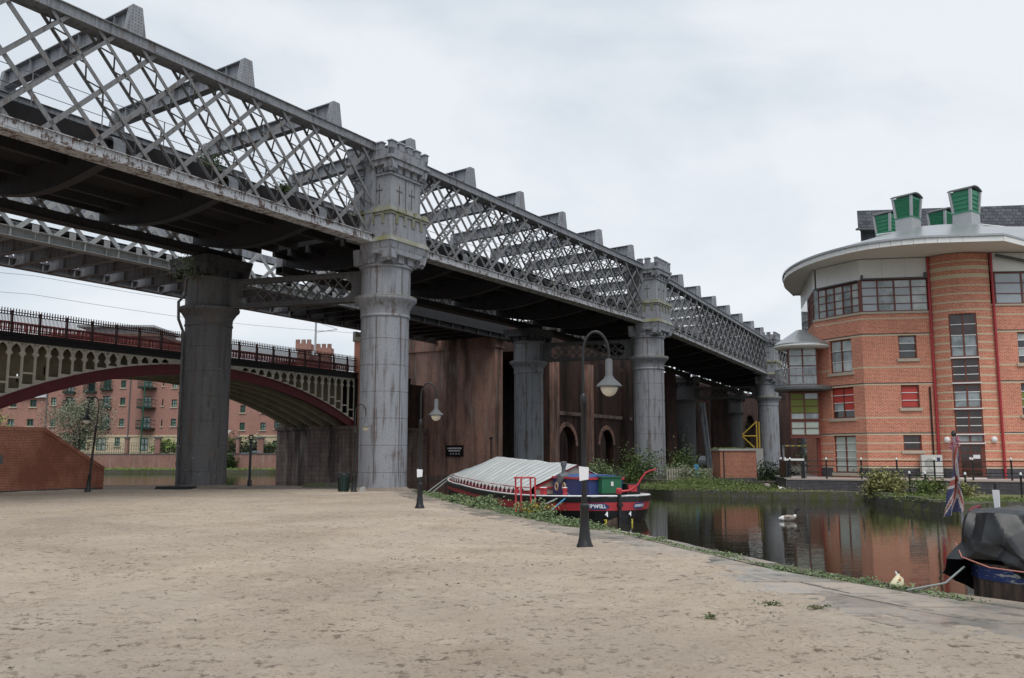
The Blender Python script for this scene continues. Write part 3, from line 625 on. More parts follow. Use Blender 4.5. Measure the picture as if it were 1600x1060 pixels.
def iron_column(i, c, z0, zb, label, ang, tower=True, mat='steel_grey', shaded=False, simple=False):
    """cast-iron column with moulded collar, corbelled capital and, on the front row, a battlemented turret"""
    t = thing('iron_column', label, 'column', (c[0], c[1], z0), rz=ang, group='columns of the railway viaduct', local=True); D = zb - z0
    if tower: D += 0
    mt = mat; prof = [(1.20, 0)]; z = 0.0; nseg = 32 if not simple else 20; top = D - 3.55      # underside of the collar
    if not simple:
        cs = top % 1.28 + .2
        while cs < top - .4: prof += [(1.18, cs - .03), (1.165, cs - .022), (1.165, cs + .022), (1.18, cs + .03)]; cs += 1.28
    prof += [(1.17, top)]
    MB().lathe(prof, nseg).build('shaft', mt, t, smooth=True)
    col = [(1.19, top), (1.23, top + .04), (1.23, top + .11), (1.20, top + .15), (1.21, top + .40), (1.27, top + .52), (1.40, top + .72), (1.53, top + .84), (1.55, top + .90), (1.55, top + .98), (1.48, top + 1.03), (1.22, top + 1.06)]
    co_ = MB().lathe(col, nseg).build('collar', mt, t, smooth=True)
    if tower: MB().lathe([(1.50, top + 1.0), (1.56, top + .985), (1.555, top + 1.02), (1.22, top + 1.09)], nseg, cap=False).build('moss_ring', 'steel_mossy', co_)
    MB().lathe([(1.22, top + 1.06), (1.22, top + 2.40), (1.30, top + 2.44), (1.32, top + 2.52), (1.25, top + 2.56), (1.25, top + 2.60)], nseg).build('drum', mt, t, smooth=True)
    if not simple:          # vertical flange seams, rusted
        for k in range(6):
            a = k * math.pi / 3 + .35; m = MB()
            for r, za, zb_ in ((1.172, .05, top - .02), (1.222, top + 1.08, top + 2.40)):
                m.beam((r * math.cos(a), r * math.sin(a), za), (r * math.cos(a), r * math.sin(a), zb_), .05, .03, (math.cos(a), math.sin(a), 0))
            m.build('seam', 'seam_rust', t)
    if abs(z0 + .02) < .01: MB().lathe([(1.75, .0), (1.52, .055), (1.30, .10), (1.19, .20)], nseg).build('mud_skirt', 'mud', t, smooth='all')
    zc = top + 2.58          # square capital with corbels and arches between them
    h = 1.28
    m = MB(); m.hexa([(-1.12, -1.12, zc), (1.12, -1.12, zc), (1.12, 1.12, zc), (-1.12, 1.12, zc), (-1.16, -1.16, zc + .8), (1.16, -1.16, zc + .8), (1.16, 1.16, zc + .8), (-1.16, 1.16, zc + .8)])
    if not tower: mt = 'steel_deck_shade'  # rear capitals: shade under the deck put into the colour
    cap = m.build('capital', mt, t)
    def corbels(zc_, hc, inner, outer, n, parent, mat_, back=None):
        for sd in range(4):
            if back is not None and sd == 2: continue
            lo_, hi_ = -outer, outer
            if back is not None and sd == 1: hi_ = back
            if back is not None and sd == 3: lo_ = -back
            n_k = max(2, round(n * (hi_ - lo_) / (2 * outer)))
            ca, sa_ = math.cos(sd * math.pi / 2), math.sin(sd * math.pi / 2)
            rot = lambda x, y, z: (x * ca - y * sa_, x * sa_ + y * ca, z)
            m = MB(); wd = 2 * outer / (2 * n - 1) * 1.12; hole = []
            step = (hi_ - lo_) / n_k
            # a plate with arched openings between the corbels
            x0 = -outer
            poly = [(lo_, hc), (lo_, hc * .25)]
            for k in range(n_k):
                a0 = lo_ + k * step
                poly += [(a0 + step * .5 - step * .30, 0.0) if k == 0 else (a0 + step * .22, 0.0), (a0 + step * .78 if k < n_k - 1 else a0 + step * .8, 0.0)]
                if k < n_k - 1:
                    c_ = a0 + step; r_ = step * .22
                    poly += [(c_ - r_, hc * .30)] + [(c_ - r_ * math.cos(q * math.pi / 6), hc * .30 + r_ * 1.2 * math.sin(q * math.pi / 6)) for q in range(1, 6)] + [(c_ + r_, hc * .30)]
            poly += [(hi_, hc * .25), (hi_, hc)]
            m.plate(poly, [], lambda a, b, d: rot(a, -(inner + d - (0.0 if b > hc * .5 else (outer - inner) * .55)), zc_ + b), outer - inner, -.05)
            m.build('corbel_table', mat_, parent)
    bk = .35 if tower else None; yb = .4 if tower else 1.50
    corbels(zc + .02, .62, 1.14, 1.45, 4, cap, mt, bk)
    MB().hexa([(-1.46, -1.46, zc + .64), (1.46, -1.46, zc + .64), (1.46, yb, zc + .64), (-1.46, yb, zc + .64), (-1.52, -1.52, zc + .98), (1.52, -1.52, zc + .98), (1.52, yb, zc + .98), (-1.52, yb, zc + .98)]).build('cornice', mt, cap)
    if not tower: return t
    zt = zc + .98
    MB().hexa([(-1.56, -1.56, zt), (1.56, -1.56, zt), (1.56, .5, zt), (-1.56, .5, zt), (-1.42, -1.42, zt + .26), (1.42, -1.42, zt + .26), (1.42, .5, zt + .26), (-1.42, .5, zt + .26)]).build('ledge', 'steel_mossy', t)
    z = zt + .26             # lower battlemented box, then the turret shaft with crosses, then the crown
    MB().box(-1.40, 1.40, -1.40, 1.40, z, z + 1.12).build('plinth', mt, t)
    def merlons(zm, half, hgt, n, wd, th, parent, mat_, cap_):
        for sd in range(4):
            ca, sa_ = math.cos(sd * math.pi / 2), math.sin(sd * math.pi / 2)
            for k in range(n - 1):
                x = -half + wd / 2 + (2 * half - wd) * k / (n - 1); m = MB(); q = []
                for zz, ex in ((zm, 0), (zm + hgt, 0)):
                    for a, b in ((x - wd / 2, -half), (x + wd / 2, -half), (x + wd / 2, -half + th), (x - wd / 2, -half + th)): q.append((a * ca - b * sa_, a * sa_ + b * ca, zz))
                m.hexa(q); q = []
                for zz, ex in ((zm + hgt, .06), (zm + hgt + cap_, -.02)):
                    for a, b in ((x - wd / 2 - ex, -half - ex), (x + wd / 2 + ex, -half - ex), (x + wd / 2 + ex, -half + th + ex), (x - wd / 2 - ex, -half + th + ex)): q.append((a * ca - b * sa_, a * sa_ + b * ca, zz))
                m.hexa(q).build('merlon', mat_, parent)
    pl = t.children[-1]
    merlons(z + 1.06, 1.46, .14, 5, .44, .40, pl, 'moss_cap', .26)
    for sd in range(4):      # mossy drips hanging between the merlons
        ca, sa_ = math.cos(sd * math.pi / 2), math.sin(sd * math.pi / 2)
        for k in range(4):
            x = -1.46 + .20 + (2.92 - .40) * (k + .5) / 4; m = MB(); q = []
            for zz, ex in ((z + .62, .02), (z + 1.12, .06)):
                for a, b in ((x - .10, -1.42 - ex), (x + .10, -1.42 - ex), (x + .10, -1.38), (x - .10, -1.38)): q.append((a * ca - b * sa_, a * sa_ + b * ca, zz))
            m.hexa(q).build('drip_block', 'moss_cap', pl)
    z2 = z + 1.12
    sh = MB().box(-1.17, 1.17, -1.17, 1.17, z2 - .02, z2 + 2.02).build('turret', 'steel_light', t)
    for sd in range(4):
        ca, sa_ = math.cos(sd * math.pi / 2), math.sin(sd * math.pi / 2)
        for x in (-.48, .48):
            m = MB()
            for (a0, a1, b0, b1) in ((x - .025, x + .025, .55, 1.55), (x - .2, x + .2, 1.22, 1.27), (x - .20, x - .17, 1.17, 1.32), (x + .17, x + .20, 1.17, 1.32)):
                q = [(a * ca - b * sa_, a * sa_ + b * ca, z2 + zz) for zz in (b0, b1) for a, b in ((a0, -1.185), (a1, -1.185), (a1, -1.165), (a0, -1.165))]; m.hexa(q)
            m.build('cross', 'seam_rust', sh)
        m = MB(); q = [(a * ca - b * sa_, a * sa_ + b * ca, z2 + zz) for zz in (.2, 1.95) for a, b in ((-.035, -1.180), (.035, -1.180), (.035, -1.165), (-.035, -1.165))]; m.hexa(q).build('rust_seam', 'seam_rust', sh)
    z3 = z2 + 2.02
    MB().box(-1.25, 1.25, -1.25, 1.25, z3 - .06, z3 + .06).build('string_course', mt, t)
    crown = MB().box(-1.15, 1.15, -1.15, 1.15, z3 + .06, z3 + .75).build('crown', mt, t)
    corbels(z3 + .08, .60, 1.15, 1.45, 5, crown, mt)
    MB().box(-1.52, 1.52, -1.52, 1.52, z3 + .68, z3 + .84).build('cornice', mt, crown)
    m = MB()
    for sd in range(4):
        ca, sa_ = math.cos(sd * math.pi / 2), math.sin(sd * math.pi / 2); q = [(a * ca - b * sa_, a * sa_ + b * ca, z3 + .84 + zz) for zz in (0, .34) for a, b in ((-1.42, -1.42), (1.42, -1.42), (1.42, -1.22), (-1.42, -1.22))]; m.hexa(q)
    m.build('parapet', 'steel_mossy' if i > 5 else mt, crown)
    merlons(z3 + 1.18, 1.435, .34, 5, .40, .24, crown, mt, .09)
    return t

ANG = {1: -R(31) + R(90) - R(90), 2: 0, 3: 0}
def col_angle(i):
    a = NODES[max(i - 1, 0)]; b = NODES[min(i + 1, 4)]; return math.atan2(b[1] - a[1], b[0] - a[0])
viaduct_span(0, 'nearest riveted lattice girder span crossing the top left above the sand', 2.0, 33 - 1.25, 33 - 18.08 - 1.745 * 8, [33 - 14.84 - 5.3 * 2, 33 - 14.84 - 5.3, 33 - 14.84, 33 - 9.58, 33 - 4.22])
viaduct_span(1, 'lattice girder span over the moored red and black barge', 1.25, 30.35 - 1.25, 3.23 - 1.745, [1.5, 6.74, 11.9, 17.0, 22.1, 27.2])
viaduct_span(2, 'lattice girder span between the second and third turrets', 1.25, 41.7 - 1.25, 1.6, [3.0, 8.19, 13.44, 18.65, 23.83, 29.02, 34.22, 39.0])
viaduct_span(3, 'farthest lattice girder span vanishing behind the brick office building', 1.25, 28.3 - 1.25, 1.6, [3.0, 8.2, 13.4, 18.6, 23.8])
FR = [(1, C2, -0.02, 'tall grey iron column with battlemented turret standing on the sand edge'), (2, C3, -0.35, 'grey iron column with battlemented turret beside the curved red tiller'), (3, C4, 0.12, 'iron column with battlemented turret right of the yellow steel frame'), (4, C5, 0.12, 'far iron column half hidden by the projecting office bay')]
for i, c, z0, lab in FR: iron_column(i, c, z0, ZB[i], lab, col_angle(i), True, simple=i > 2)
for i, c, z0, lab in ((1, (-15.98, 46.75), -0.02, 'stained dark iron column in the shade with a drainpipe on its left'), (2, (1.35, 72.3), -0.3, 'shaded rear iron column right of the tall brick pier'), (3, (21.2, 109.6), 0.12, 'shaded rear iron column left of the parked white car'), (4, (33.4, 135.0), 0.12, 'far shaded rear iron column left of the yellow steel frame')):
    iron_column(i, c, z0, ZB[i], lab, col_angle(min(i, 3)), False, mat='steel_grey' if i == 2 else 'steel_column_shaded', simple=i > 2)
# drainpipe on the near rear column: a part of that column
rear1 = [o for o in C.objects if o.get('label', '').startswith('stained dark iron')][0]
m = MB(); a = math.atan2(-.62, -.95) - rear1.rotation_euler.z
px_, py_ = 1.27 * math.cos(a), 1.27 * math.sin(a); m.tube([(px_, py_, .1), (px_, py_, 8.0), (px_ * 1.22, py_ * 1.22, 8.7), (px_ * 1.25, py_ * 1.25, 9.6), (px_, py_, 10.0), (px_, py_, 11.4)], .075, 8)
for z in (1.2, 3.0, 4.8, 6.6): m.tube([(px_, py_, z), (px_, py_, z + .14)], .105, 8)
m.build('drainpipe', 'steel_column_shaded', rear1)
# lattice tie beams between front and rear columns, with rounded ends to the opening
def tie_beam(A, B, z0, z1, label):
    L, u, n = frame(A, B); A3 = Vector((*A, 0)); root = thing('tie_beam', label, 'beam', (A[0], A[1], z0), group='lattice tie beams between front and rear columns')
    f = lambda a, b, d: A3 + u * a + n * d + Vector((0, 0, b)); a0, a1 = 1.05, L - 1.05; h = z1 - z0; r = h / 2 - .22; c0, c1 = a0 + .75 + r, a1 - .75 - r; zc = (z0 + z1) / 2
    hole = [(c1 + r * math.sin(t), zc - r * math.cos(t)) for t in [math.pi * k / 10 for k in range(11)]] + [(c0 - r * math.sin(t), zc + r * math.cos(t)) for t in [math.pi * k / 10 for k in range(11)]]
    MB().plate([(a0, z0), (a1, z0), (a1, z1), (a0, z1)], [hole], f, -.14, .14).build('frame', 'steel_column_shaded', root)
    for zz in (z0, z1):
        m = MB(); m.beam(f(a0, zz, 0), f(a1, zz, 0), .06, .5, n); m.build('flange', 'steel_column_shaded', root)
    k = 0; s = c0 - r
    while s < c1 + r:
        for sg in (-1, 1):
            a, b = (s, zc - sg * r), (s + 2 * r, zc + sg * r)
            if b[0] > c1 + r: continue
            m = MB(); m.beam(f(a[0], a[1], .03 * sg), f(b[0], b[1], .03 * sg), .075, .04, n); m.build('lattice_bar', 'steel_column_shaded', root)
        s += .62
tie_beam(C2, (-15.98, 46.75), 9.3, 10.75, 'lattice tie beam between the two nearest columns')
tie_beam(C3, (1.35, 72.3), 9.15, 10.6, 'lattice tie beam behind the tall foreground lamp')
tie_beam(C4, (21.2, 109.6), 8.4, 9.8, 'far lattice tie beam under the third turret')
# ------------------------------------------------------------------ second viaduct, arch bridge, piers (frame: along U, back N from the first column)
UV_, NV_ = Vector((U1[0], U1[1], 0)), Vector((-U1[1], U1[0], 0)); O3 = Vector((C2[0], C2[1], 0))
def Q(s, w, z): return O3 + UV_ * s + NV_ * w + Vector((0, 0, z))
def qbox(m, s0, s1, w0, w1, z0, z1):
    return m.hexa([Q(s0, w0, z0), Q(s1, w0, z0), Q(s1, w1, z0), Q(s0, w1, z0), Q(s0, w0, z1), Q(s1, w0, z1), Q(s1, w1, z1), Q(s0, w1, z1)])
root = thing('steel_viaduct', 'pale grey lattice viaduct passing behind the nearest span', 'viaduct', tuple(Q(10, 17, 10)))
SA, SB, WN, WF, ZV = -36, 34, 13.5, 20.2, 11.88
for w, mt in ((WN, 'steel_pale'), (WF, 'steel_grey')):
    for sa_, sb_, mm_ in ((SA, 13.5, mt), (13.5, SB, 'steel_deck_shade')):  # far length of the chords darker, shade put into the colour
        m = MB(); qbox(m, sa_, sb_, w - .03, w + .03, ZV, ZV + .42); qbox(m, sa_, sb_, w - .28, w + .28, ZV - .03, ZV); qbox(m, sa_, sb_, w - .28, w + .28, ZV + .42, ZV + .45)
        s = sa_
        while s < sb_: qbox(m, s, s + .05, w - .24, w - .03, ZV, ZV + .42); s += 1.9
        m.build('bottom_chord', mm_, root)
    m = MB(); qbox(m, SA, SB, w - .25, w + .25, ZV + 3.6, ZV + 4.1); m.build('top_chord', mt, root)
s = SA + .4
while s < SB:
    m = MB(); qbox(m, s - .02, s + .02, WN, WF, ZV + .05, ZV + .72); qbox(m, s - .16, s + .16, WN, WF, ZV + .02, ZV + .05); qbox(m, s - .16, s + .16, WN, WF, ZV + .72, ZV + .75)
    for w in (WN + 1.6, WN + 3.3, WN + 5.0): qbox(m, s - .14, s + .14, w - .02, w + .02, ZV + .05, ZV + .72)
    m.build('cross_beam', 'steel_grey' if s < 13 else 'steel_dark', root)  # far beams in darker steel: shade put into the colour
    if s < 14:
        m = MB(); qbox(m, s + .6, s + .92, WN - .34, WN - .29, ZV + .36, ZV + .74); qbox(m, s + .75, s + .77, WN - .33, WN - .31, ZV - .10, ZV + .36); m.build('junction_box', 'zinc_matt', root)
    if s < 15:
        for sg, o_ in ((1, -.1), (-1, .1)):
            m = MB(); m.beam(Q(s + (0 if sg > 0 else 1.9), WN + o_, ZV + .45), Q(s + (1.9 if sg > 0 else 0), WN + o_, ZV + 2.2), .22, .05, NV_); m.build('lattice_bar', 'steel_pale', root)
            m = MB(); m.beam(Q(s + (0 if sg > 0 else 1.9), WF + o_, ZV + .45), Q(s + (1.9 if sg > 0 else 0), WF + o_, ZV + 2.2), .22, .05, NV_); m.build('lattice_bar', 'steel_grey', root)
    s += 1.9
m = MB(); qbox(m, SA, SB, WN + .5, WF - 1.1, ZV + .80, ZV + 1.0); m.build('deck', 'deck_dark', root)
for w in (WN, WF): m = MB(); qbox(m, 15.5, SB, w - .05, w + .05, ZV + .46, ZV + 3.58); m.build('side_plate', 'steel_dark', root)  # dark plates added instead of lattice, so no sky shows through

# tall brick pier carrying it
root = thing('brick_pier', 'tall stained red brick pier behind the barge bow', 'pier', tuple(Q(34, 18, WATER)))
m = MB(); qbox(m, 32.3, 33.5, 13.8, 26, -1.2, 11.15); m.build('wall', 'brick_old', root)
m = MB(); qbox(m, 32.15, 33.6, 13.65, 26, 11.15, 11.4); qbox(m, 32.24, 33.55, 13.74, 26, 11.4, 13.4); m.build('cornice', 'brick_old', root)
m = MB(); qbox(m, 32.1, 33.7, 13.6, 26, -1.2, -.12); m.build('footing', 'stone_pier', root)
sg = thing('notice_board', 'small black notice board on the tall brick pier', 'sign', tuple(Q(32.2, 18.0, 1.6)))
m = MB(); qbox(m, 32.20, 32.27, 17.1, 19.0, 1.55, 2.55); m.build('board', 'black_paint', sg)
m = MB()
for z, a, b in ((2.28, 17.3, 18.8), (2.06, 17.45, 18.7)):
    w = a
    while w < b: qbox(m, 32.192, 32.197, w, w + .10, z - .07, z + .07); w += .14
w = 17.5
while w < 18.6: qbox(m, 32.192, 32.197, w, w + .12, 1.74, 1.84); w += .3
m.build('lettering', 'paper', sg)

# dark brick arcade under and behind the viaduct
root = thing('brick_arcade', 'dark brick arcade wall with round arched doorways under the viaduct', 'wall', tuple(Q(70, 13.5, 0)))
arches = [(43.1, 46.9, 4.5), (52.6, 55.9, 4.4), (63, 67.5, 6.5), (77, 83, 8.0), (91, 97, 8.0), (105, 111, 8.0)]
def arch_hole(a, b, top, z0=-.35):
    r = (b - a) / 2; c_ = (a + b) / 2; zs = top - r
    return [(a, z0), (b, z0), (b, zs)] + [(c_ + r * math.cos(math.pi * k / 10), zs + r * math.sin(math.pi * k / 10)) for k in range(1, 10)] + [(a, zs)]
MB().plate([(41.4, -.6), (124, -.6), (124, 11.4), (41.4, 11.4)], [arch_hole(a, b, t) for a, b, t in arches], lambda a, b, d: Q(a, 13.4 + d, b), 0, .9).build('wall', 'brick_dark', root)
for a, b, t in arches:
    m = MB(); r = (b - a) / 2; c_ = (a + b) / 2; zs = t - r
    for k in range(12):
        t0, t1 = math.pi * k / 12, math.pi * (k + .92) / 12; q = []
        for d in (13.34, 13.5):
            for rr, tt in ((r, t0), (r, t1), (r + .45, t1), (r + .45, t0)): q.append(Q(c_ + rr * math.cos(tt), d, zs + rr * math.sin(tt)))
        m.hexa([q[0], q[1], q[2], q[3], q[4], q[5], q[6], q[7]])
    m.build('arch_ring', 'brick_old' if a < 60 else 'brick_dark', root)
for s in (42.0, 49.6, 58.8, 72, 87, 101):
    m = MB(); qbox(m, s - .55, s + .55, 12.9, 13.39, -.6, 11.0); m.build('pilaster', 'brick_dark' if s > 50 else 'brick_old', root)
m = MB(); qbox(m, 42.6, 61, 13.30, 13.39, 5.6, 5.95); m.build('string_course', 'stone_pier', root)
one(qbox(MB(), 33.6, 122, 24, 25, -.5, 14.5), 'rear_wall', 'brick_dark', 'dark brick back wall seen through the arches', 'wall', tuple(Q(80, 24, -.3)))
for s0, s1, w0, lab in ((112, 260, 30, 'long dark brick wall far behind the columns'),): one(qbox(MB(), s0, s1, w0, w0 + 1, -.5, 12), 'background_wall', 'brick_dark', lab, 'wall', tuple(Q(s0, w0, -.3)))
one(MB().box(44, 74, 150, 152, 0, 14.5), 'cross_wall', 'brick_dark', 'dark brick wall closing the view under the far span', 'wall', (59, 150, 0))
one(qbox(MB(), 38, 62, 13.4, 24, 11.42, 14.2), 'arcade_parapet', 'brick_dark', 'dark brick parapet of the arcade under the lattice span', 'wall', tuple(Q(50, 16, 11.4)))

# ------------------------------------------------------------------ cast-iron arch bridge
AP, RA, ZA, W0, W1 = 7.5, 36.0, 7.72, 21.5, 28.5; S_L, S_R = -8.6, 22.7
ribz = lambda s: ZA - (RA - math.sqrt(RA * RA - (s - AP) ** 2))
bridge = thing('arch_bridge', 'maroon and cream cast iron arch bridge with gothic openings', 'bridge', tuple(Q(AP, 25, 0)))
def rib(w0, w1, mt, th=.62):
    m = MB(); n_ = 36
    for k in range(n_):
        a, b = lerp(S_L, S_R, k / n_), lerp(S_L, S_R, (k + 1) / n_)
        q = []
        for zz in (-th, 0):
            for s_, w in ((a, w0), (b, w0), (b, w1), (a, w1)): q.append(Q(s_, w, ribz(s_) + zz))
        m.hexa(q)
        for f0, f1 in ((-th - .05, -th), (-.04, .02)):
            q = []
            for zz in (f0, f1):
                for s_, w in ((a, w0 - .09), (b, w0 - .09), (b, w1 + .09), (a, w1 + .09)): q.append(Q(s_, w, ribz(s_) + zz))
            m.hexa(q)
    return m.build('rib', mt, bridge)
rib(W0, W0 + .12, 'maroon_iron')
for k in range(1, 6): rib(W0 + 1.36 * k, W0 + 1.36 * k + .1, 'olive_iron')
m = MB(); n_ = 30      # curved soffit plates between the ribs
for k in range(n_):
    a, b = lerp(S_L, S_R, k / n_), lerp(S_L, S_R, (k + 1) / n_); m.hexa([Q(a, W0 + .15, ribz(a) - .16), Q(b, W0 + .15, ribz(b) - .16), Q(b, W1 - .1, ribz(b) - .16), Q(a, W1 - .1, ribz(a) - .16), Q(a, W0 + .15, ribz(a) - .10), Q(b, W0 + .15, ribz(b) - .10), Q(b, W1 - .1, ribz(b) - .10), Q(a, W1 - .1, ribz(a) - .10)])
m.build('soffit', 'olive_iron', bridge)
ZF = 7.98; PB = .76
def spandrel(wo, mt, name):
    s = S_L + .1
    while s < S_R - .3:
        s0, s1 = s, min(s + PB, S_R); sc = (s0 + s1) / 2; zb = max(ribz(s0), ribz(s1)); H = ZF - zb; holes = []; hw = PB * .41
        if H > .34:
            top = ZF - .07; bot = zb + .07
            if H > 2.3: cutz = bot + .62; holes.append([(sc - hw, bot), (sc + hw, bot), (sc + hw, cutz - .05), (sc - hw, cutz - .05)]); bot = cutz + .05
            hh = top - bot
            if hh > .75: hp = [(sc - hw, bot), (sc + hw, bot), (sc + hw, top - .72), (sc + hw * .75, top - .62), (sc + hw * .52, top - .56), (sc + hw * .86, top - .44), (sc + hw * .88, top - .30), (sc + hw * .55, top - .13), (sc, top), (sc - hw * .55, top - .13), (sc - hw * .88, top - .30), (sc - hw * .86, top - .44), (sc - hw * .52, top - .56), (sc - hw * .75, top - .62), (sc - hw, top - .72)]
            else: hp = [(sc - hw * .85, bot), (sc + hw * .85, bot), (sc + hw * .8, bot + hh * .45), (sc + hw * .5, bot + hh * .75), (sc, top), (sc - hw * .5, bot + hh * .75), (sc - hw * .8, bot + hh * .45)]
            holes.append(hp)
            if hh > .75 and s1 - s0 > .7: holes += [[(s0 + .02, ZF - .06), (s0 + .02, ZF - .20), (s0 + .15, ZF - .06)], [(s1 - .02, ZF - .06), (s1 - .15, ZF - .06), (s1 - .02, ZF - .20)]]
        MB().plate([(s0 + .002, ribz(s0) + .02), (s1 - .002, ribz(s1) + .02), (s1 - .002, ZF), (s0 + .002, ZF)], holes, lambda a, b, d: Q(a, W0 + wo + d, b), 0, .07).build(name, mt, bridge)
        if H > 1.0 and wo < .2: m = MB(); qbox(m, s0 - .035, s0 + .035, W0 + wo - .05, W0 + wo - .002, ribz(s0) + .03, ZF - .02); m.build('mullion', mt, bridge)
        s += PB
spandrel(.06, 'cream_iron', 'spandrel_panel'); 
for w_ in (1.42, 4.14):
    top_ = [(lerp(S_L, S_R, k / 30), ZF - .02) for k in range(31)]; low_ = [(lerp(S_L, S_R, k / 30), ribz(lerp(S_L, S_R, k / 30)) + .03) for k in range(31)]
    gaps = [[(s - .07, ribz(s) + .35), (s + .07, ribz(s) + .35), (s + .07, ribz(s) + .8), (s - .07, ribz(s) + .8)] for s in (-6.6, -4.9, -3.3, 18.4, 20.2) if ZF - ribz(s) > 1.3]
    MB().plate(low_ + top_[::-1], gaps, lambda a, b, d: Q(a, W0 + w_ + d, b), 0, .06).build('inner_spandrel', 'olive_dark', bridge)  # darker olive inside: shade below the bridge deck put into the colour
m = MB(); qbox(m, -34, 30, W0 - .12, W0 + .2, ZF, ZF + .34); qbox(m, -34, 30, W0 - .22, W0 + .2, ZF + .34, ZF + .50); m.build('fascia', 'black_iron', bridge)
m = MB(); qbox(m, -34, 30, W0 + .2, W1 + .1, ZF + .02, ZF + .44); m.build('deck', 'deck_dark', bridge)
m = MB(); qbox(m, -34, S_L + .1, W0 + .1, W1, -.8, ZF); m.build('abutment', 'brick_old', bridge)
# railing panels between posts
BAY = 1.64; ZR = ZF + .50
def rail_panel(mat_, low):
    m = MB(); x = .05
    def b(x0, x1, z0, z1, t=.018):
        p = [UV_ * x0 - NV_ * t, UV_ * x1 - NV_ * t, UV_ * x1 + NV_ * t, UV_ * x0 + NV_ * t]; m.hexa([p[k] + Vector((0, 0, z0)) for k in range(4)] + [p[k] + Vector((0, 0, z1)) for k in range(4)])
    if low:
        b(0, BAY, .05, .12, .03); b(0, BAY, .72, .80, .03); b(0, BAY, .40, .45, .03)
        while x < BAY: b(x - .03, x + .03, .12, .72); x += .13
        return m
    b(0, BAY, .08, .13, .025); b(0, BAY, .98, 1.03, .03); b(0, BAY, 1.13, 1.18, .03); b(0, BAY, .50, .53)
    k = 0
    while x < BAY:
        b(x - .012, x + .012, .13, .98)
        if k % 2 == 0:
            b(x - .028, x + .028, 1.03, 1.13); b(x - .014, x + .014, 1.18, 1.32); b(x - .035, x + .035, 1.23, 1.27); b(x - .022, x + .022, 1.31, 1.36)
            b(x - .04, x + .04, .44, .50)
        x += .082; k += 1
    return m
p_near = rail_panel(0, False).build('railing_panel', 'brown_iron', bridge, o=(0, 0, 0)); p_near['_o'] = [0, 0, 0]; p_far = rail_panel(0, True).build('red_railing_panel', 'red_iron', bridge, o=(0, 0, 0))
s = -12.8; first = True; bo = Vector(bridge.location)
while s < 22.5:
    for src, w in ((p_near, W0), (p_far, W1 - .5), (p_far, W0 + 1.3)):
        if first and w != W0 + 1.3: src.location = Q(s, w, ZR) - bo
        else: put(src, bridge, Q(s, w, ZR) - bo)
    first = False
    m = MB(); qbox(m, s - .05, s + .05, W0 - .06, W0 + .06, ZR, ZR + 1.24); m.build('railing_post', 'brown_iron', bridge); s += BAY
# abutment at the right end, with its castellated turret
root = thing('bridge_abutment', 'old stained stone abutment under the right end of the arch bridge', 'pier', tuple(Q(25, 25, WATER)))
m = MB(); qbox(m, S_R - .9, 32, W0 - .6, W1 + .9, -1.2, 3.75); m.build('wall', 'stone_pier', root)
m = MB(); qbox(m, S_R - 1.1, 32, W0 - .75, W1 + 1.0, 3.75, 4.05); m.build('coping', 'stone_pier', root)
m = MB(); qbox(m, S_R + .15, 32, W0 - .1, W1, 4.05, ZF); m.build('upper_wall', 'brick_dark', root)
m = MB(); qbox(m, S_R + .02, S_R + .14, W0 - .2, W1, 4.05, ZF); m.build('end_plate', 'black_iron', root)
root = thing('abutment_turret', 'slim brick turret with castellated stone cap at the bridge end', 'turret', tuple(Q(23.2, W0 - .3, 4)))
m = MB(); qbox(m, S_R + .1, S_R + 1.2, W0 - .75, W0 + .3, 4.05, 11.1); m.build('shaft', 'brick_red', root)
m = MB(); qbox(m, S_R, S_R + 1.3, W0 - .85, W0 + .4, 11.1, 11.45); m.build('cap', 'steel_mossy', root)
for k in range(3):
    for w in (W0 - .85, W0 + .1):
        m = MB(); qbox(m, S_R + .46 * k, S_R + .46 * k + .36, w, w + .3, 11.45, 11.95); m.build('merlon', 'steel_mossy', root)
# two far red brick turrets beyond the bridge, a mast with wires, a far roof
def far_turret(px, Y, zt, label):
    x = (px - 800) / 1400 * Y; t = thing('brick_turret', label, 'turret', (x, Y, 0), group='far brick turrets')
    MB().box(x - .62, x + .62, Y - .6, Y + .6, 0, zt - 1.0).build('shaft', 'brick_flat', t); MB().box(x - .78, x + .78, Y - .78, Y + .78, zt - 1.0, zt - .35).build('cap', 'brick_flat', t)
    for k in range(3):
        MB().box(x - .78 + k * .58, x - .78 + k * .58 + .40, Y - .78, Y - .5, zt - .35, zt + .05).build('merlon', 'brick_wall_old', t)
    return t
far_turret(474, 92, 13.4, 'left of two red brick turrets above the bridge railing'); far_turret(506, 94, 13.2, 'right of two red brick turrets above the bridge railing')
one(MB().box((466 - 800) / 1400 * 93, (512 - 800) / 1400 * 93, 93, 94, 0, 12.0), 'turret_wall', 'brick_flat', 'low red brick wall joining two far turrets', 'wall', (-20.5, 93, 0))
xm = (490.5 - 800) / 1400 * 100; t = thing('catenary_mast', 'slim grey mast with one bracket arm above the bridge', 'mast', (xm, 100, 0))
MB().tube([(xm, 100, 0), (xm, 100, 17.2)], [.16, .11], 8).build('mast', 'steel_pale', t)
MB().tube([(xm, 100, 15.4), (xm + 2.4, 100, 15.7)], .04, 6).tube([(xm, 100, 16.6), (xm + 2.4, 100, 15.75)], .025, 5).build('bracket_arm', 'steel_grey', t)
for k, (z0, z1) in enumerate(((15.6, 15.7), (17.3, 17.3))):
    pts = [Vector((lerp(-66, 6, i / 24), lerp(52, 128, i / 24), lerp(z0, z1, i / 24) - .5 * math.sin(math.pi * (i % 8) / 8))) for i in range(25)]
    one(MB().tube(pts, .02, 4), 'overhead_wire', 'steel_dark', ('lower' if k == 0 else 'upper') + ' overhead wire crossing the sky behind the bridge', 'wire', (0, 90, 0), auto_uv=False)
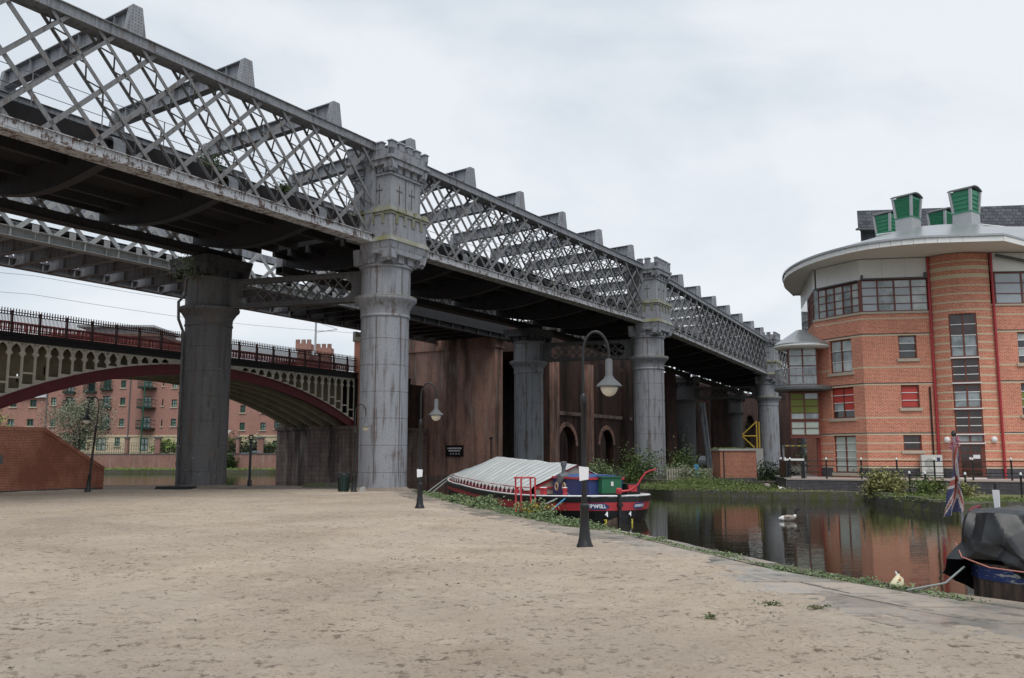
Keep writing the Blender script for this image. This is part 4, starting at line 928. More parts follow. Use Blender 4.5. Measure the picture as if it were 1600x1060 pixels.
t = thing('far_building', 'far flat roofed brick block above the bridge railing', 'building', (-57, 125, 0))
MB().box(-66, -50, 125, 140, 0, 18.4).build('wall', 'brick_flat', t); MB().box(-60.5, -51.5, 126, 136, 18.4, 19.6).build('upper_storey', 'zinc_matt', t); MB().box(-61.5, -50.6, 125.3, 137, 19.6, 19.9).build('roof', 'zinc_matt', t)
MB().box(-66.4, -49.6, 124.6, 140, 18.2, 18.6).build('parapet', 'brick_wall_old', t)
for k in range(6): MB().box(-64.6 + k * 2.6, -63.2 + k * 2.6, 124.9, 125.05, 14.6, 16.6).build('window', 'glass_sky', t)

# ------------------------------------------------------------------ apartments across the water
YA = 118.0
def AX(px): return (px - 800) / 1400 * YA * 1.008
def AZ(y): return 1.7 + (711 - y) / 1400 * YA * 1.0
apt = thing('apartment_block', 'long red brick apartment block with green balconies behind the bridge', 'building', (-46, YA, 0))
def rect(x0, x1, z0, z1): return [(x0, z0), (x1, z0), (x1, z1), (x0, z1)]
fa = lambda a, b, d: Vector((a, YA + d, b))
wins = []     # (px, y, w, h, kind)
for px, ys_ in ((197, (601, 628, 661)), (277, (601, 631, 661)), (383.5, (640, 667)), (415.5, (640, 667)), (437, (665,)), (90, (628, 661))):
    for y in ys_: wins.append((px, y, 8, 11.5, 'sash'))
for y in (599, 630, 662): wins.append((259, y, 2.2, 10, 'slit'))
for px, ys_ in ((115, (605, 630)), (172, (600, 628, 660)), (235, (598, 629, 661)), (451, (640, 668))):
    for y in ys_: wins.append((px, y, 12, 17, 'french'))
wins += [(147, 604, 13, 17, 'recess'), (147, 632, 13, 22, 'recess'), (137, 694, 13, 18, 'door'), (167, 694.5, 15, 20, 'french_low'), (192, 691, 8, 13, 'sash'), (233, 695, 13, 20, 'french_low'), (436, 694, 9, 10, 'sash')]
holes = [rect(AX(p - w / 2), AX(p + w / 2), AZ(y + h / 2), AZ(y - h / 2)) for p, y, w, h, k in wins]
XL, XR, XS = AX(78), AX(470), AX(50)
MB().plate(rect(XL, XR, AZ(681), 13.6), [h for h in holes if h[0][1] > AZ(681) and h[0][0] > XL], fa, 0, .4).build('wall', 'brick_flat', apt)
MB().plate(rect(XL, XR, 0, AZ(681) - .002), [h for h in holes if h[0][1] < AZ(681) and h[0][0] > XL], fa, 0.02, .4).build('ground_floor_wall', 'cream_stone', apt)
MB().box(XL, XR, YA + 1.4, YA + 9, -.1, 13.5).build('interior', 'deck_dark', apt); MB().box(XL - .3, XR + .3, YA - .5, YA + 10, 13.6, 13.9).build('roof', 'slate', apt)
MB().box(XL, XR, YA - .08, YA - .002, AZ(683), AZ(680.5)).build('string_course', 'cream_stone', apt)
for (p, y, w, h, k) in wins:
    x0, x1, z0, z1 = AX(p - w / 2), AX(p + w / 2), AZ(y + h / 2), AZ(y - h / 2); xc = (x0 + x1) / 2
    if x0 < XL: continue
    if k == 'recess': MB().box(x0 + .01, x1 - .01, YA + 1.0, YA + 1.1, z0, z1).build('recess_wall', 'glass_dark', apt)
    else:
        wn_ = MB(); fw = .09
        for a in (x0 + .01, x1 - fw - .01): wn_.box(a, a + fw, YA + .12, YA + .20, z0 + .01, z1 - .01)
        for b in (z0 + .01, z1 - fw - .01, (z0 + z1) / 2 - .04): wn_.box(x0 + fw, x1 - fw, YA + .125, YA + .195, b, b + fw)
        wn_.box(xc - .05, xc + .05, YA + .13, YA + .19, z0 + .1, z1 - .1); wf = wn_.build('window_frame', 'green_paint' if k != 'slit' else 'green_dark', apt)
        if k == 'door': MB().box(x0 + .1, x1 - .1, YA + .15, YA + .18, z0, z1 - .1).build('door_leaf', 'green_paint', wf)
        else: MB().box(x0 + .05, x1 - .05, YA + .20, YA + .24, z0 + .05, z1 - .05).build('pane', random.choice(['glass_sky', 'glass_pale', 'glass_dark']), wf)
        if k in ('sash', 'slit'): MB().box(x0 - .12, x1 + .12, YA - .12, YA + .12, z0 - .14, z0).build('sill', 'sill_stone', wf)
    if k in ('french', 'recess'):
        big = p > 225; d = 1.5 if p in (235, 451) else .55; bx0, bx1 = x0 - .25, x1 + (.25 if p not in (235,) else .7); bz = z0 + .02
        bal = MB().box(bx0, bx1, YA - d, YA - .002, bz - .22, bz - .04).build('balcony', 'green_dark', apt)
        m = MB(); xx = bx0
        while xx < bx1: m.box(xx, xx + .05, YA - d, YA - d + .04, bz - .04, bz + .95); xx += .14
        for zz in (bz + .93, bz - .02): m.box(bx0, bx1, YA - d - .02, YA - d + .05, zz, zz + .06)
        for xx in (bx0, bx1 - .04): m.box(xx, xx + .04, YA - d, YA, bz + .9, bz + .97); m.box(xx, xx + .03, YA - d, YA, bz + .4, bz + .45)
        m.build('balustrade', 'green_dark', bal)
MB().tube([(AX(236), YA - 1.7, 0.2), (AX(239), YA - 1.7, 13)], .09, 6).build('pole', 'green_paint', apt)
for p in (80, 208): MB().box(AX(p) - .06, AX(p) + .06, YA - .14, YA - .02, .2, 13.4).build('drainpipe', 'lead_grey', apt)
# lower wing at the left
wing = thing('apartment_wing', 'lower brick wing with grey pitched roof left of the apartment block', 'building', (-62, YA, 0))
wl = [(26, 631), (57, 631), (24, 661), (54, 661), (1, 663), (-25, 661), (-25, 631)]; x0w, x1w = AX(-90), XL - .02
MB().plate(rect(x0w, x1w, 0, AZ(622)), [rect(AX(p - 5), AX(p + 5), AZ(y + 5.5), AZ(y - 5.5)) for p, y in wl], fa, .3, .7).build('wall', 'brick_flat', wing)
for p, y in wl:
    xa, xb, za, zb = AX(p - 5), AX(p + 5), AZ(y + 5.5), AZ(y - 5.5); f = MB().box(xa, xb, YA + .45, YA + .55, za, za + .1).box(xa, xb, YA + .45, YA + .55, zb - .1, zb).box(xa, xa + .1, YA + .45, YA + .55, za + .1, zb - .1).box(xb - .1, xb, YA + .45, YA + .55, za + .1, zb - .1).box((xa + xb) / 2 - .05, (xa + xb) / 2 + .05, YA + .46, YA + .54, za + .1, zb - .1).build('window_frame', 'green_paint', wing)
    MB().box(xa, xb, YA + .56, YA + .6, za, zb).build('pane', random.choice(['glass_sky', 'glass_dark']), f); MB().box(xa - .12, xb + .12, YA + .16, YA + .45, za - .14, za).build('sill', 'sill_stone', f)
m = MB(); m.quad((x0w, YA - .1, AZ(622)), (x1w, YA - .1, AZ(622)), (x1w, YA + 6, AZ(600)), (x0w, YA + 6, AZ(600))); m.build('roof', 'zinc_matt', wing)
MB().box(x0w, x1w, YA + 1.2, YA + 6, 0, AZ(622)).build('interior', 'deck_dark', wing)
# porch with a gable
t = thing('gabled_porch', 'small brick gable porch with pale roof by the hedge', 'porch', (AX(383), 114.5, 0)); xg = AX(381.5); zg = AZ(684) + .3
MB().plate([(xg - 1.1, 0), (xg + 1.1, 0), (xg + 1.1, zg - .7), (xg, zg + .45), (xg - 1.1, zg - .7)], [], lambda a, b, d: Vector((a, 114.5 + d, b)), 0, .3).build('gable', 'brick_flat', t)
m = MB(); m.quad((xg - 4.6, 114.3, zg - .5), (xg - 1.0, 114.3, zg - .5), (xg - .9, 117, zg + .6), (xg - 4.6, 117, zg + .6)); m.build('roof', 'zinc_matt', t)
# boundary wall with piers, railings between
YW = 112.6
bw = thing('boundary_wall', 'weathered brick boundary wall with piers along the far bank', 'wall', (-42, YW, -.1))
WX = lambda px: (px - 800) / 1400 * YW * 1.005
MB().box(WX(60), WX(470), YW, YW + .4, -.2, 1.75).build('wall', 'brick_wall_old', bw); MB().box(WX(60), WX(470), YW - .05, YW + .45, 1.75, 1.87).build('coping', 'lead_grey', bw)
pier_px = [(118.5, 4), (204.5, 4.6), (252.5, 8), (300, 5), (341, 5), (376.5, 4.6), (411.5, 9), (442.5, 5), (466, 5)]
for p, w in pier_px:
    x = WX(p); hw = w / 1400 * YW / 2; pr_ = MB().box(x - hw, x + hw, YW - .1, YW + .5, 1.87, 3.75).build('pier', 'brick_wall_old', bw); MB().box(x - hw - .1, x + hw + .1, YW - .2, YW + .6, 3.75, 3.93).build('cap', 'lead_grey', pr_)
for (p0, w0), (p1, w1) in zip(pier_px, pier_px[1:]):
    m = MB(); x = WX(p0) + .3; xe = WX(p1) - .3
    while x < xe: m.box(x, x + .03, YW + .18, YW + .21, 1.87, 3.2); x += .28
    for z in (2.0, 2.4, 2.8, 3.16): m.box(WX(p0) + .3, xe, YW + .17, YW + .22, z, z + .035)
    m.build('railing', 'steel_dark', bw)
tag(leaves_mesh(weeds_points([(-62, 111.6, -.1), (-28, 109.4, -.1), (-20, 106, -.1)], 6000, .6, .10), .3, 'bank_grass', 'leaf_lime', asp=5), 'bright green grass strip along the far bank', 'grass', kind='stuff')
tree('willow_tree', 'grey green willow tree behind the brick ramp wall', (-37.5, 78, -.1), 6, (-37.6, 78, 4.35), (2.6, 2.1, 2.2), 8000, .20, 'leaf_willow', tr=.14, clumps=44)
#tree('young_tree', 'lower leafy tree at the end of the willow branches', (-33.6, 80, -.1), 5, (-33.6, 80, 4.2), (1.1, 1.0, 1.9), 2600, .22, 'leaf_bush', tr=.09)
for px, y, rx, rz, mt, lab in ((265, 698, 1.6, 1.1, 'leaf_lime', 'bright lime green shrub behind the boundary wall'), (365, 703, 1.9, 1.7, 'leaf_bush', 'tall hedge beside the shaded iron column'), (366, 722, 1.0, 1.2, 'leaf_dark', 'ivy hanging over the boundary wall'), (392, 703, 1.3, 1.1, 'leaf_bush', 'round hedge left of the wide wall pier'), (403, 694, .9, .9, 'leaf_willow', 'grey green shrub behind the wide wall pier'), (426, 702, 1.6, .7, 'leaf_bush', 'low clipped hedge right of the wide wall pier'), (455, 698, 1.1, 1.2, 'leaf_bush', 'dark hedge by the bridge abutment'), (108, 697, 1.4, 1.2, 'leaf_dark', 'dark shrub under the willow tree')):
    x = (px - 800) / 1400 * 113.6; z = 1.7 + (711 - y) / 1400 * 113.6; bush('shrub', lab, 'shrub', (x, 113.8 if y < 715 else 112.3, z), (rx, .8, rz), 900, .34, mt, group='shrubs along the far boundary wall', base=min(0, z - rz))
# ------------------------------------------------------------------ brick office building at the right
off = thing('office_building', 'red brick office building with cream bands, oval roof and curved stair tower', 'building', (22, 52, .45))
ZD = 0.45; BANDK = [2.32 - .455, ]
def wall_frame(A, B):
    L, u, _ = frame(A, B); out_ = Vector((u.y, -u.x, 0)); A3 = Vector((*A, 0))
    return L, u, out_, (lambda a, b, d: A3 + u * a - out_ * d + Vector((0, 0, b)))
def fbox(m, f, a0, a1, z0, z1, d0, d1):
    return m.hexa([f(a0, z0, d0), f(a1, z0, d0), f(a1, z0, d1), f(a0, z0, d1), f(a0, z1, d0), f(a1, z1, d0), f(a1, z1, d1), f(a0, z1, d1)])
def window(f, a0, a1, z0, z1, cols, rows, panes, root, sill=True, head=True, thick=.07, depth=.11, barm='white_paint'):
    """timber frame with mullions and transoms, one pane per light, stone sill"""
    fr = MB(); fbox(fr, f, a0 + .005, a0 + thick, z0, z1, depth, depth + .07); fbox(fr, f, a1 - thick, a1 - .005, z0, z1, depth, depth + .07)
    fbox(fr, f, a0 + thick, a1 - thick, z0 + .002, z0 + thick, depth + .002, depth + .068); fbox(fr, f, a0 + thick, a1 - thick, z1 - thick, z1 - .002, depth + .002, depth + .068)
    w = fr.build('window', 'wood_red', root); n = 0
    for c in range(1, cols): x = lerp(a0, a1, c / cols); fbox(MB(), f, x - .04, x + .04, z0 + thick, z1 - thick, depth - .005, depth + .066).build('mullion', 'wood_red', w)
    for r in range(1, rows):
        z = lerp(z0, z1, r / rows)
        for c in range(cols):
            x0, x1 = lerp(a0, a1, c / cols) + .045, lerp(a0, a1, (c + 1) / cols) - .045; fbox(MB(), f, x0, x1, z - .02, z + .02, depth - .002, depth + .05).build('glazing_bar', barm, w)
    for r in range(rows):
        for c in range(cols):
            x0, x1 = lerp(a0, a1, c / cols) + .04, lerp(a0, a1, (c + 1) / cols) - .04; za, zb = lerp(z0, z1, r / rows) + .02, lerp(z0, z1, (r + 1) / rows) - .02; pm = panes[(r * cols + c) % len(panes)]
            fbox(MB(), f, x0, x1, za, zb, depth + .04, depth + .055).build('pane', pm, w)
    if sill: fbox(MB(), f, a0 - .12, a1 + .12, z0 - .17, z0 - .002, -.10, .10).build('sill', 'sill_stone', w)
    return w
def bands(f, L, zs, openings, root, a_lo=0.0):
    for z, h, mt, pr in zs:
        cuts = sorted([(o[0] - .0, o[1] + .0) for o in openings if o[2] - .18 < z + h and o[3] > z]); a = a_lo; seg = []
        for c0, c1 in cuts:
            if c0 > a: seg.append((a, c0))
            a = max(a, c1)
        if a < L: seg.append((a, L))
        for s0, s1 in seg: fbox(MB(), f, s0, s1, z, z + h, -pr, .03).build('band', mt, root)
def wallp(A, B, z0, z1, openings, zs, nm='wall', root=off, base=True):
    L, u, out_, f = wall_frame(A, B)
    MB().plate([(0, z0), (L, z0), (L, z1), (0, z1)], [rect(a, b, c, d) for a, b, c, d in openings], f, 0, .3).build(nm, 'brick_red', root)
    bands(f, L, zs, openings, root)
    return L, f
GB = [(z, .075, 'cream_stone', .006) for z in (2.78, 2.30, 1.84, 1.41)] + [(.98, .09, 'cream_stone', .008), (2.86, .055, 'brick_blue', .007)]
UBZ = [(3.70, .075, 'cream_stone', .006), (5.52, .075, 'cream_stone', .006), (5.60, .055, 'brick_blue', .007), (6.48, .075, 'cream_stone', .006), (8.27, .075, 'cream_stone', .006), (8.35, .055, 'brick_blue', .007), (9.2, .075, 'cream_stone', .006)]
PL, PC, PA_, PB_, PE = (17.95, 52.6), (19.55, 49.6), (23.2, 49.0), (25.95, 47.9), (38.0, 47.1)
# left facet
oA = [(1.03, 2.62, 6.35, 8.24), (1.03, 2.62, 3.76, 5.50), (1.03, 2.62, .70, 2.78)]
L, f = wallp(PL, PC, ZD - .1, 9.55, oA, GB + UBZ)
window(f, *oA[0], 2, 3, ['glass_pale', 'glass_pale', 'glass_sky', 'glass_sky', 'glass_pale', 'glass_pale'], off)
window(f, *oA[1], 2, 4, ['glass_dark', 'glass_dark', 'glass_sky', 'blind_red', 'blind_red', 'blind_red', 'blind_red', 'blind_red'], off)
window(f, *oA[2], 2, 5, ['blind_pale'], off)
fbox(MB(), f, 0, 1.03 - .12, ZD - .1, .97, -.012, .02).build('plinth', 'brick_blue', off); fbox(MB(), f, 2.62 + .12, L, ZD - .1, .97, -.012, .02).build('plinth', 'brick_blue', off)
window(f, .30, L - .02, 9.62, 11.38, 5, 4, ['glass_pale', 'glass_sky', 'glass_pale', 'glass_sky', 'glass_pale'], off, sill=False, depth=.02, barm='wood_red')
fbox(MB(), f, -.05, L + .02, 9.50, 9.62, -.08, .3).build('sill_course', 'sill_stone', off)
for k in range(4): fbox(MB(), f, .25 + k * (L - .25) / 4 + .006, .25 + (k + 1) * (L - .25) / 4 - .006, 11.45, 12.62, 0, .12).build('white_panel', 'white_panel', off)
MB().tube([f(.2, 11.42, -.12), f(L - .1, 11.42, -.12)], .05, 8).build('rail', 'lead_grey', off)
# front facet
oB = [(1.90, 2.84, 6.98, 8.27), (1.90, 2.84, 4.26, 5.52), (1.88, 2.82, 1.94, 2.78)]
L, f = wallp(PC, PA_, ZD - .1, 9.55, oB, GB + UBZ)
window(f, *oB[0], 1, 3, ['glass_dark', 'glass_dark', 'glass_sky'], off); window(f, *oB[1], 1, 3, ['blind_red'], off); window(f, *oB[2], 1, 2, ['glass_brown'], off)
fbox(MB(), f, .002, L, ZD - .1, .97, -.012, .02).build('plinth', 'brick_blue', off)
window(f, .05, L - .1, 9.62, 11.45, 4, 4, ['blind_grey', 'glass_sky', 'blind_grey', 'glass_pale', 'blind_grey', 'glass_sky', 'glass_pale', 'glass_pale'], off, sill=False, depth=.02, barm='wood_red')
fbox(MB(), f, -.05, L, 9.50, 9.62, -.08, .3).build('sill_course', 'sill_stone', off)
for k in range(3): fbox(MB(), f, k * L / 3 + .006, (k + 1) * L / 3 - .006, 11.52, 12.62, 0, .12).build('white_panel', 'white_panel', off)
fbox(MB(), f, -.09, .05, 9.62, 11.45, -.03, .1).build('corner_post', 'wood_red', off)
MB().tube([f(.1, 11.48, -.12), f(L - .1, 11.48, -.12)], .05, 8).tube([f(.1, 11.48, -.12), f(.1, 11.7, -.2)], .07, 8).tube([f(L - .25, 11.48, -.12), f(L - .25, 11.75, -.22)], .08, 8).build('rail', 'lead_grey', off)
MB().tube([f(L - .06, ZD, -.09), f(L - .06, 12.6, -.09)], .07, 8).build('downpipe', 'pipe_red', off); MB().tube([f(L - .32, 1.7, -.07), f(L - .32, 5.4, -.07)], .045, 8).build('black_pipe', 'black_paint', off)
L_, u_, o_, fA = wall_frame(PL, PC); MB().tube([fA(.05, ZD, -.09), fA(.05, 5.3, -.09), fA(.05, 8.2, -.09)], .065, 8).build('downpipe', 'pipe_red', off)
# curved stair tower
L, u, out_, f = wall_frame(PA_, PB_); SAG = .62; RD = (L * L / 4 + SAG * SAG) / (2 * SAG); half = math.asin(L / 2 / RD)
def drum(t, z, d=0.0):      # t in 0..1 along the arc, d inwards
    a = lerp(-half, half, t); return f(L / 2 + (RD - d) * math.sin(a), z, RD - SAG - (RD - d) * math.cos(a))
T0, T1 = .29, .71; AL = RD * 2 * half
for ta, tb, za, zb in ((0, T0, ZD - .1, 12.62), (T1, 1, ZD - .1, 12.62), (T0, T1, 9.3, 12.62)):
    m = MB(); n_ = 8
    for k in range(n_):
        a, b = lerp(ta, tb, k / n_), lerp(ta, tb, (k + 1) / n_)
        m.quad(drum(a, za), drum(b, za), drum(b, zb), drum(a, zb), uv=[(a * AL, za), (b * AL, za), (b * AL, zb), (a * AL, zb)])
    for t_ in (ta, tb): m.quad(drum(t_, za), drum(t_, za, .3), drum(t_, zb, .3), drum(t_, zb))
    m.quad(*[drum(lerp(ta, tb, k / n_), za) for k in range(n_ + 1)], *[drum(lerp(tb, ta, k / n_), za, .3) for k in range(n_ + 1)])
    m.build('stair_tower_wall', 'brick_red', off)
k = 0
for z in [.98 + .4465 * i for i in range(26)]:
    if z > 12.4: break
    hh = .09 if i != 25 else .2
    for ta, tb in (((0, T0), (T1, 1)) if z < 9.2 else ((0, 1),)):
        m = MB(); n_ = 8 if tb - ta < .9 else 18; hz = .085 if not (11.2 < z < 11.7) else .22
        for q in range(n_):
            a, b = lerp(ta, tb, q / n_), lerp(ta, tb, (q + 1) / n_); m.hexa([drum(a, z, -.008), drum(b, z, -.008), drum(b, z, .02), drum(a, z, .02), drum(a, z + hz, -.008), drum(b, z + hz, -.008), drum(b, z + hz, .02), drum(a, z + hz, .02)])
        m.build('band', 'cream_stone', off)
for ta, tb in ((0, T0), (T1, 1)):
    m = MB()
    for q in range(6):
        a, b = lerp(ta, tb, q / 6), lerp(ta, tb, (q + 1) / 6); m.hexa([drum(a, ZD - .1, -.014), drum(b, ZD - .1, -.014), drum(b, ZD - .1, .02), drum(a, ZD - .1, .02), drum(a, .97, -.014), drum(b, .97, -.014), drum(b, .97, .02), drum(a, .97, .02)])
    m.build('plinth', 'brick_blue', off)
g0, g1 = drum(T0, 0), drum(T1, 0); LS, us, os_, fs = wall_frame((g0.x, g0.y), (g1.x, g1.y))
for z0, z1, rows, pn in ((6.93, 9.3, 4, ['glass_sky', 'glass_sky', 'glass_sky', 'glass_sky', 'glass_brown', 'glass_brown', 'glass_brown', 'glass_brown']), (5.56, 6.86, 3, ['glass_brown']), (4.18, 5.48, 3, ['glass_sky', 'glass_sky', 'glass_sky', 'glass_sky', 'glass_brown', 'glass_brown']), (2.82, 4.10, 3, ['glass_brown']), (2.34, 2.76, 1, ['glass_sky'])):
    window(fs, .02, LS - .02, z0, z1, 2, rows, pn, off, sill=False, depth=.0); fbox(MB(), fs, -.03, LS + .03, z0 - .07, z0 - .004, -.12, .05).build('stair_sill', 'white_paint', off)
dr = fbox(MB(), fs, .02, LS - .02, ZD, 2.26, .0, .08).build('door', 'wood_red', off)
for c in range(2):
    for r in range(4): x0 = .17 + c * (LS - .34) / 2; fbox(MB(), fs, x0 + .03, x0 + (LS - .34) / 2 - .03, ZD + .12 + r * .42, ZD + .12 + r * .42 + .36, -.012, .01).build('door_pane', 'glass_brown', dr)
fbox(MB(), fs, LS / 2 + .09, LS / 2 + .42, 1.50, 1.70, -.02, -.014).build('door_notice', 'paper', dr); fbox(MB(), fs, LS / 2 - .10, LS / 2 - .02, 1.46, 1.58, -.02, -.014).build('door_notice', 'paper', dr)
fbox(MB(), fs, .02, LS - .02, ZD - .02, ZD + .05, -.2, .0).build('door_step', 'white_paint', dr)
for t_ in (.16, .86):
    p = drum(t_, 2.5, -.06); m = MB(); m.lathe([(.02, -.17), (.10, -.14), (.155, -.05), (.155, .05), (.10, .14), (.02, .17)], 14); m.v = [(p.x + a, p.y + b, p.z + c_) for a, b, c_ in m.v]; m.build('globe_light', 'white_paint', off, smooth='all')
# right wing
oR = [(1.25, 3.2, 6.58, 8.26), (1.25, 3.2, 3.82, 5.5), (1.25, 3.2, .62, 2.78), (4.4, 6.3, 6.58, 8.26), (4.4, 6.3, 3.82, 5.5), (4.4, 6.3, .62, 2.78)]
L, f = wallp(PB_, PE, ZD - .1, 9.72, oR, GB + UBZ)
for j, o in enumerate(oR): window(f, *o, 2, 4 if o[3] > 3 else 5, [['glass_dark', 'glass_sky', 'glass_pale', 'glass_pale'], ['glass_dark', 'blind_green', 'blind_green'], ['blind_pale']][j % 3], off)
fbox(MB(), f, 0, 1.13, ZD - .1, .97, -.012, .02).build('plinth', 'brick_blue', off); fbox(MB(), f, 3.32, 4.28, ZD - .1, .97, -.012, .02).build('plinth', 'brick_blue', off)
window(f, .25, 6.0, 9.80, 11.55, 4, 3, ['blind_grey', 'glass_sky', 'glass_pale', 'blind_grey'], off, sill=False, depth=.02, barm='wood_red'); fbox(MB(), f, 0, L, 9.70, 9.80, -.07, .3).build('sill_course', 'sill_stone', off)
fbox(MB(), f, .1, L, 11.6, 12.62, 0, .12).build('white_panel', 'white_panel', off)
MB().tube([f(.1, ZD, -.1), f(.1, 12.6, -.1)], .07, 8).build('downpipe', 'pipe_red', off); MB().tube([f(.3, 12.45, -.25), f(5, 11.4, -.25)], .09, 8).build('rail', 'lead_grey', off)
# back and side walls
MB().quad((19.6, 60, ZD), (PL[0], PL[1], ZD), (PL[0], PL[1], 9.55), (19.6, 60, 9.55)).build('side_wall', 'brick_red', off)
Ls_, us_, os2, fsd = wall_frame((19.6, 60), PL); window(fsd, Ls_ - 3.6, Ls_ + .02, 9.62, 11.42, 5, 4, ['glass_sky', 'glass_dark', 'glass_sky', 'glass_pale', 'glass_sky'], off, sill=False, depth=.0, barm='wood_red'); fbox(MB(), fsd, 0, Ls_, 11.45, 12.6, 0, .1).build('white_panel', 'white_panel', off); fbox(MB(), fsd, 0, Ls_ - 3.6, 9.55, 11.45, .0, .1).build('side_glazing', 'glass_sky', off); fbox(MB(), fA if False else wall_frame(PL, PC)[3], -.02, .32, 9.60, 11.45, .01, .12).build('corner_glazing', 'glass_sky', off)
MB().hexa([(18.6, 53.2, ZD), (20.2, 50.2, ZD), (37, 48.8, ZD), (37, 60, ZD), (18.6, 53.2, 12.5), (20.2, 50.2, 12.5), (37, 48.8, 12.5), (37, 60, 12.5)]).build('interior', 'deck_dark', off)
# oval roof: soffit, fascia boards, sloping sheets
ring = [(19.5, 61), (18.0, 58), (17.15, 55.4), (16.88, 53.4), (17.0, 51.2), (17.55, 49.1), (18.6, 47.2), (19.9, 46.05), (21.4, 45.4), (23.2, 45.1), (25.15, 44.85), (27.0, 46.1), (34, 46.4), (40, 46.4), (40, 61)]
sm = []
for k in range(len(ring)):     # rounder outline
    a, b = ring[k], ring[(k + 1) % len(ring)]; sm.append(a)
    if k < 9:
        p, q = ring[k - 1], ring[(k + 2) % len(ring)]
        for t_ in (.33, .67):
            cr_ = [0.5 * ((2 * a[i]) + (-p[i] + b[i]) * t_ + (2 * p[i] - 5 * a[i] + 4 * b[i] - q[i]) * t_ ** 2 + (-p[i] + 3 * a[i] - 3 * b[i] + q[i]) * t_ ** 3) for i in (0, 1)]
            if k > 0: sm.append(tuple(cr_))
ring = sm; cx, cy = 27.5, 54.5
roof = slab(ring, 12.60, 12.66).build('roof', 'soffit_white', off)
for k in range(len(ring) - 1):
    a, b = Vector((*ring[k], 0)), Vector((*ring[k + 1], 0)); d = (b - a).normalized(); nn = Vector((d.y, -d.x, 0)) * -1
    if (Vector((cx, cy, 0)) - a).dot(nn) < 0: nn = -nn
    m = MB(); a2, b2 = a + d * .008, b - d * .008; m.hexa([a2 - nn * .05 + Vector((0, 0, 12.56)), b2 - nn * .05 + Vector((0, 0, 12.56)), b2 + nn * .002 + Vector((0, 0, 12.56)), a2 + nn * .002 + Vector((0, 0, 12.56)), a2 - nn * .05 + Vector((0, 0, 12.86)), b2 - nn * .05 + Vector((0, 0, 12.86)), b2 + nn * .002 + Vector((0, 0, 12.86)), a2 + nn * .002 + Vector((0, 0, 12.86))]); m.build('fascia_board', 'white_panel', roof)
    def up(p, t_, z): return (lerp(p.x, cx, t_), lerp(p.y, cy, t_), z)
    m = MB(); m.quad(up(a, -.012, 12.84), up(b, -.012, 12.84), up(b, -.012, 12.95), up(a, -.012, 12.95)); m.quad(up(a, -.012, 12.95), up(b, -.012, 12.95), up(b, .5, 14.75), up(a, .5, 14.75)); m.quad(up(a, .5, 14.75), up(b, .5, 14.75), up(b, .98, 15.2), up(a, .98, 15.2)); m.build('roof_sheet', 'zinc', roof)
m = MB(); m.tube([(22.4, 53.6, 14.9), (25.8, 53.6, 15.35), (28.2, 52.4, 15.2), (34.0, 50.4, 13.9)], .09, 6).build('green_rail', 'green_louvre', roof); MB().tube([(22.4, 53.8, 15.1), (25.8, 53.8, 15.6), (28.2, 52.6, 15.45), (34.0, 50.6, 14.15)], .05, 6).build('white_rail', 'white_paint', roof)
def cowl(x, y, z, s, lab, rows):
    t = thing('roof_ventilator', lab, 'ventilator', (x, y, z - .3), rz=R(38), group='green louvred roof ventilators', local=True)
    h0, h1 = 1.25 * s, 2.75 * s; b0, b1 = .62 * s, .74 * s
    MB().box(-b0, b0, -b0, b0, 0, h0).build('base', 'zinc_matt', t)
    MB().box(-b0 - .03, b0 + .03, -b0 - .03, b0 + .03, h0, h0 + .06).build('trim', 'green_louvre', t)
    m = MB(); m.hexa([(-b0 + .08, -b0 + .08, h0 + .06), (b0 - .08, -b0 + .08, h0 + .06), (b0 - .08, b0 - .08, h0 + .06), (-b0 + .08, b0 - .08, h0 + .06), (-b1 + .08, -b1 + .08, h1), (b1 - .08, -b1 + .08, h1), (b1 - .08, b1 - .08, h1), (-b1 + .08, b1 - .08, h1)]); m.build('core', 'green_louvre', t)
    for sx in (-1, 1):
        for sy in (-1, 1):
            m = MB(); p, q = b0 - .05, b1 - .05; m.beam((sx * p, sy * p, h0 + .06), (sx * q, sy * q, h1), .16 * s, .16 * s, (sx, 0, 0)); m.build('corner_post', 'zinc_matt', t)
    for r in range(1, rows):
        k_ = r / rows; b = lerp(b0, b1, k_) - .055; z_ = lerp(h0 + .06, h1, k_)
        m = MB()
        for ca, sa_ in ((1, 0), (0, 1), (-1, 0), (0, -1)):
            q = [(a_ * ca - c_ * sa_, a_ * sa_ + c_ * ca, zz) for zz, ex in ((z_ - .05, .03), (z_, -.02)) for a_, c_ in ((-b + .1, -b - ex), (b - .1, -b - ex), (b - .1, -b + .06), (-b + .1, -b + .06))]; m.hexa(q)
        m.build('louvre', 'green_louvre', t)
    m = MB(); n_ = 8
    for k_ in range(n_):
        a_, b_ = lerp(-1, 1, k_ / n_), lerp(-1, 1, (k_ + 1) / n_); w_ = b1 + .05; za, zb = h1 + .24 * s * (1 - a_ * a_), h1 + .24 * s * (1 - b_ * b_)
        m.hexa([(a_ * w_, -w_, za), (b_ * w_, -w_, zb), (b_ * w_, w_, zb), (a_ * w_, w_, za), (a_ * w_, -w_, za + .07), (b_ * w_, -w_, zb + .07), (b_ * w_, w_, zb + .07), (a_ * w_, w_, za + .07)])
    m.build('curved_lid', 'lead_grey', t)
cowl(23.75, 52.4, 14.95, .84, 'front left green louvred roof ventilator with fine slats', 12); cowl(26.85, 51.6, 15.0, .88, 'front right green louvred roof ventilator with wide slats', 5)
cowl(24.0, 56.0, 15.0, .80, 'rear left green ventilator half hidden behind another', 5); cowl(27.3, 55.6, 15.0, .82, 'rear right green ventilator half hidden behind another', 12)
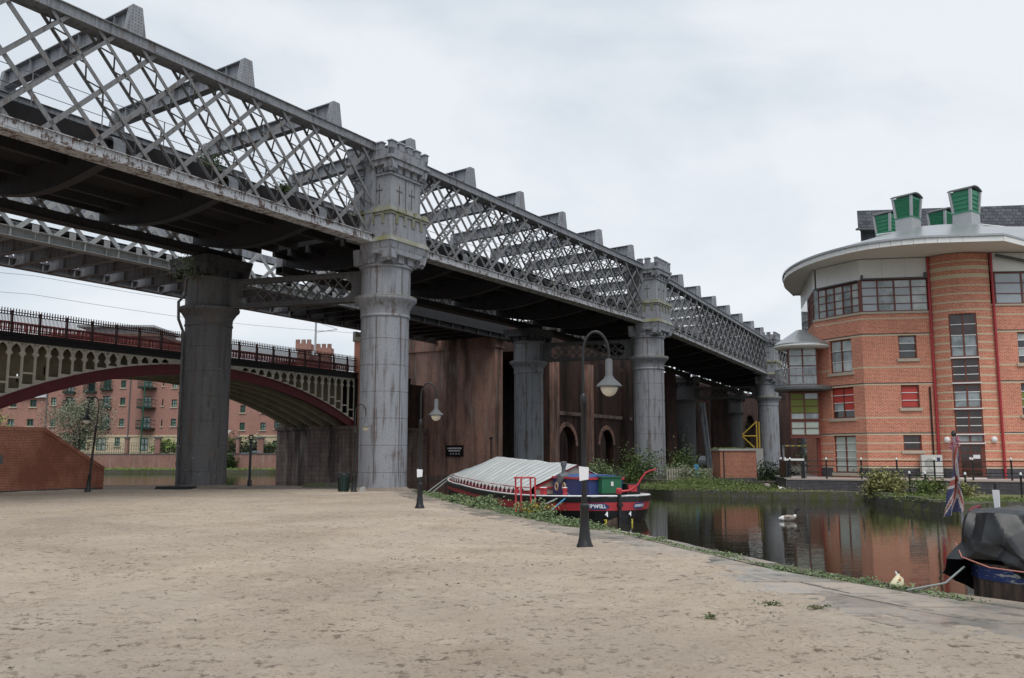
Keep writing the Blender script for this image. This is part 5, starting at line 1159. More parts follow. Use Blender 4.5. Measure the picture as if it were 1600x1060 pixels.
# slate hung attic behind
at_ = thing('slate_attic', 'dark slate clad attic storey rising behind the oval roof', 'attic', (33, 64, 12))
MB().hexa([(24.3, 61, 12), (46, 61, 12), (46, 70, 12), (29.5, 70, 12), (24.3, 61, 17.2), (46, 61, 17.2), (46, 70, 17.2), (29.5, 70, 17.2)]).build('wall', 'slate_tiles', at_)
MB().hexa([(23.9, 60.4, 17.2), (46, 60.4, 17.2), (46, 70, 17.2), (29.5, 70, 17.2), (24.0, 60.7, 18.55), (46, 61.0, 19.4), (46, 70, 19.4), (29.5, 70, 18.55)]).build('roof', 'slate_tiles', at_)
MB().box(23.8, 46, 60.3, 60.6, 17.12, 17.22).build('gutter', 'lead_grey', at_); MB().hexa([(23.1, 61.4, 12), (24.6, 61.4, 12), (27, 66, 12), (25.6, 66, 12), (23.1, 61.4, 15.9), (24.6, 61.4, 15.9), (27, 66, 15.9), (25.6, 66, 15.9)]).build('lower_wing', 'slate_tiles', at_)
for k in range(3): MB().box(25.6 + k * .85, 26.35 + k * .85, 60.93, 61.05, 15.3, 16.9).build('window', 'glass_sky', at_)
# projecting bay at the left corner with balcony
bay = thing('projecting_bay', 'timber framed corner bay with balcony and cone roof on the office', 'bay', (17.1, 51.8, 2.7))
BA, BB = (16.15, 52.15), (17.72, 51.75); Lb, ub, ob, fb = wall_frame(BA, BB)
for z0, z1, rows, pn in ((5.72, 8.0, 4, ['glass_pale', 'glass_pale', 'glass_pale', 'glass_sky', 'glass_pale']), (3.70, 5.3, 4, ['glass_dark', 'glass_pale', 'glass_sky', 'blind_green', 'blind_green', 'blind_green', 'blind_green', 'blind_green'][1:]), (2.80, 3.66, 2, ['blind_pale'])):
    window(fb, 0, Lb, z0, z1, 2, rows, pn, bay, sill=False, depth=0, barm='wood_red')
MB().hexa([fb(.02, 2.76, .09), fb(Lb, 2.76, .09), fb(Lb, 2.76, 1.4), fb(.02, 2.76, 1.4), fb(.02, 8.0, .09), fb(Lb, 8.0, .09), fb(Lb, 8.0, 1.4), fb(.02, 8.0, 1.4)]).build('core', 'wood_red', bay)
fbox(MB(), fb, -.03, Lb + .03, 2.66, 2.78, -.04, 1.3).build('base', 'wood_red', bay)
bc = (17.0, 52.3)
MB().lathe([(1.55, 5.38), (1.62, 5.44), (1.62, 5.58), (1.55, 5.64)], 32, bc).build('balcony_slab', 'lead_grey', bay)
m = MB()
for k in range(46):
    a = R(150 + k * 2.9); x, y = bc[0] + 1.52 * math.cos(a), bc[1] + 1.52 * math.sin(a); m.box(x - .012, x + .012, y - .012, y + .012, 5.64, 6.62)
for z in (5.72, 6.6): m.tube([(bc[0] + 1.52 * math.cos(R(150 + k * 6)), bc[1] + 1.52 * math.sin(R(150 + k * 6)), z) for k in range(22)], .025, 6)
m.build('balustrade', 'steel_grey', bay)
MB().lathe([(1.50, 7.96), (1.55, 8.0), (1.55, 8.1), (1.42, 8.2), (.25, 8.98), (.02, 9.0)], 32, bc).build('cone_roof', 'zinc', bay); MB().lathe([(1.40, 7.86), (1.56, 7.95), (1.56, 8.02)], 32, bc).build('eave', 'white_panel', bay)
MB().tube([(17.75, 52.3, ZD), (17.75, 52.3, 2.7)], .09, 8).build('post', 'wood_red', bay)
# air conditioner
ac = thing('air_conditioner', 'grey twin fan air conditioner unit against the brick wall', 'air conditioner', (22.6, 48.6, ZD)); L, u, out_, f = wall_frame(PC, PA_)
fbox(MB(), f, 2.62, 3.68, ZD + .06, 1.70, -.50, -.12).build('casing', 'ac_grey', ac); fbox(MB(), f, 3.40, 3.56, 1.38, 1.56, -.508, -.502).build('label_plate', 'flag_blue', ac)
for z in (.74, 1.27):
    c_ = f(3.0, z, -.505); m = MB()
    for r_ in (.24, .18, .12, .06): m.tube([c_ + u * (r_ * math.cos(k * .5236)) + Vector((0, 0, r_ * math.sin(k * .5236))) for k in range(13)], .012, 4)
    m.build('fan_grille', 'ac_grey', ac); m = MB(); m.quad(*[c_ + out_ * -.003 + u * (.25 * math.cos(k * .524)) + Vector((0, 0, .25 * math.sin(k * .524))) for k in range(12)]); m.build('fan', 'ac_fan', ac)
for a in (2.72, 3.5): fbox(MB(), f, a, a + .1, ZD, ZD + .06, -.48, -.15).build('foot', 'lead_grey', ac)
# deck in front, retaining wall, railing
dk = [(14.62, 48.2), (15.6, 53.5), (18, 56), (40, 56), (40, 37.2), (24.6, 43.6), (19.4, 45.82)]
struct(slab(dk, -.35, ZD), 'terrace', 'paving')
L, u, out_, f = wall_frame((14.62, 48.2), (19.4, 45.82)); L2, u2_, out2, f2 = wall_frame((19.4, 45.82), (24.6, 43.6)); L3, u3_, out3, f3 = wall_frame((24.6, 43.6), (40, 37.2))
rw = thing('retaining_wall', 'low blue brick retaining wall along the terrace edge', 'wall', (19.4, 45.8, -.2))
for ff, LL in ((f, L), (f2, L2), (f3, L3)):
    fbox(MB(), ff, 0, LL, -.3, ZD - .06, -.06, -.003).build('wall', 'brick_blue', rw); fbox(MB(), ff, 0, LL, ZD - .058, ZD + .012, -.09, .22).build('coping', 'paving', rw)
L4, u4, o4, f4 = wall_frame((15.6, 53.4), (14.62, 48.2)); fbox(MB(), f4, 0, L4 + .05, -.3, ZD, -.06, -.003).build('wall', 'brick_blue', rw); fbox(MB(), f4, 0, L4 + .05, ZD, ZD + .05, -.12, .3).build('coping', 'concrete', rw)
def railing(name, label, pts, h, posts, z, group=None, caps='white_paint', rails=(.38, .72, 1.0)):
    t = thing(name, label, 'railing', (*pts[0], z), group=group); seg = [frame(a, b) for a, b in zip(pts, pts[1:])]
    for (L_, u__, n__), a in zip(seg, pts):
        for r_ in rails: MB().tube([(a[0], a[1], z + h * r_ * .93), (a[0] + u__.x * L_, a[1] + u__.y * L_, z + h * r_ * .93)], .022, 6).build('rail', 'black_paint', t)
    for x, y in posts:
        p = MB().tube([(x, y, z), (x, y, z + h)], .045, 8).build('post', 'black_paint', t)
        if caps: MB().lathe([(.05, z + h), (.055, z + h + .04), (.035, z + h + .1), (.01, z + h + .12)], 8, (x, y)).build('post_cap', caps, p)
    return t
def on_edge(px):      # point of the terrace edge seen at this column of the photograph
    k = (px - 800) / 1400 * 1.004
    for A_, B_ in (((14.62, 48.2), (19.4, 45.82)), ((19.4, 45.82), (24.6, 43.6)), ((24.6, 43.6), (40, 37.2))):
        L_, u__, n__ = frame(A_, B_); t_ = (k * A_[1] - A_[0]) / (u__.x - k * u__.y)
        if -1e-3 <= t_ <= L_: return (A_[0] + u__.x * t_ + .02, A_[1] + u__.y * t_ + .12)
    return None
ps = [p for p in [on_edge(q) for q in (1229, 1285, 1339, 1394, 1452, 1511, 1571, 1634)] if p]
railing('terrace_railing', 'black three bar railing with white topped posts along the terrace', [(14.75, 48.25), (19.45, 45.95), (24.65, 43.73), (38, 38.2)], 1.0, ps, ZD)
railing('side_railing', 'black railing along the left side of the terrace', [(15.6, 53.0), (14.8, 48.4)], 1.0, [(15.35, 51.6), (15.1, 50.0)], ZD)
t = thing('gate_panel', 'short black panel with white top at the terrace corner', 'gate', (14.7, 48.4, ZD)); MB().box(14.62, 14.78, 48.3, 49.5, ZD + .05, ZD + .95).build('panel', 'black_paint', t); MB().box(14.55, 15.6, 48.28, 48.40, ZD + .95, ZD + 1.05).build('top_rail', 'white_paint', t); MB().box(15.5, 15.62, 48.28, 48.40, ZD, ZD + .95).build('post', 'black_paint', t)
t = thing('bollard', 'grey round bollard on the terrace', 'bollard', (15.75, 48.9, ZD)); MB().lathe([(.14, ZD), (.14, ZD + .85), (.10, ZD + .93), (.03, ZD + .96)], 14, (15.75, 48.9)).build('post', 'lead_grey', t, smooth=True); MB().lathe([(.145, ZD + .66), (.15, ZD + .68), (.15, ZD + .74), (.145, ZD + .76)], 14, (15.75, 48.9)).build('ring', 'steel_dark', t)
railing('bank_railing', 'lower black railing with white caps on the bank behind the flag', [(18.2, 41.5), (19.5, 39.0), (26.5, 36.5), (36, 33)], .95, [(18.2, 41.5), (18.6, 40.8), (19.5, 39.0), (21.5, 38.3), (23.5, 37.6), (25.3, 36.9), (27.5, 36.1)], -.1)
# ------------------------------------------------------------------ lettering
def text_part(name, s, size, mat, parent, mtx, ext=.004, space=1.0):
    """flat lettering as a mesh, placed by the function mtx(x, y, d)"""
    cu = bpy.data.curves.new(name, 'FONT'); cu.body = s; cu.size = size; cu.align_x = 'CENTER'; cu.align_y = 'CENTER'; cu.space_character = space; cu.offset = .006
    ob = bpy.data.objects.new(name, cu); C.objects.link(ob); dg = bpy.context.evaluated_depsgraph_get(); me = bpy.data.meshes.new_from_object(ob.evaluated_get(dg)); bpy.data.objects.remove(ob); bpy.data.curves.remove(cu)
    for v in me.vertices: v.co = mtx(v.co.x, v.co.y, ext)
    me.name = name; me.materials.clear(); me.materials.append(M[mat]); o = bpy.data.objects.new(name, me); C.objects.link(o); o.parent = parent; return o

# ------------------------------------------------------------------ barge (local frame: x forward from the sternpost, y to port, z from the water)
barge = thing('barge', 'red and black cargo barge named Irwell moored under a striped white tarpaulin', 'barge', (3.45, 29.3, WATER), rz=math.atan2(.951, -.309), local=True)
BX = [(0, .06), (.12, .48), (.3, .85), (.55, 1.16), (.9, 1.50), (1.4, 1.82), (2.2, 2.05), (3.5, 2.15), (9, 2.18), (13, 2.12), (15, 1.92), (16.6, 1.58), (17.8, 1.15), (18.7, .70), (19.3, .30), (19.62, .06)]
def hb(x): return interp(BX, x)
def sheer(x): return .88 - .10 * math.sin(math.pi * min(1, x / 12)) + (max(0, x - 9) / 10.6) ** 2 * .26
def hull_strip(zf0, zf1, i0, i1, name, mat, th=.05, n=64, smooth=True):
    m = MB(); st = [19.62 * (k / n) for k in range(n + 1)]; st = sorted(set(st + [b[0] for b in BX]))
    rows = []
    for sg in (1, -1):
        rr = []
        for x in st:
            z0, z1 = zf0(x), zf1(x); rr.append(((x, sg * max(.03, hb(x) * i0(x)), z0), (x, sg * max(.03, hb(x) * i1(x)), z1)))
        rows.append(rr)
    for sg, rr in zip((1, -1), rows):
        for a, b in zip(rr, rr[1:]):
            q = (a[0], b[0], b[1], a[1]); m.quad(*(q if sg < 0 else q[::-1]))
    m.quad(rows[0][0][0], rows[1][0][0], rows[1][0][1], rows[0][0][1]); m.quad(rows[1][-1][0], rows[0][-1][0], rows[0][-1][1], rows[1][-1][1])
    return m.build(name, mat, barge, smooth=smooth)
tuck = lambda x: .35 + .65 * min(1, (x / 2.6)) ** .6 if x < 2.6 else (1 if x < 15 else 1 - .35 * ((x - 15) / 4.6) ** 1.5)
mixf = lambda k: (lambda x: lerp(tuck(x), 1, k))
ZR0 = lambda x: sheer(x) - (.46 if x < 6 else lerp(.46, .36, min(1, (x - 6) / 3))); ZR1 = lambda x: sheer(x) - .20
hull_strip(lambda x: -.35, ZR0, mixf(.0), mixf(.80), 'hull', 'hull_black')
hull_strip(ZR0, ZR1, mixf(.80), mixf(.96), 'red_band', 'red_paint')
hull_strip(lambda x: ZR1(x) + .002, lambda x: sheer(x) - .015, lambda x: mixf(.96)(x) * 1.02, lambda x: 1.025, 'rubbing_strake', 'black_paint')
m = MB(); st = [19.62 * k / 70 for k in range(71)]
for sg in (1, -1):
    pts = [Vector((x, sg * hb(x) * .985, sheer(x))) for x in st]; m.tube(pts, .035, 6)
m.build('gunwale', 'white_paint', barge)
m = MB()
for a, b in zip(st, st[1:]): m.quad((a, -hb(a) * .98, sheer(a) - .04), (b, -hb(b) * .98, sheer(b) - .04), (b, hb(b) * .98, sheer(b) - .04), (a, hb(a) * .98, sheer(a) - .04))
m.build('deck', 'red_deck', barge)
# hold coaming and the tarpaulin
def ridge(x): return 1.86 + .26 * (x - 3.9) / 9.4 if x < 13.3 else lerp(2.12, 1.42, ((x - 13.3) / 3.9) ** 1.25)
def tw(x): return min(1.80, hb(x) * .86)
def tarp_pt(x, t, lift=0.0):      # t from -1 (starboard hem) to 1 (port hem)
    a = abs(t); zr = ridge(x); ze = sheer(x) + .24; prof = (1 - a) * .86 + .14 * math.cos(a * math.pi / 2); z = ze + (zr - ze) * prof
    sagw = .035 * math.sin(x * 10.13) * math.sin(a * math.pi) + .05 * (mnoise.noise(Vector((x * .7, t * 2, 3))))
    return Vector((x + .10 * a * 0, t * tw(x), z + sagw + lift - (.10 if a > .97 else 0)))
for sg in (1, -1):
    m = MB()
    for k in range(30):
        a, b = lerp(3.6, 17.3, k / 30), lerp(3.6, 17.3, (k + 1) / 30); m.quad((a, sg * tw(a) * .96, sheer(a) - .04), (b, sg * tw(b) * .96, sheer(b) - .04), (b, sg * tw(b) * .96, sheer(b) + .26), (a, sg * tw(a) * .96, sheer(a) + .26))
    m.build('coaming', 'red_paint', barge)
m = MB(); n_, k_ = 110, 28
for i in range(n_ + 1):
    x = lerp(3.55, 17.4, i / n_)
    for j in range(k_ + 1): m.v.append(tuple(tarp_pt(x, lerp(-1, 1, j / k_))))
for i in range(n_):
    for j in range(k_): a = i * (k_ + 1) + j; m.f.append((a, a + k_ + 1, a + k_ + 2, a + 1))
tp = m.build('tarpaulin', 'tarp_white', barge, smooth='all')
x = 3.8
while x < 17.2:      # sewn seams, each a narrow blue grey strip lying on the cloth
    m = MB()
    for j in range(24):
        t0, t1 = lerp(-.985, .985, j / 24), lerp(-.985, .985, (j + 1) / 24); p, q = tarp_pt(x, t0, .006), tarp_pt(x, t1, .006); p2, q2 = tarp_pt(x + .06, t0, .006), tarp_pt(x + .06, t1, .006); m.quad(p, p2, q2, q)
    m.build('tarpaulin_seam', 'seam_blue', tp); x += .62 + .05 * math.sin(x * 3)
x = 4.3
while x < 16.8:      # ties along the hem
    y = tw(x) + .02; z = sheer(x)
    MB().beam((x, y, z + .20), (x + .03, y + .02, z + .02), .07, .02, (0, 1, 0)).build('tie', 'hull_black' if int(x * 3.7) % 2 else 'paper', tp); x += .27
zg = ridge(3.9) - .06; MB().plate([(-1.55, sheer(4) + .02), (1.55, sheer(4) + .02), (1.6, sheer(4) + .2), (0, zg), (-1.6, sheer(4) + .2)], [], lambda a, b, d: Vector((3.72 + d, -a, b)), -.04, .04).build('gable_board', 'timber_grey', barge)
m = MB(); m.beam((3.65, -1.6, sheer(4) + .22), (3.65, 0, zg + .02), .05, .05, (1, 0, 0)).beam((3.65, 0, zg + .02), (3.65, 1.6, sheer(4) + .22), .05, .05, (1, 0, 0)).beam((3.64, -1.5, sheer(4) + .25), (3.64, 1.5, sheer(4) + .25), .05, .05, (1, 0, 0)).beam((3.63, -1.1, sheer(4) + .5), (3.63, .2, sheer(4) + .30), .05, .04, (1, 0, 0)); m.build('gable_frame', 'red_paint', barge)
# cabin with portholes, rim, locker, flue
cw = lambda x: 1.32 if x > 1.6 else 1.0 + .32 * (x - 1.0) / .6
cz0, cz1 = .82, 1.38; cab = [(1.0, .62), (1.5, .80), (2.2, .90), (3.5, .95)]
def side_y(x): return interp([(a, b) for a, b in cab], x)
pl = [(a, b) for a, b in cab] + [(a, -b) for a, b in cab[::-1]]
slab(pl, cz0, cz1).build('cabin', 'blue_paint', barge); slab([(lerp(2.4, a, 1.04), b * 1.04) for a, b in pl], cz1, cz1 + .07).build('cabin_rim', 'red_paint', barge)
m = MB(); pr = [(lerp(2.4, a, .97), b * .97) for a, b in pl]; c_ = (2.4, 0); zt_ = cz1 + .15
for p, q in zip(pr, pr[1:] + pr[:1]): m.quad((p[0], p[1], cz1 + .072), (q[0], q[1], cz1 + .072), (q[0], q[1] * .5, zt_), (p[0], p[1] * .5, zt_))
m.quad((1.05, -.30, zt_), (3.46, -.46, zt_), (3.46, .46, zt_), (1.05, .30, zt_)); m.build('cabin_roof', 'roof_blue', barge)
for x in (3.15, 2.5):
    y = side_y(x) + .008; m = MB(); m.tube([(x + .13 * math.cos(k * .5236), y, 1.10 + .13 * math.sin(k * .5236)) for k in range(13)], .035, 6); po = m.build('porthole', 'cream_stone', barge); MB().quad(*[(x + .11 * math.cos(-k * .5236), y + .004, 1.10 + .11 * math.sin(-k * .5236)) for k in range(12)]).build('pane', 'glass_dark', po)
lk = MB().box(.66, .99, -.40, .30, cz0 + .12, 1.44).build('locker', 'locker_green', barge); MB().box(.64, .658, -.10, -.02, 1.18, 1.32).build('latch', 'paper', lk); MB().box(.63, 1.02, -.43, .33, 1.44, 1.49).build('lid', 'green_paint', lk)
MB().lathe([(.075, 1.45), (.075, 1.80), (.11, 1.82), (.11, 1.95), (.06, 1.97)], 12, (3.3, .62)).build('flue', 'lead_grey', barge, smooth=True)
MB().tube([(2.6, .75, 1.47), (2.6, .98, 1.42), (2.62, 1.06, 1.22)], [.14, .17, .10], 10).build('vent_hood', 'lead_grey', barge, smooth=True)
for x, y in ((2.35, 1.78), (2.05, 1.80), (1.15, 1.42), (.75, -1.02), (4.6, 1.95)):
    m = MB(); m.lathe([(.075, sheer(x) - .03), (.07, sheer(x) + .20), (.09, sheer(x) + .21), (.09, sheer(x) + .27)], 10, (x, y)); b_ = m.build('bollard', 'red_paint', barge, smooth=True); MB().lathe([(.092, sheer(x) + .272), (.05, sheer(x) + .29)], 10, (x, y)).build('bollard_top', 'white_paint', b_)
MB().lathe([(.12, 1.0), (.13, 1.3), (.09, 1.42), (.05, 1.5)], 10, (19.0, 0)).build('bow_post', 'lead_grey', barge, smooth=True)
MB().box(.50, .85, -1.0, -.52, .82, 1.25).build('engine_hatch', 'black_paint', barge); MB().box(.42, .52, -.85, -.55, 1.0, 1.22).build('tiller_cover', 'red_paint', barge)
# rudder, sternpost, tiller
MB().box(-.08, .08, -.05, .05, -.3, 1.05).box(-.14, .10, -.08, .08, .55, .65).box(-.14, .10, -.08, .08, .2, .28).build('sternpost', 'black_paint', barge)
MB().plate([(-.05, -.35), (-.05, .22), (-.45, .12), (-.62, -.05), (-.66, -.35)], [], lambda a, b, d: Vector((a * .35, -a * 1.0 + d * .3, b)), -.03, .03).build('rudder', 'hull_rust', barge)
tl = [(0, 0, 1.05), (-.06, -.12, 1.03), (-.14, -.34, 1.06), (-.22, -.55, 1.22), (-.27, -.68, 1.45), (-.32, -.80, 1.62), (-.40, -.95, 1.70), (-.48, -1.12, 1.74)]
MB().tube(tl, [.06, .045, .036, .034, .032, .030, .028, .025], 10).lathe([(.09, .95), (.10, 1.0), (.10, 1.1), (.06, 1.14)], 10, (0, 0)).build('tiller', 'red_paint', barge, smooth=True)
# name boards and draught marks following the curved stern
def stern_pt(t, z, d, sg):     # t metres of arc from the sternpost
    arc = 0; x = 0; px_, py_ = 0, .06
    while arc < t and x < 6: x += .01; y = hb(x); arc += math.hypot(.01, y - py_); py_ = y
    k = lerp(.80, .96, max(0, min(1, (z - ZR0(x)) / .26))); f_ = lerp(tuck(x), 1, k); y = hb(x) * f_; dx = .02; nyx = Vector((-(hb(x + dx) - hb(max(0, x - dx))), 2 * dx, 0)).normalized()
    return Vector((x, sg * y, z)) + Vector((nyx.x, sg * nyx.y, 0)) * d
for sg, t0, word, size in ((1, .66, 'IRWELL', .165), (-1, .95, 'LIVERPOOL', .115)):
    hw, hh, zc = .37, .10, .55; m = MB(); n_ = 14
    for k in range(n_):
        for d0, mt in ((.012, 0),):
            a, b = lerp(-hw, hw, k / n_), lerp(-hw, hw, (k + 1) / n_); ha = hh * (1 if abs(a) < hw - .1 else max(.35, (hw - abs(a)) / .1)); hb_ = hh * (1 if abs(b) < hw - .1 else max(.35, (hw - abs(b)) / .1)); g = lambda aa, zz: stern_pt(t0 - sg * aa * sg * (1 if sg > 0 else -1), zc + zz, d0, sg)
            q = (g(a, -ha), g(b, -hb_), g(b, hb_), g(a, ha)); m.quad(*q)
    nb = m.build('name_board', 'blue_paint', barge); text_part('lettering', word, size, 'paper', nb, lambda a, b, d, sg=sg, t0=t0, zc=zc: stern_pt(t0 - a * sg, zc + b, .020, sg), space=1.05)
for sg, t0, word, zc, mt in ((1, .40, '4', .30, 'paper'), (-1, .38, '4', .31, 'paper'), (-1, .42, '3', .06, 'flower_yellow'), (1, .42, '3', .06, 'flower_yellow')):
    text_part('draught_mark', word, .22, mt, barge, lambda a, b, d, sg=sg, t0=t0, zc=zc: stern_pt(t0 - a * sg, zc + b, .10 if zc < .2 else .06, sg))
# boarding steps, ropes
t = thing('boarding_steps', 'red boarding steps with handrail frame on the bank beside the barge', 'steps', (.45, 26.1, -.05))
for x, y, lean in ((.12, 26.1, 0), (.26, 25.9, .07), (.55, 26.15, 0), (.66, 25.95, .07)): MB().tube([(x, y, -.05), (x + lean * .3 - .02, y, 1.05)], .026, 8).build('post', 'red_paint', t)
MB().tube([(.06, 26.1, 1.05), (.64, 26.15, 1.05)], .026, 8).tube([(.08, 26.1, 1.05), (.22, 25.9, 1.05)], .02, 6).tube([(.54, 26.15, 1.05), (.63, 25.95, 1.05)], .02, 6).build('handrail', 'red_paint', t)
for k in range(2): MB().box(.18, .72, 25.78 + k * .22, 25.96 + k * .22, .10 + k * .16, .15 + k * .16).build('tread', 'timber', t)
for j, (pts, mt, lab) in enumerate((([(1.95, 30.7, .36), (1.3, 27.8, .12), (.95, 25.4, .03)], 'rope_blue', 'blue mooring rope from the barge stern to the bank'), ([(1.9, 30.9, .40), (.9, 28.5, .10), (.5, 26.9, .02)], 'rope_grey', 'grey mooring rope beside the blue one'), ([(-3.05, 46.6, .72), (-3.5, 42.8, .35), (-3.75, 39.8, .04)], 'rope_grey', 'left grey green bow rope of the barge'), ([(-2.95, 46.5, .68), (-3.35, 42.5, .28), (-3.5, 39.3, .04)], 'rope_grey', 'right grey green bow rope of the barge'))):
    a, b, c_ = [Vector(p) for p in pts]; pp = [a * (1 - q) ** 2 + b * 2 * q * (1 - q) + c_ * q * q for q in [i / 12 for i in range(13)]]; one(MB().tube(pp, .025, 6), 'mooring_rope', mt, lab, 'rope', pts[2], auto_uv=False)

# ------------------------------------------------------------------ covered narrowboat at the right edge
E_, B_ = Vector((.6, -.8, 0)), Vector((.8, .6, 0)); SB_ = Vector((5.62, 11.55, 0))
def K(s, w, z): return SB_ + E_ * s + B_ * w + Vector((0, 0, z))
nb = thing('narrowboat', 'rusty narrowboat under a crumpled black tarpaulin at the right edge', 'boat', tuple(K(3, 1, WATER)))
out_pts = [(7.5, 0), (.55, 0), (.2, .12), (-.05, .45), (-.12, 1.05), (-.05, 1.65), (.2, 1.98), (.55, 2.1), (7.5, 2.1)]
def kslab(z0, z1, sc, name, mat):
    m = MB(); P0 = [K(3 + (s - 3) * (1 + (sc - 1) * .3), 1.05 + (w - 1.05) * sc, 0) for s, w in out_pts]
    for p, q in zip(P0, P0[1:]): m.quad(q + Vector((0, 0, z0)), p + Vector((0, 0, z0)), p + Vector((0, 0, z1)), q + Vector((0, 0, z1)))
    m.quad(*[p + Vector((0, 0, z1)) for p in reversed(P0)]); return m.build(name, mat, nb)
kslab(-.9, .17, 1.0, 'hull', 'hull_rust'); kslab(.17, .33, 1.012, 'blue_band', 'blue_worn'); kslab(.33, .37, 1.03, 'gunwale', 'hull_rust')
m = MB(); m.hexa([K(.5, .28, .36), K(7.4, .28, .36), K(7.4, 1.85, .36), K(.5, 1.85, .36), K(.5, .4, .93), K(7.4, .4, .93), K(7.4, 1.72, .93), K(.5, 1.72, .93)]); m.build('cabin', 'wood_red', nb)
prof = [(1.95, .55), (1.80, .95), (1.55, 1.0), (.42, 1.0), (.26, .96), (.10, .72), (.0, .56), (-.05, .36)]
pl_ = [0]
for a, b in zip(prof, prof[1:]): pl_.append(pl_[-1] + math.hypot(a[0] - b[0], a[1] - b[1]))
def prof_at(t):
    d = t * pl_[-1]
    for k in range(len(prof) - 1):
        if d <= pl_[k + 1] + 1e-9: q = (d - pl_[k]) / (pl_[k + 1] - pl_[k]); return lerp(prof[k][0], prof[k + 1][0], q), lerp(prof[k][1], prof[k + 1][1], q)
    return prof[-1]
def fold(p, k):      # creased height: sharp ridges of a cell pattern
    d, _ = mnoise.voronoi(p, distance_metric='DISTANCE'); return (d[1] - d[0]) * k
m = MB(); NS, NVv = 190, 110
for i in range(NS + 1):
    s = lerp(-.22, 7.2, (i / NS) ** 1.6)
    for j in range(NVv + 1):
        t = j / NVv; w, z = prof_at(t); hem = .06 * math.sin(s * 2.1 + .5) - (.30 * max(0, 1 - abs(s - .95) / .35)) + (.34 if s > 1.35 else 0) * min(1, (s - 1.35) / .35)
        if t > .72: z += hem * (t - .72) / .28
        fall = min(1, max(0, (.06 - s) / .26)); z = lerp(z, min(z, .62 + .10 * math.cos((t - .4) * 3)), fall ** .8); w = lerp(w, .95 + (w - .95) * .86, fall)
        if s < -.02: z = min(z, lerp(.62, .05 + .12 * math.sin(t * 9), (-.02 - s) / .20))
        side = max(0, min(1, (t - .52) / .12)); p_ = Vector((s * 1.25 + z * .55, z * 1.5 - w * .6, .3))
        tri = lambda q: abs((q % 1.0) - .5) * 2; q_ = z - w * .35 + .45 * mnoise.noise(p_ * 1.1); s_ = s + .5 * mnoise.noise(p_ * .9 + Vector((7, 3, 1))); bulge = .17 * tri(.62 * s_ + .55 * q_ + .1) + .13 * tri(1.0 * s_ - 1.1 * q_ + .35) + .05 * tri(1.7 * s_ + 2.1 * q_) + .04 * mnoise.noise(p_ * 3) - .12
        p = K(s, w, z); m.v.append(tuple(p + Vector((-.8, -.6, .1)) * (bulge * side) + Vector((0, 0, 1)) * (bulge * .22 * (1 - side)) + Vector((-.02, -.02, .012))))
for i in range(NS):
    for j in range(NVv): a = i * (NVv + 1) + j; m.f.append((a, a + NVv + 1, a + NVv + 2, a + 1))
tb = m.build('tarpaulin', 'tarp_black', nb, smooth='all', auto_uv=False); tb.data.set_sharp_from_angle(angle=R(14))
MB().tube([K(-.12, .2, .58), K(.1, -.10, .44), K(.5, -.24, .36), K(1.05, -.25, .34)], .008, 6).tube([K(1.05, -.25, .34), K(1.08, -.22, .18)], .007, 6).build('pink_cord', 'rope_pink', nb)
MB().tube([K(.9, -.05, .33), K(.92, -.07, .0), K(.9, -.06, -.3)], .028, 6).tube([K(.97, -.05, .33), K(.99, -.07, .0), K(.93, -.06, -.3)], .022, 6).build('fender_rope', 'timber_grey', nb)
MB().tube([K(.12, .35, .62), K(.02, .45, .85), K(-.12, .65, .98), K(-.08, .8, 1.02)], .028, 8).build('swan_neck', 'maroon_iron', nb, smooth=True)
one(MB().tube([K(.1, -.05, .32), K(-.05, -.25, .12), K(-.35, -.62, .03)], .013, 6), 'mooring_rope', 'rope_grey', 'frayed mooring rope from the narrowboat to the weeds', 'rope', tuple(K(-.3, -.6, 0)), auto_uv=False)
sh = thing('paper_notice', 'white paper notice standing on the black tarpaulin', 'notice', tuple(K(.0, .9, .95))); MB().hexa([K(.08, .88, .96), K(.14, .88, .96), K(.14, .90, .96), K(.08, .90, .96), K(.06, .88, 1.24), K(.145, .88, 1.24), K(.145, .90, 1.24), K(.06, .90, 1.24)]).build('sheet', 'paper', sh); MB().tube([K(.09, .92, .7), K(.09, .92, 1.32)], .02, 6).build('stake', 'black_paint', sh)
# flag on its staff
fl = thing('union_flag', 'faded union flag drooping from a short staff on the narrowboat', 'flag', tuple(K(-.05, .30, .6)))
pb = K(-.05, .30, .5); ptop = pb + Vector((-.05, .02, 1.44)); MB().tube([pb, ptop], .018, 8).build('staff', 'steel_grey', fl)
m = MB(); NU, NW = 46, 26; mats_i = []
def jack(u, v):        # colours of the cloth: 0 blue, 1 white, 2 red
    x, y = u * 2 - 1, v - .5; x *= 1.0
    if abs(y) < .10 or abs(x) < .10: return 2
    if abs(y) < .165 or abs(x) < .165: return 1
    d = abs(abs(x) * .5 - abs(y)); return 2 if d < .035 else (1 if d < .10 else 0)
for i in range(NU + 1):
    u = i / NU
    for j in range(NW + 1):
        v = j / NW; dz = -.07 - u * .88 - .10 * v; dx = .03 - (.05 + .14 * u ** .8) * v - .12 * max(0, u - .8) * 5 * v * .5; fold = .045 * math.sin(v * 11 + u * 4) * (.3 + u)
        m.v.append((ptop.x + dx + .02 * math.sin(u * 9 + v * 5), ptop.y - .03 + fold, ptop.z + dz))
for i in range(NU):
    for j in range(NW): a = i * (NW + 1) + j; m.f.append((a, a + NW + 1, a + NW + 2, a + 1)); mats_i.append(jack((i + .5) / NU, (j + .5) / NW))
fo = m.build('cloth', 'flag_blue', fl, smooth='all', auto_uv=False); fo.data.materials.append(M['flag_white']); fo.data.materials.append(M['flag_red']); fo.data.polygons.foreach_set('material_index', mats_i)
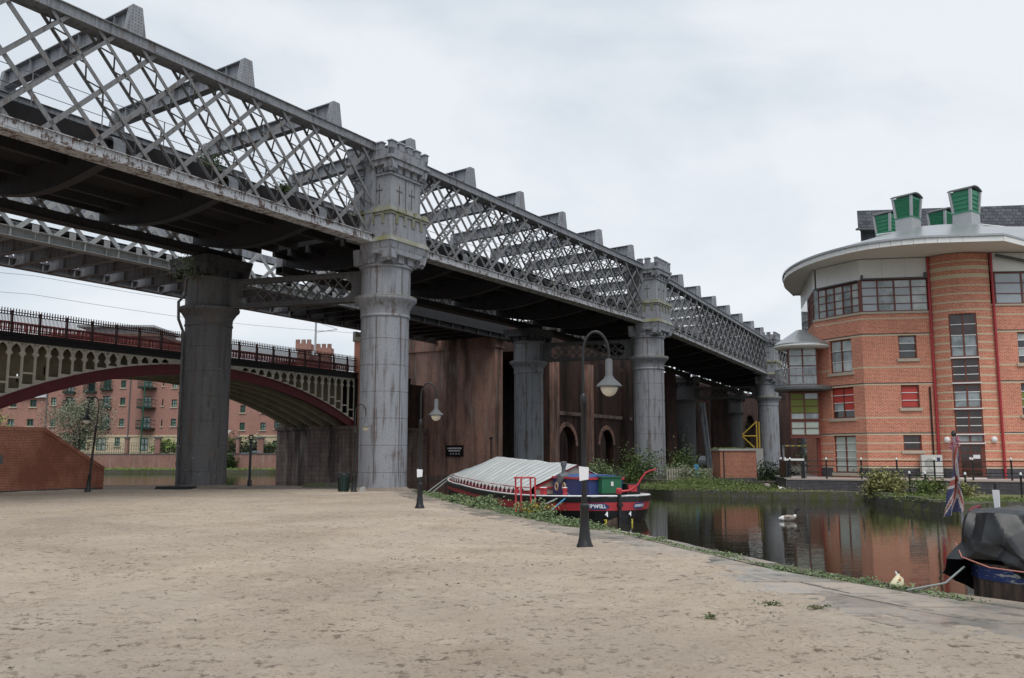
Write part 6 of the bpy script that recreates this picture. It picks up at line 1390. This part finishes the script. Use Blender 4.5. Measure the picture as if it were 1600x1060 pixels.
tag(leaves_mesh(clump_points(260, (ptop.x, ptop.y, ptop.z - .09), (.06, .06, .11), 6), .03, 'tassel', 'bead_pink', parent=fl, o=fl['_o']), kind='stuff'); MB().lathe([(.02, 0), (.035, .03), (.02, .07), (.005, .08)], 8).build('finial', 'black_paint', fl, o=(0, 0, 0)).location = ptop - Vector(fl['_o'])

# ------------------------------------------------------------------ street lamps
def lamp(x, y, label, rz=0, h=4.02, lean=0, poster=None):
    t = thing('street_lamp', label, 'street lamp', (x, y, 0), rz=rz, group='black swan neck street lamps', local=True); k = h / 4.02
    MB().lathe([(.165, -.05), (.16, .03), (.13, .09), (.105, .20), (.088, .38), (.08, .70), (.088, .73), (.088, .78), (.06, .81)], 10).build('base', 'black_paint', t, smooth=True)
    MB().lathe([(.052, .80), (.050, 1.6 * k), (.046, 2.62 * k), (.060, 2.64 * k), (.060, 2.80 * k), (.036, 2.84 * k)], 14).build('pole', 'black_paint', t, smooth=True)
    zt = 3.58 * k; a_ = [(0, 0, 2.80 * k), (0, 0, zt)] + [(.245 - .245 * math.cos(math.pi * q / 12), 0, zt + (h - zt) * math.sin(math.pi * q / 12)) for q in range(1, 13)] + [(.49, 0, 3.46 * k)]
    MB().tube(a_, .026, 10).build('swan_neck', 'black_paint', t, smooth=True)
    z0 = 3.46 * k; hd = MB().lathe([(.055, z0 + .04), (.07, z0), (.068, z0 - .27), (.085, z0 - .30), (.10, z0 - .33), (.215, z0 - .44), (.245, z0 - .47), (.245, z0 - .485), (.17, z0 - .49)][::-1], 20, (.49, 0)).build('lantern', 'lead_grey' if rz == 0 else 'black_paint', t, smooth=True)
    MB().lathe([(.02, z0 - .67), (.07, z0 - .655), (.12, z0 - .615), (.155, z0 - .55), (.17, z0 - .488)], 20, (.49, 0)).build('bowl', 'lamp_bowl', hd, smooth='all')
    if poster: MB().hexa([(-.09, -.068, poster), (.075, -.068, poster + .03), (.075, -.060, poster + .03), (-.09, -.060, poster), (-.10, -.068, poster + .27), (.085, -.068, poster + .25), (.085, -.060, poster + .25), (-.10, -.060, poster + .27)]).build('pasted_notice', 'paper', t)
    if lean: t.rotation_euler = (0, lean, rz) if rz == 0 else (0, -lean, rz)
    return t
lamp(1.34, 16.85, 'tall black street lamp in front of the barge stern with a pasted notice', poster=1.22)
lamp(-2.95, 29.1, 'black street lamp left of the barge bow with a small white notice', poster=.98)
lamp(-7.25, 41.6, 'black street lamp against the nearest grey column')
lamp(-19.3, 41.3, 'leaning black street lamp beside the brick ramp wall', rz=math.pi, h=4.35, lean=R(4.2))
# finger post, litter bin, block, small far posts
t = thing('finger_post', 'black finger post with ring top between the two nearest columns', 'signpost', (-14.85, 51.3, 0)); px_, py_ = -14.85, 51.3
MB().lathe([(.14, -.05), (.13, .25), (.08, .32), (.07, 2.4), (.05, 2.55)], 10, (px_, py_)).build('post', 'black_paint', t, smooth=True)
m = MB(); m.tube([(px_ + .13 * math.cos(k * .5236), py_, 2.68 + .13 * math.sin(k * .5236)) for k in range(13)], .04, 6).build('ring', 'black_paint', t)
for rz, z in ((2.9, 1.78), (.35, 1.88)): d = Vector((math.cos(rz), math.sin(rz), 0)); p = Vector((px_, py_, z)); m = MB(); m.beam(p, p + d * .62, .11, .025, Vector((-d.y, d.x, 0))).build('finger', 'blind_grey', t)
t = thing('litter_bin', 'black ribbed litter bin beside the nearest column', 'bin', (-7.78, 41.9, 0)); MB().lathe([(.22, -.05), (.22, .05), (.26, .62), (.28, .64), (.28, .70)], 16, (-7.78, 41.9)).build('body', 'green_dark', t, smooth=True); MB().lathe([(.30, .78), (.28, .86), (.12, .92), (.02, .93)], 16, (-7.78, 41.9)).build('lid', 'black_paint', t, smooth=True)
m = MB()
for k in range(12): a = k * .5236; m.tube([(-7.78 + .235 * math.cos(a), 41.9 + .235 * math.sin(a), .05), (-7.78 + .275 * math.cos(a), 41.9 + .275 * math.sin(a), .66)], .018, 5)
m.build('slat', 'black_paint', t)
for k in range(4): a = k * 1.571 + .4; MB().tube([(-7.78 + .26 * math.cos(a), 41.9 + .26 * math.sin(a), .68), (-7.78 + .28 * math.cos(a), 41.9 + .28 * math.sin(a), .80)], .018, 5).build('strut', 'black_paint', t)
one(MB().hexa([(-6.95, 41.15, -.03), (-6.65, 41.1, -.03), (-6.6, 41.35, -.03), (-6.9, 41.4, -.03), (-6.9, 41.18, .22), (-6.72, 41.15, .30), (-6.7, 41.3, .27), (-6.86, 41.34, .20)]), 'stone_block', 'concrete', 'small broken stone block at the foot of the nearest column', 'stone', (-6.8, 41.2, 0))
one(MB().hexa([(-11.3, 48.8, -.05), (-7.2, 47.6, -.05), (-7.0, 49.0, -.05), (-11, 50.2, -.05), (-11.2, 48.9, .18), (-7.3, 47.75, .18), (-7.1, 48.9, .18), (-10.9, 50.1, .18)]), 'landing_slab', 'mossy_stone', 'low mossy concrete landing slab behind the litter bin', 'slab', (-9, 49, 0))
one(MB().hexa([(-17.9, 45.3, -.06), (-16.0, 44.9, -.06), (-15.3, 46, -.06), (-17.5, 46.6, -.06), (-17.8, 45.4, .14), (-16.1, 45.05, .14), (-15.5, 46, .14), (-17.4, 46.5, .14)]), 'column_footing', 'black_iron', 'dark iron footing plate at the shaded column', 'footing', (-16.8, 45.5, 0))
one(MB().tube([(-1.75, 75.4, -.4), (-1.75, 75.4, 3.0)], .06, 6).lathe([(.16, 3.0), (.16, 3.12), (.05, 3.2)], 8, (-1.75, 75.4)), 'pier_post', 'black_iron', 'thin dark post against the right edge of the tall brick pier', 'post', (-1.75, 75.4, -.4))

# ------------------------------------------------------------------ brick ramp wall at the left
RA_, RB_ = (-27.4, 31.9), (-20.9, 46.2); L, u, out_, f = wall_frame(RA_, RB_); 
ramp = thing('ramp_wall', 'sloping red brick ramp wall with blue coping at the left edge', 'wall', (-23, 41, 0)); LE = L
slope0 = LE - 3.55
MB().plate([(0, -.1), (LE, -.1), (LE, .92), (slope0, 2.82), (0, 2.82)], [], f, 0, .45).build('wall', 'brick_ramp', ramp)
m = MB(); fbox(m, f, -.1, slope0 + .02, 2.82, 3.0, -.06, .52); m.build('coping', 'brick_ramp', ramp)
m = MB(); m.hexa([f(slope0, 2.82, -.06), f(LE + .02, .90, -.06), f(LE + .02, .90, .52), f(slope0, 2.82, .52), f(slope0 + .02, 3.0, -.06), f(LE + .12, 1.06, -.06), f(LE + .12, 1.06, .52), f(slope0 + .02, 3.0, .52)]); m.build('coping', 'brick_ramp', ramp)
fbox(MB(), f, LE - .30, LE + .06, -.1, .90, -.05, .5).build('end_pier', 'brick_ramp', ramp); fbox(MB(), f, 0, LE, -.1, .07, -.05, -.003).build('plinth', 'brick_blue', ramp)
fbox(MB(), f, LE - 5.75, LE - 5.55, 1.28, 1.68, -.02, -.003).build('plate', 'lead_grey', ramp)
MB().hexa([f(0, -.1, 3.2), f(LE, -.1, 3.2), f(LE, -.1, 3.6), f(0, -.1, 3.6), f(0, 2.82, 3.2), f(slope0, 2.82, 3.2), f(slope0, 2.82, 3.6), f(0, 2.82, 3.6)]).build('rear_wall', 'brick_ramp', ramp)
bush('shrub', 'yellow green shrub peeping over the ramp wall at the left edge', 'shrub', (-36.5, 62, 3.6), (1.6, 1.2, 1.4), 900, .22, 'leaf_lime', base=-.1)

# ------------------------------------------------------------------ yard under the viaduct
t = thing('brick_kiosk', 'small square brick kiosk with flat roof on the far bank', 'kiosk', (13.4, 54.5, -.1))
MB().box(12.42, 14.62, 54, 56.2, -.1, .34).build('plinth', 'brick_blue', t); MB().box(12.44, 14.6, 54.02, 56.18, .34, 1.95).build('wall', 'brick_box', t); MB().box(12.36, 14.68, 53.94, 56.26, 1.95, 2.06).build('roof', 'concrete', t); MB().box(12.62, 12.68, 53.96, 54.01, -.05, 1.9).build('pipe', 'black_paint', t)
tag(leaves_mesh(clump_points(500, (13.4, 55, 2.09), (1.2, 1.0, .05), 12), .09, 'roof_moss', 'grass', asp=2), 'moss and weeds on the kiosk roof', 'moss', kind='stuff')
one(MB().box(11.5, 17.2, 52.6, 53.1, -.25, .0), 'kerb_block', 'black_iron', 'long dark kerb block in front of the brick kiosk', 'kerb', (14, 52.8, -.2))
fence = thing('picket_fence', 'pale wooden picket fence between the columns and the kiosk', 'fence', (10.5, 57.5, .1)); fx0, fx1 = 9.9, 13.3
x = fx0
while x < fx1: MB().box(x, x + .09, 58.0, 58.03, .12, .86).build('picket', 'timber_grey', fence); x += .16
for z in (.3, .7): MB().box(fx0, fx1, 58.032, 58.08, z, z + .07).build('rail', 'timber_grey', fence)
one(MB().lathe([(.16, .1), (.16, 1.0), (.12, 1.08), (.02, 1.1)], 12, (11.7, 57.4)), 'blue_post', 'rope_blue', 'short blue marker post by the picket fence', 'post', (11.7, 57.4, .1))
# parked car
car = thing('parked_car', 'small white hatchback car parked under the viaduct', 'car', (25.2, 116, .12), rz=R(62), local=True)
pr = [(-1.9, .28), (1.9, .28), (1.95, .62), (1.55, .82), (.85, .92), (.25, 1.42), (-1.25, 1.45), (-1.8, .95), (-1.95, .6)]
MB().plate(pr, [], lambda a, b, d: Vector((a, d * (1 if b < 1 else .86), b)), -.82, .82).build('body', 'car_white', car)
MB().plate([(.72, .95), (.22, 1.36), (-1.15, 1.38), (-1.55, .97)], [], lambda a, b, d: Vector((a, d * (1 if b < 1 else .89), b)), -.825, .825).build('side_glass', 'glass_dark', car)
MB().hexa([(.88, -.7, .93), (.88, .7, .93), (.84, .7, .93), (.84, -.7, .93), (.30, -.62, 1.39), (.30, .62, 1.39), (.26, .62, 1.39), (.26, -.62, 1.39)]).build('windscreen', 'glass_dark', car)
for x in (-1.2, 1.2):
    for y in (-.80, .80): w_ = MB(); w_.tube([(x, y - .09, .30), (x, y + .09, .30)], .30, 16); wh = w_.build('wheel', 'rubber', car); MB().tube([(x, y - .095, .30), (x, y + .095, .30)], .18, 12).build('rim', 'zinc_matt', wh)
for y in (-.55, .55): MB().box(1.80, 1.93, y - .2, y + .2, .62, .76).build('headlight', 'glass_pale', car)
# yellow frame, grey props, barrier
t = thing('yellow_frame', 'yellow braced steel frame beside the third turret column', 'frame', (27.5, 104, .1)); YF = 104.0; fx = lambda px: (px - 800) / 1400 * YF * 1.003; fz = lambda y: 1.7 + (711 - y) / 1400 * YF
for (a, b, c_, d) in ((1179, 702, 1179, 659), (1183, 700, 1183, 660), (1157, 682, 1179, 682), (1157, 680, 1179, 660), (1157, 683, 1175, 700)): MB().tube([(fx(a), YF, fz(b)), (fx(c_), YF, fz(d))], .08, 6).build('bar', 'yellow_steel', t)
MB().box(fx(1157), fx(1186), YF - .6, YF + .6, .1, fz(701)).build('base', 'concrete', t)
for j, (a, b) in enumerate((((1094, 630), (1104, 713)), ((1099, 630), (1108, 713)))):
    Y_ = 108; one(MB().tube([((a[0] - 800) / 1400 * Y_, Y_, 1.7 + (711 - a[1]) / 1400 * Y_), ((b[0] - 800) / 1400 * Y_, Y_, .1)], .2, 8), 'steel_prop', 'steel_grey', ('left' if j == 0 else 'right') + ' of two slanting grey steel props under the viaduct', 'prop', (23.5, Y_, .1))
t = thing('height_barrier', 'grey height barrier bar with yellow marks beside the office', 'barrier', (26, 84, .1))
for px in (1221, 1256): x = (px - 800) / 1400 * 84; MB().box(x - .08, x + .08, 84, 84.15, .1, 2.6).build('post', 'steel_grey', t)
MB().box((1221 - 800) / 1400 * 84, (1262 - 800) / 1400 * 84, 83.9, 84.0, 2.45, 2.62).build('bar', 'lead_grey', t)
for k in range(4): x = (1224 + k * 9 - 800) / 1400 * 84; MB().box(x, x + .3, 83.88, 83.9, 2.48, 2.59).build('mark', 'yellow_steel', t)
one(MB().box(27.2, 29.2, 82, 84, .1, 1.9), 'concrete_cabinet', 'concrete', 'pale concrete cabinet behind the terrace gate', 'cabinet', (28.2, 83, .1))
for j, (px, Yb, w_) in enumerate(((1049, 92, 1.0), (1121, 112, 1.4), (1130, 118, 1.2), (1222, 140, 4.0))):
    x = (px - 800) / 1400 * Yb; one(MB().box(x - w_ / 2, x + w_ / 2, Yb, Yb + 1, 0, 10.2), 'brick_pillar', 'brick_dark', ['dark red brick pillar just right of the second turret column', 'left of two close brick pillars under the viaduct', 'right of two close brick pillars under the viaduct', 'broad far brick pillar beside the third turret column'][j], 'pillar', (x, Yb, 0), group='brick pillars under the viaduct')

# ------------------------------------------------------------------ plants
tag(leaves_mesh(np.concatenate([weeds_points([(interp(EDGE, y) - .18, y, 0.0) for y in np.arange(20.5, 42, .5)], 6000, .12, .03), *[clump_points(int(260 * random.uniform(.5, 1.6)), (interp(EDGE, y) - random.uniform(.05, .38), y, .04), (.30, .30, random.uniform(.03, .11)), 7, base=-.08) for y in np.arange(21, 40, .42)]]), .085, 'edge_weeds', 'leaf_weed', asp=2.2), 'strip of low grey green weeds along the water edge', 'weeds', kind='stuff')
tag(leaves_mesh(np.concatenate([weeds_points([(interp(EDGE, y) - .28, y, 0.02) for y in np.arange(10.6, 20.5, .4)], 1400, .06, .008)] + [clump_points(90, (interp(EDGE, y) - .2, y, .03), (.2, .24, .055), 6, base=.01) for y in (11.0, 11.3, 11.7, 12.2, 12.9, 13.6, 15.3, 15.6, 18.2, 19.2)]), .055, 'kerb_weeds', 'leaf_weed', asp=2.2), 'thin moss and weeds in the kerb joints', 'weeds', kind='stuff')
for j, (x, y, r, h_, n_, lab) in enumerate(((-1.95, 33.0, .4, .26, 900, 'leafy weed clump against the black hull'), (-.95, 29.4, .5, .36, 1300, 'tallest weed clump left of the red boarding steps'), (.85, 24.0, .3, .20, 500, 'weed clump left of the tall lamp base'), (1.62, 21.9, .36, .16, 500, 'weed clump right of the tall lamp base'))):
    bush('weed_clump', lab, 'weeds', (x, y, h_ * .45), (r, r, h_ * .5), n_, .10, 'leaf_weed', group='weed clumps beside the barge', base=-.02, mat2=None)
tag(leaves_mesh(clump_points(160, (.75, 25.35, .22), (.5, .4, .16), 8, base=.02), .05, 'ragwort_flowers', 'flower_yellow', asp=1.2), 'small yellow flowers by the boarding steps', 'flowers', kind='stuff')
bush('weed_clump', 'yellow flowering weed below the red boarding steps', 'weeds', (.75, 25.5, .15), (.5, .35, .22), 900, .09, 'leaf_weed', base=-.02)
tag(leaves_mesh(np.concatenate([weeds_points([(8.2, 51.2, -.15), (9.2, 49.2, -.15), (12.5, 48.0, -.18), (13.6, 47.6, -.18)], 12000, .75, .09), clump_points(3000, (11, 52.5, .05), (2.4, 1.2, .35), 22, base=-.2), weeds_points([(8.6, 54, -.15), (12, 52.0, -.15), (14, 50.5, -.15)], 5000, .8, .14)]), .13, 'bank_grass', 'grass', asp=4), 'rough green grass covering the low far bank', 'grass', kind='stuff')
tag(leaves_mesh(weeds_points([(17.2, 40, -.12), (17.4, 36, -.12), (20.5, 36, -.12), (29, 34, -.12)], 8000, .7, .07), .13, 'bank_turf', 'grass', asp=4), 'grass on the bank behind the covered narrowboat', 'grass', kind='stuff')
tag(leaves_mesh(weeds_points([(8.6, 48.9, -.17), (13.5, 46.6, -.17), (16.8, 45.6, -.17)], 2500, .3, .04), .12, 'dry_grass', 'grass_dry', asp=5), 'dry yellow grass on the far bank edge', 'grass', kind='stuff')
for (x, y, z, rx, rz_, n_, sz, mt, lab) in ((17.3, 42.2, .30, .95, .55, 3000, .15, 'leaf_yellow', 'tall yellow green weeds on the stone bank left of the flag'), (18.4, 40.2, .25, .7, .5, 1500, .12, 'grass', 'shorter weeds right of the tall yellow green weeds'), (19.2, 38.8, .12, .6, .4, 900, .12, 'leaf_yellow', 'low yellowish weeds nearest the flag on the far bank'),
        (8.6, 61.5, .6, 1.5, 1.25, 2600, .18, 'leaf_bush', 'bushy shrub behind the barge cabin'), (6.2, 64, .5, 1.0, 1.0, 1400, .18, 'leaf_weed', 'grey green shrub left of the bushy shrub by the arches'), (11.0, 60.8, .2, .9, .8, 1200, .16, 'leaf_weed', 'weed clump at the foot of the second turret column'), (12.1, 63.5, .9, .85, 1.3, 1800, .18, 'leaf_bush', 'upright bush right of the second turret column'), (10.6, 55.3, .35, .55, .9, 900, .13, 'leaf_willow', 'thin tall weeds in front of the second turret column'),
        (16.4, 57, .45, 1.6, .8, 2200, .16, 'leaf_dark', 'ivy covered bank between the kiosk and the terrace'), (11.6, 55.6, .3, .9, .6, 1200, .14, 'leaf_weed', 'weed clump left of the brick kiosk'), (27.0, 80, 1.2, 1.2, 1.3, 1600, .22, 'leaf_bush', 'leafy bush behind the terrace railing')):
    bush('wild_shrub', lab, 'shrub', (x, y, z), (rx, rx * .8, rz_), n_, sz, mt, group='wild shrubs on the far bank', base=max(-.25, z - rz_), clumps=20)
for (x, y, h_, lab) in ((26, 128, 9, 'dark tree seen between the rear columns'), (62, 160, 12, 'distant tree seen under the projecting bay'), (40, 150, 11, 'dark tree behind the yellow frame')):
    tree('background_tree', lab, (x, y, .1), h_, (x, y, h_ * .62), (3.4, 3, h_ * .36), 2600, .5, 'leaf_dark', group='dark trees beyond the viaduct', tr=.2)
# saplings rooted in the viaduct
for (s, w, z, r, mt, lab) in ((-10.4, .9, 13.45, .42, 'leaf_bush', 'small buddleia growing on the viaduct deck edge'), (-6.2, .9, 13.4, .30, 'leaf_bush', 'smaller sapling on the viaduct deck near the first turret'), (-3.9, 9.4, 11.35, .75, 'leaf_weed', 'leafy buddleia sprouting from the shaded column capital'), (33.0, 17.0, 11.0, .9, 'leaf_dark', 'ivy tuft growing at the top of the brick pier')):
    p = Q(s, w, z); bush('sapling', lab, 'plant', tuple(p), (r * 1.3, r, r), 500, .12, mt, group='plants rooted in the viaduct', base=p.z - r)
# tufts and scraps on the sand
for j, (x, y) in enumerate(((2.05, 9.55), (2.9, 10.35), (3.35, 10.1))):
    bush('grass_tuft', ['lone green tuft on the sand', 'faint green patch on the sand left of the other patch', 'faint green patch on the sand nearest the path'][j], 'grass', (x, y, .045), (.07 if j == 0 else .22, .06 if j == 0 else .12, .03), 26, .04, 'leaf_weed', base=.01)
cc = np.stack([rng.uniform(-7, 5.2, 90), 5.8 + 16 * rng.random(90) ** 1.2], 1); ii = rng.integers(0, 90, 650); pts = np.stack([cc[ii, 0] + rng.normal(size=650) * .28, cc[ii, 1] + rng.normal(size=650) * .22, np.full(650, .018)], 1); pts = pts[[p[0] < interp(SANDE, p[1]) - .4 for p in pts]]
cl = leaves_mesh(pts, .03, 'sand_clods', 'mud', asp=1.5, jitter=1.6); tag(cl, 'dark damp crumbs scattered over the sand', 'sand', kind='stuff')
# yellow bag
bag = thing('plastic_bag', 'pale yellow plastic bag lying in the kerb weeds', 'bag', (4.93, 11.75, .02), local=True); bag.scale = (.5, .5, .62)
m = MB(); m.lathe([(.10, 0), (.15, .03), (.155, .10), (.12, .18), (.06, .235), (.035, .27)], 16); m.v = [(a * (1.1 + .3 * mnoise.noise(Vector((a * 9, b * 9, c_ * 9)))) - .35 * (.15 - c_) * (a < 0), b * .8, c_ + .03 * mnoise.noise(Vector((a * 14, b * 14, 2)))) for a, b, c_ in m.v]; m.build('sack', 'bag_yellow', bag, smooth='all')
MB().tube([(-.01, -.125, .16), (.03, -.105, .20)], [.035, .02], 6).build('orange_patch', 'bag_orange', bag); MB().tube([(-.01, 0, .27), (-.05, 0, .32)], [.03, .015], 6).build('knot', 'paper', bag); MB().tube([(.01, 0, .27), (.04, 0, .32)], [.03, .02], 6).build('dark_knot', 'goose_black', bag)
# geese
def goose(loc, rz, spine, rad, mats_, label, legs=False, wake=False):
    """one continuous body grown along a spine, coloured ring by ring"""
    t = thing('goose', label, 'goose', loc, rz=rz, local=True); t.scale = (.8, .8, .8); n = 12; m = MB(); m.tube(spine, rad, n); mi = []
    for k in range(len(spine) - 1): mi += [mats_[k]] * n
    mi += [mats_[0], mats_[-1]]; ob = m.build('body', 'goose_grey', t, smooth='all', auto_uv=False); ob.data.materials.append(M['goose_white']); ob.data.materials.append(M['goose_black']); ob.data.polygons.foreach_set('material_index', mi)
    if legs:
        for y in (-.05, .05): MB().tube([(.02, y, .14), (.03, y, .05), (.02, y, 0), (.08, y, 0)], [.014, .01, .01, .012], 6).build('leg', 'goose_black', t)
    for sg in (-1, 1): m = MB(); m.tube([(-.22, sg * .10, .24 if legs else .16), (-.05, sg * .135, .25 if legs else .16), (.12, sg * .10, .24 if legs else .15)], [.02, .055, .02], 8); m.build('wing', 'goose_grey', t, smooth='all')
    return t
goose((9.3, 30.7, WATER), R(5), [(-.42, 0, .10), (-.33, 0, .10), (-.22, 0, .10), (0, 0, .10), (.2, 0, .12), (.28, 0, .17), (.32, 0, .26), (.33, 0, .38), (.34, 0, .45), (.40, 0, .47), (.48, 0, .455), (.54, 0, .45)], [.02, .07, .12, .155, .12, .075, .045, .038, .045, .05, .03, .012], [1, 1, 0, 0, 0, 1, 2, 2, 2, 2, 2], 'goose swimming on the canal in front of the terrace')
goose((13.7, 48.7, -.16), R(120), [(-.36, 0, .24), (-.28, 0, .25), (-.15, 0, .27), (.03, 0, .29), (.16, 0, .33), (.22, 0, .42), (.20, 0, .50), (.12, 0, .50), (.05, 0, .45), (.0, 0, .42)], [.02, .06, .11, .15, .12, .06, .045, .05, .035, .012], [2, 0, 0, 0, 0, 2, 2, 2, 2], 'dark goose standing preening on the far bank', legs=True)
goose((14.25, 48.0, -.16), R(200), [(-.34, 0, .08), (-.26, 0, .09), (-.1, 0, .10), (.05, 0, .11), (.16, 0, .13), (.2, 0, .2), (.21, 0, .25), (.27, 0, .25), (.33, 0, .24)], [.02, .06, .11, .13, .09, .045, .04, .035, .012], [1, 1, 1, 1, 1, 1, 1, 2], 'pale goose sitting beside the blue brick retaining wall')
bpy.context.view_layer.update()
for o_ in C.objects:
    if '_o' in o_: del o_['_o']
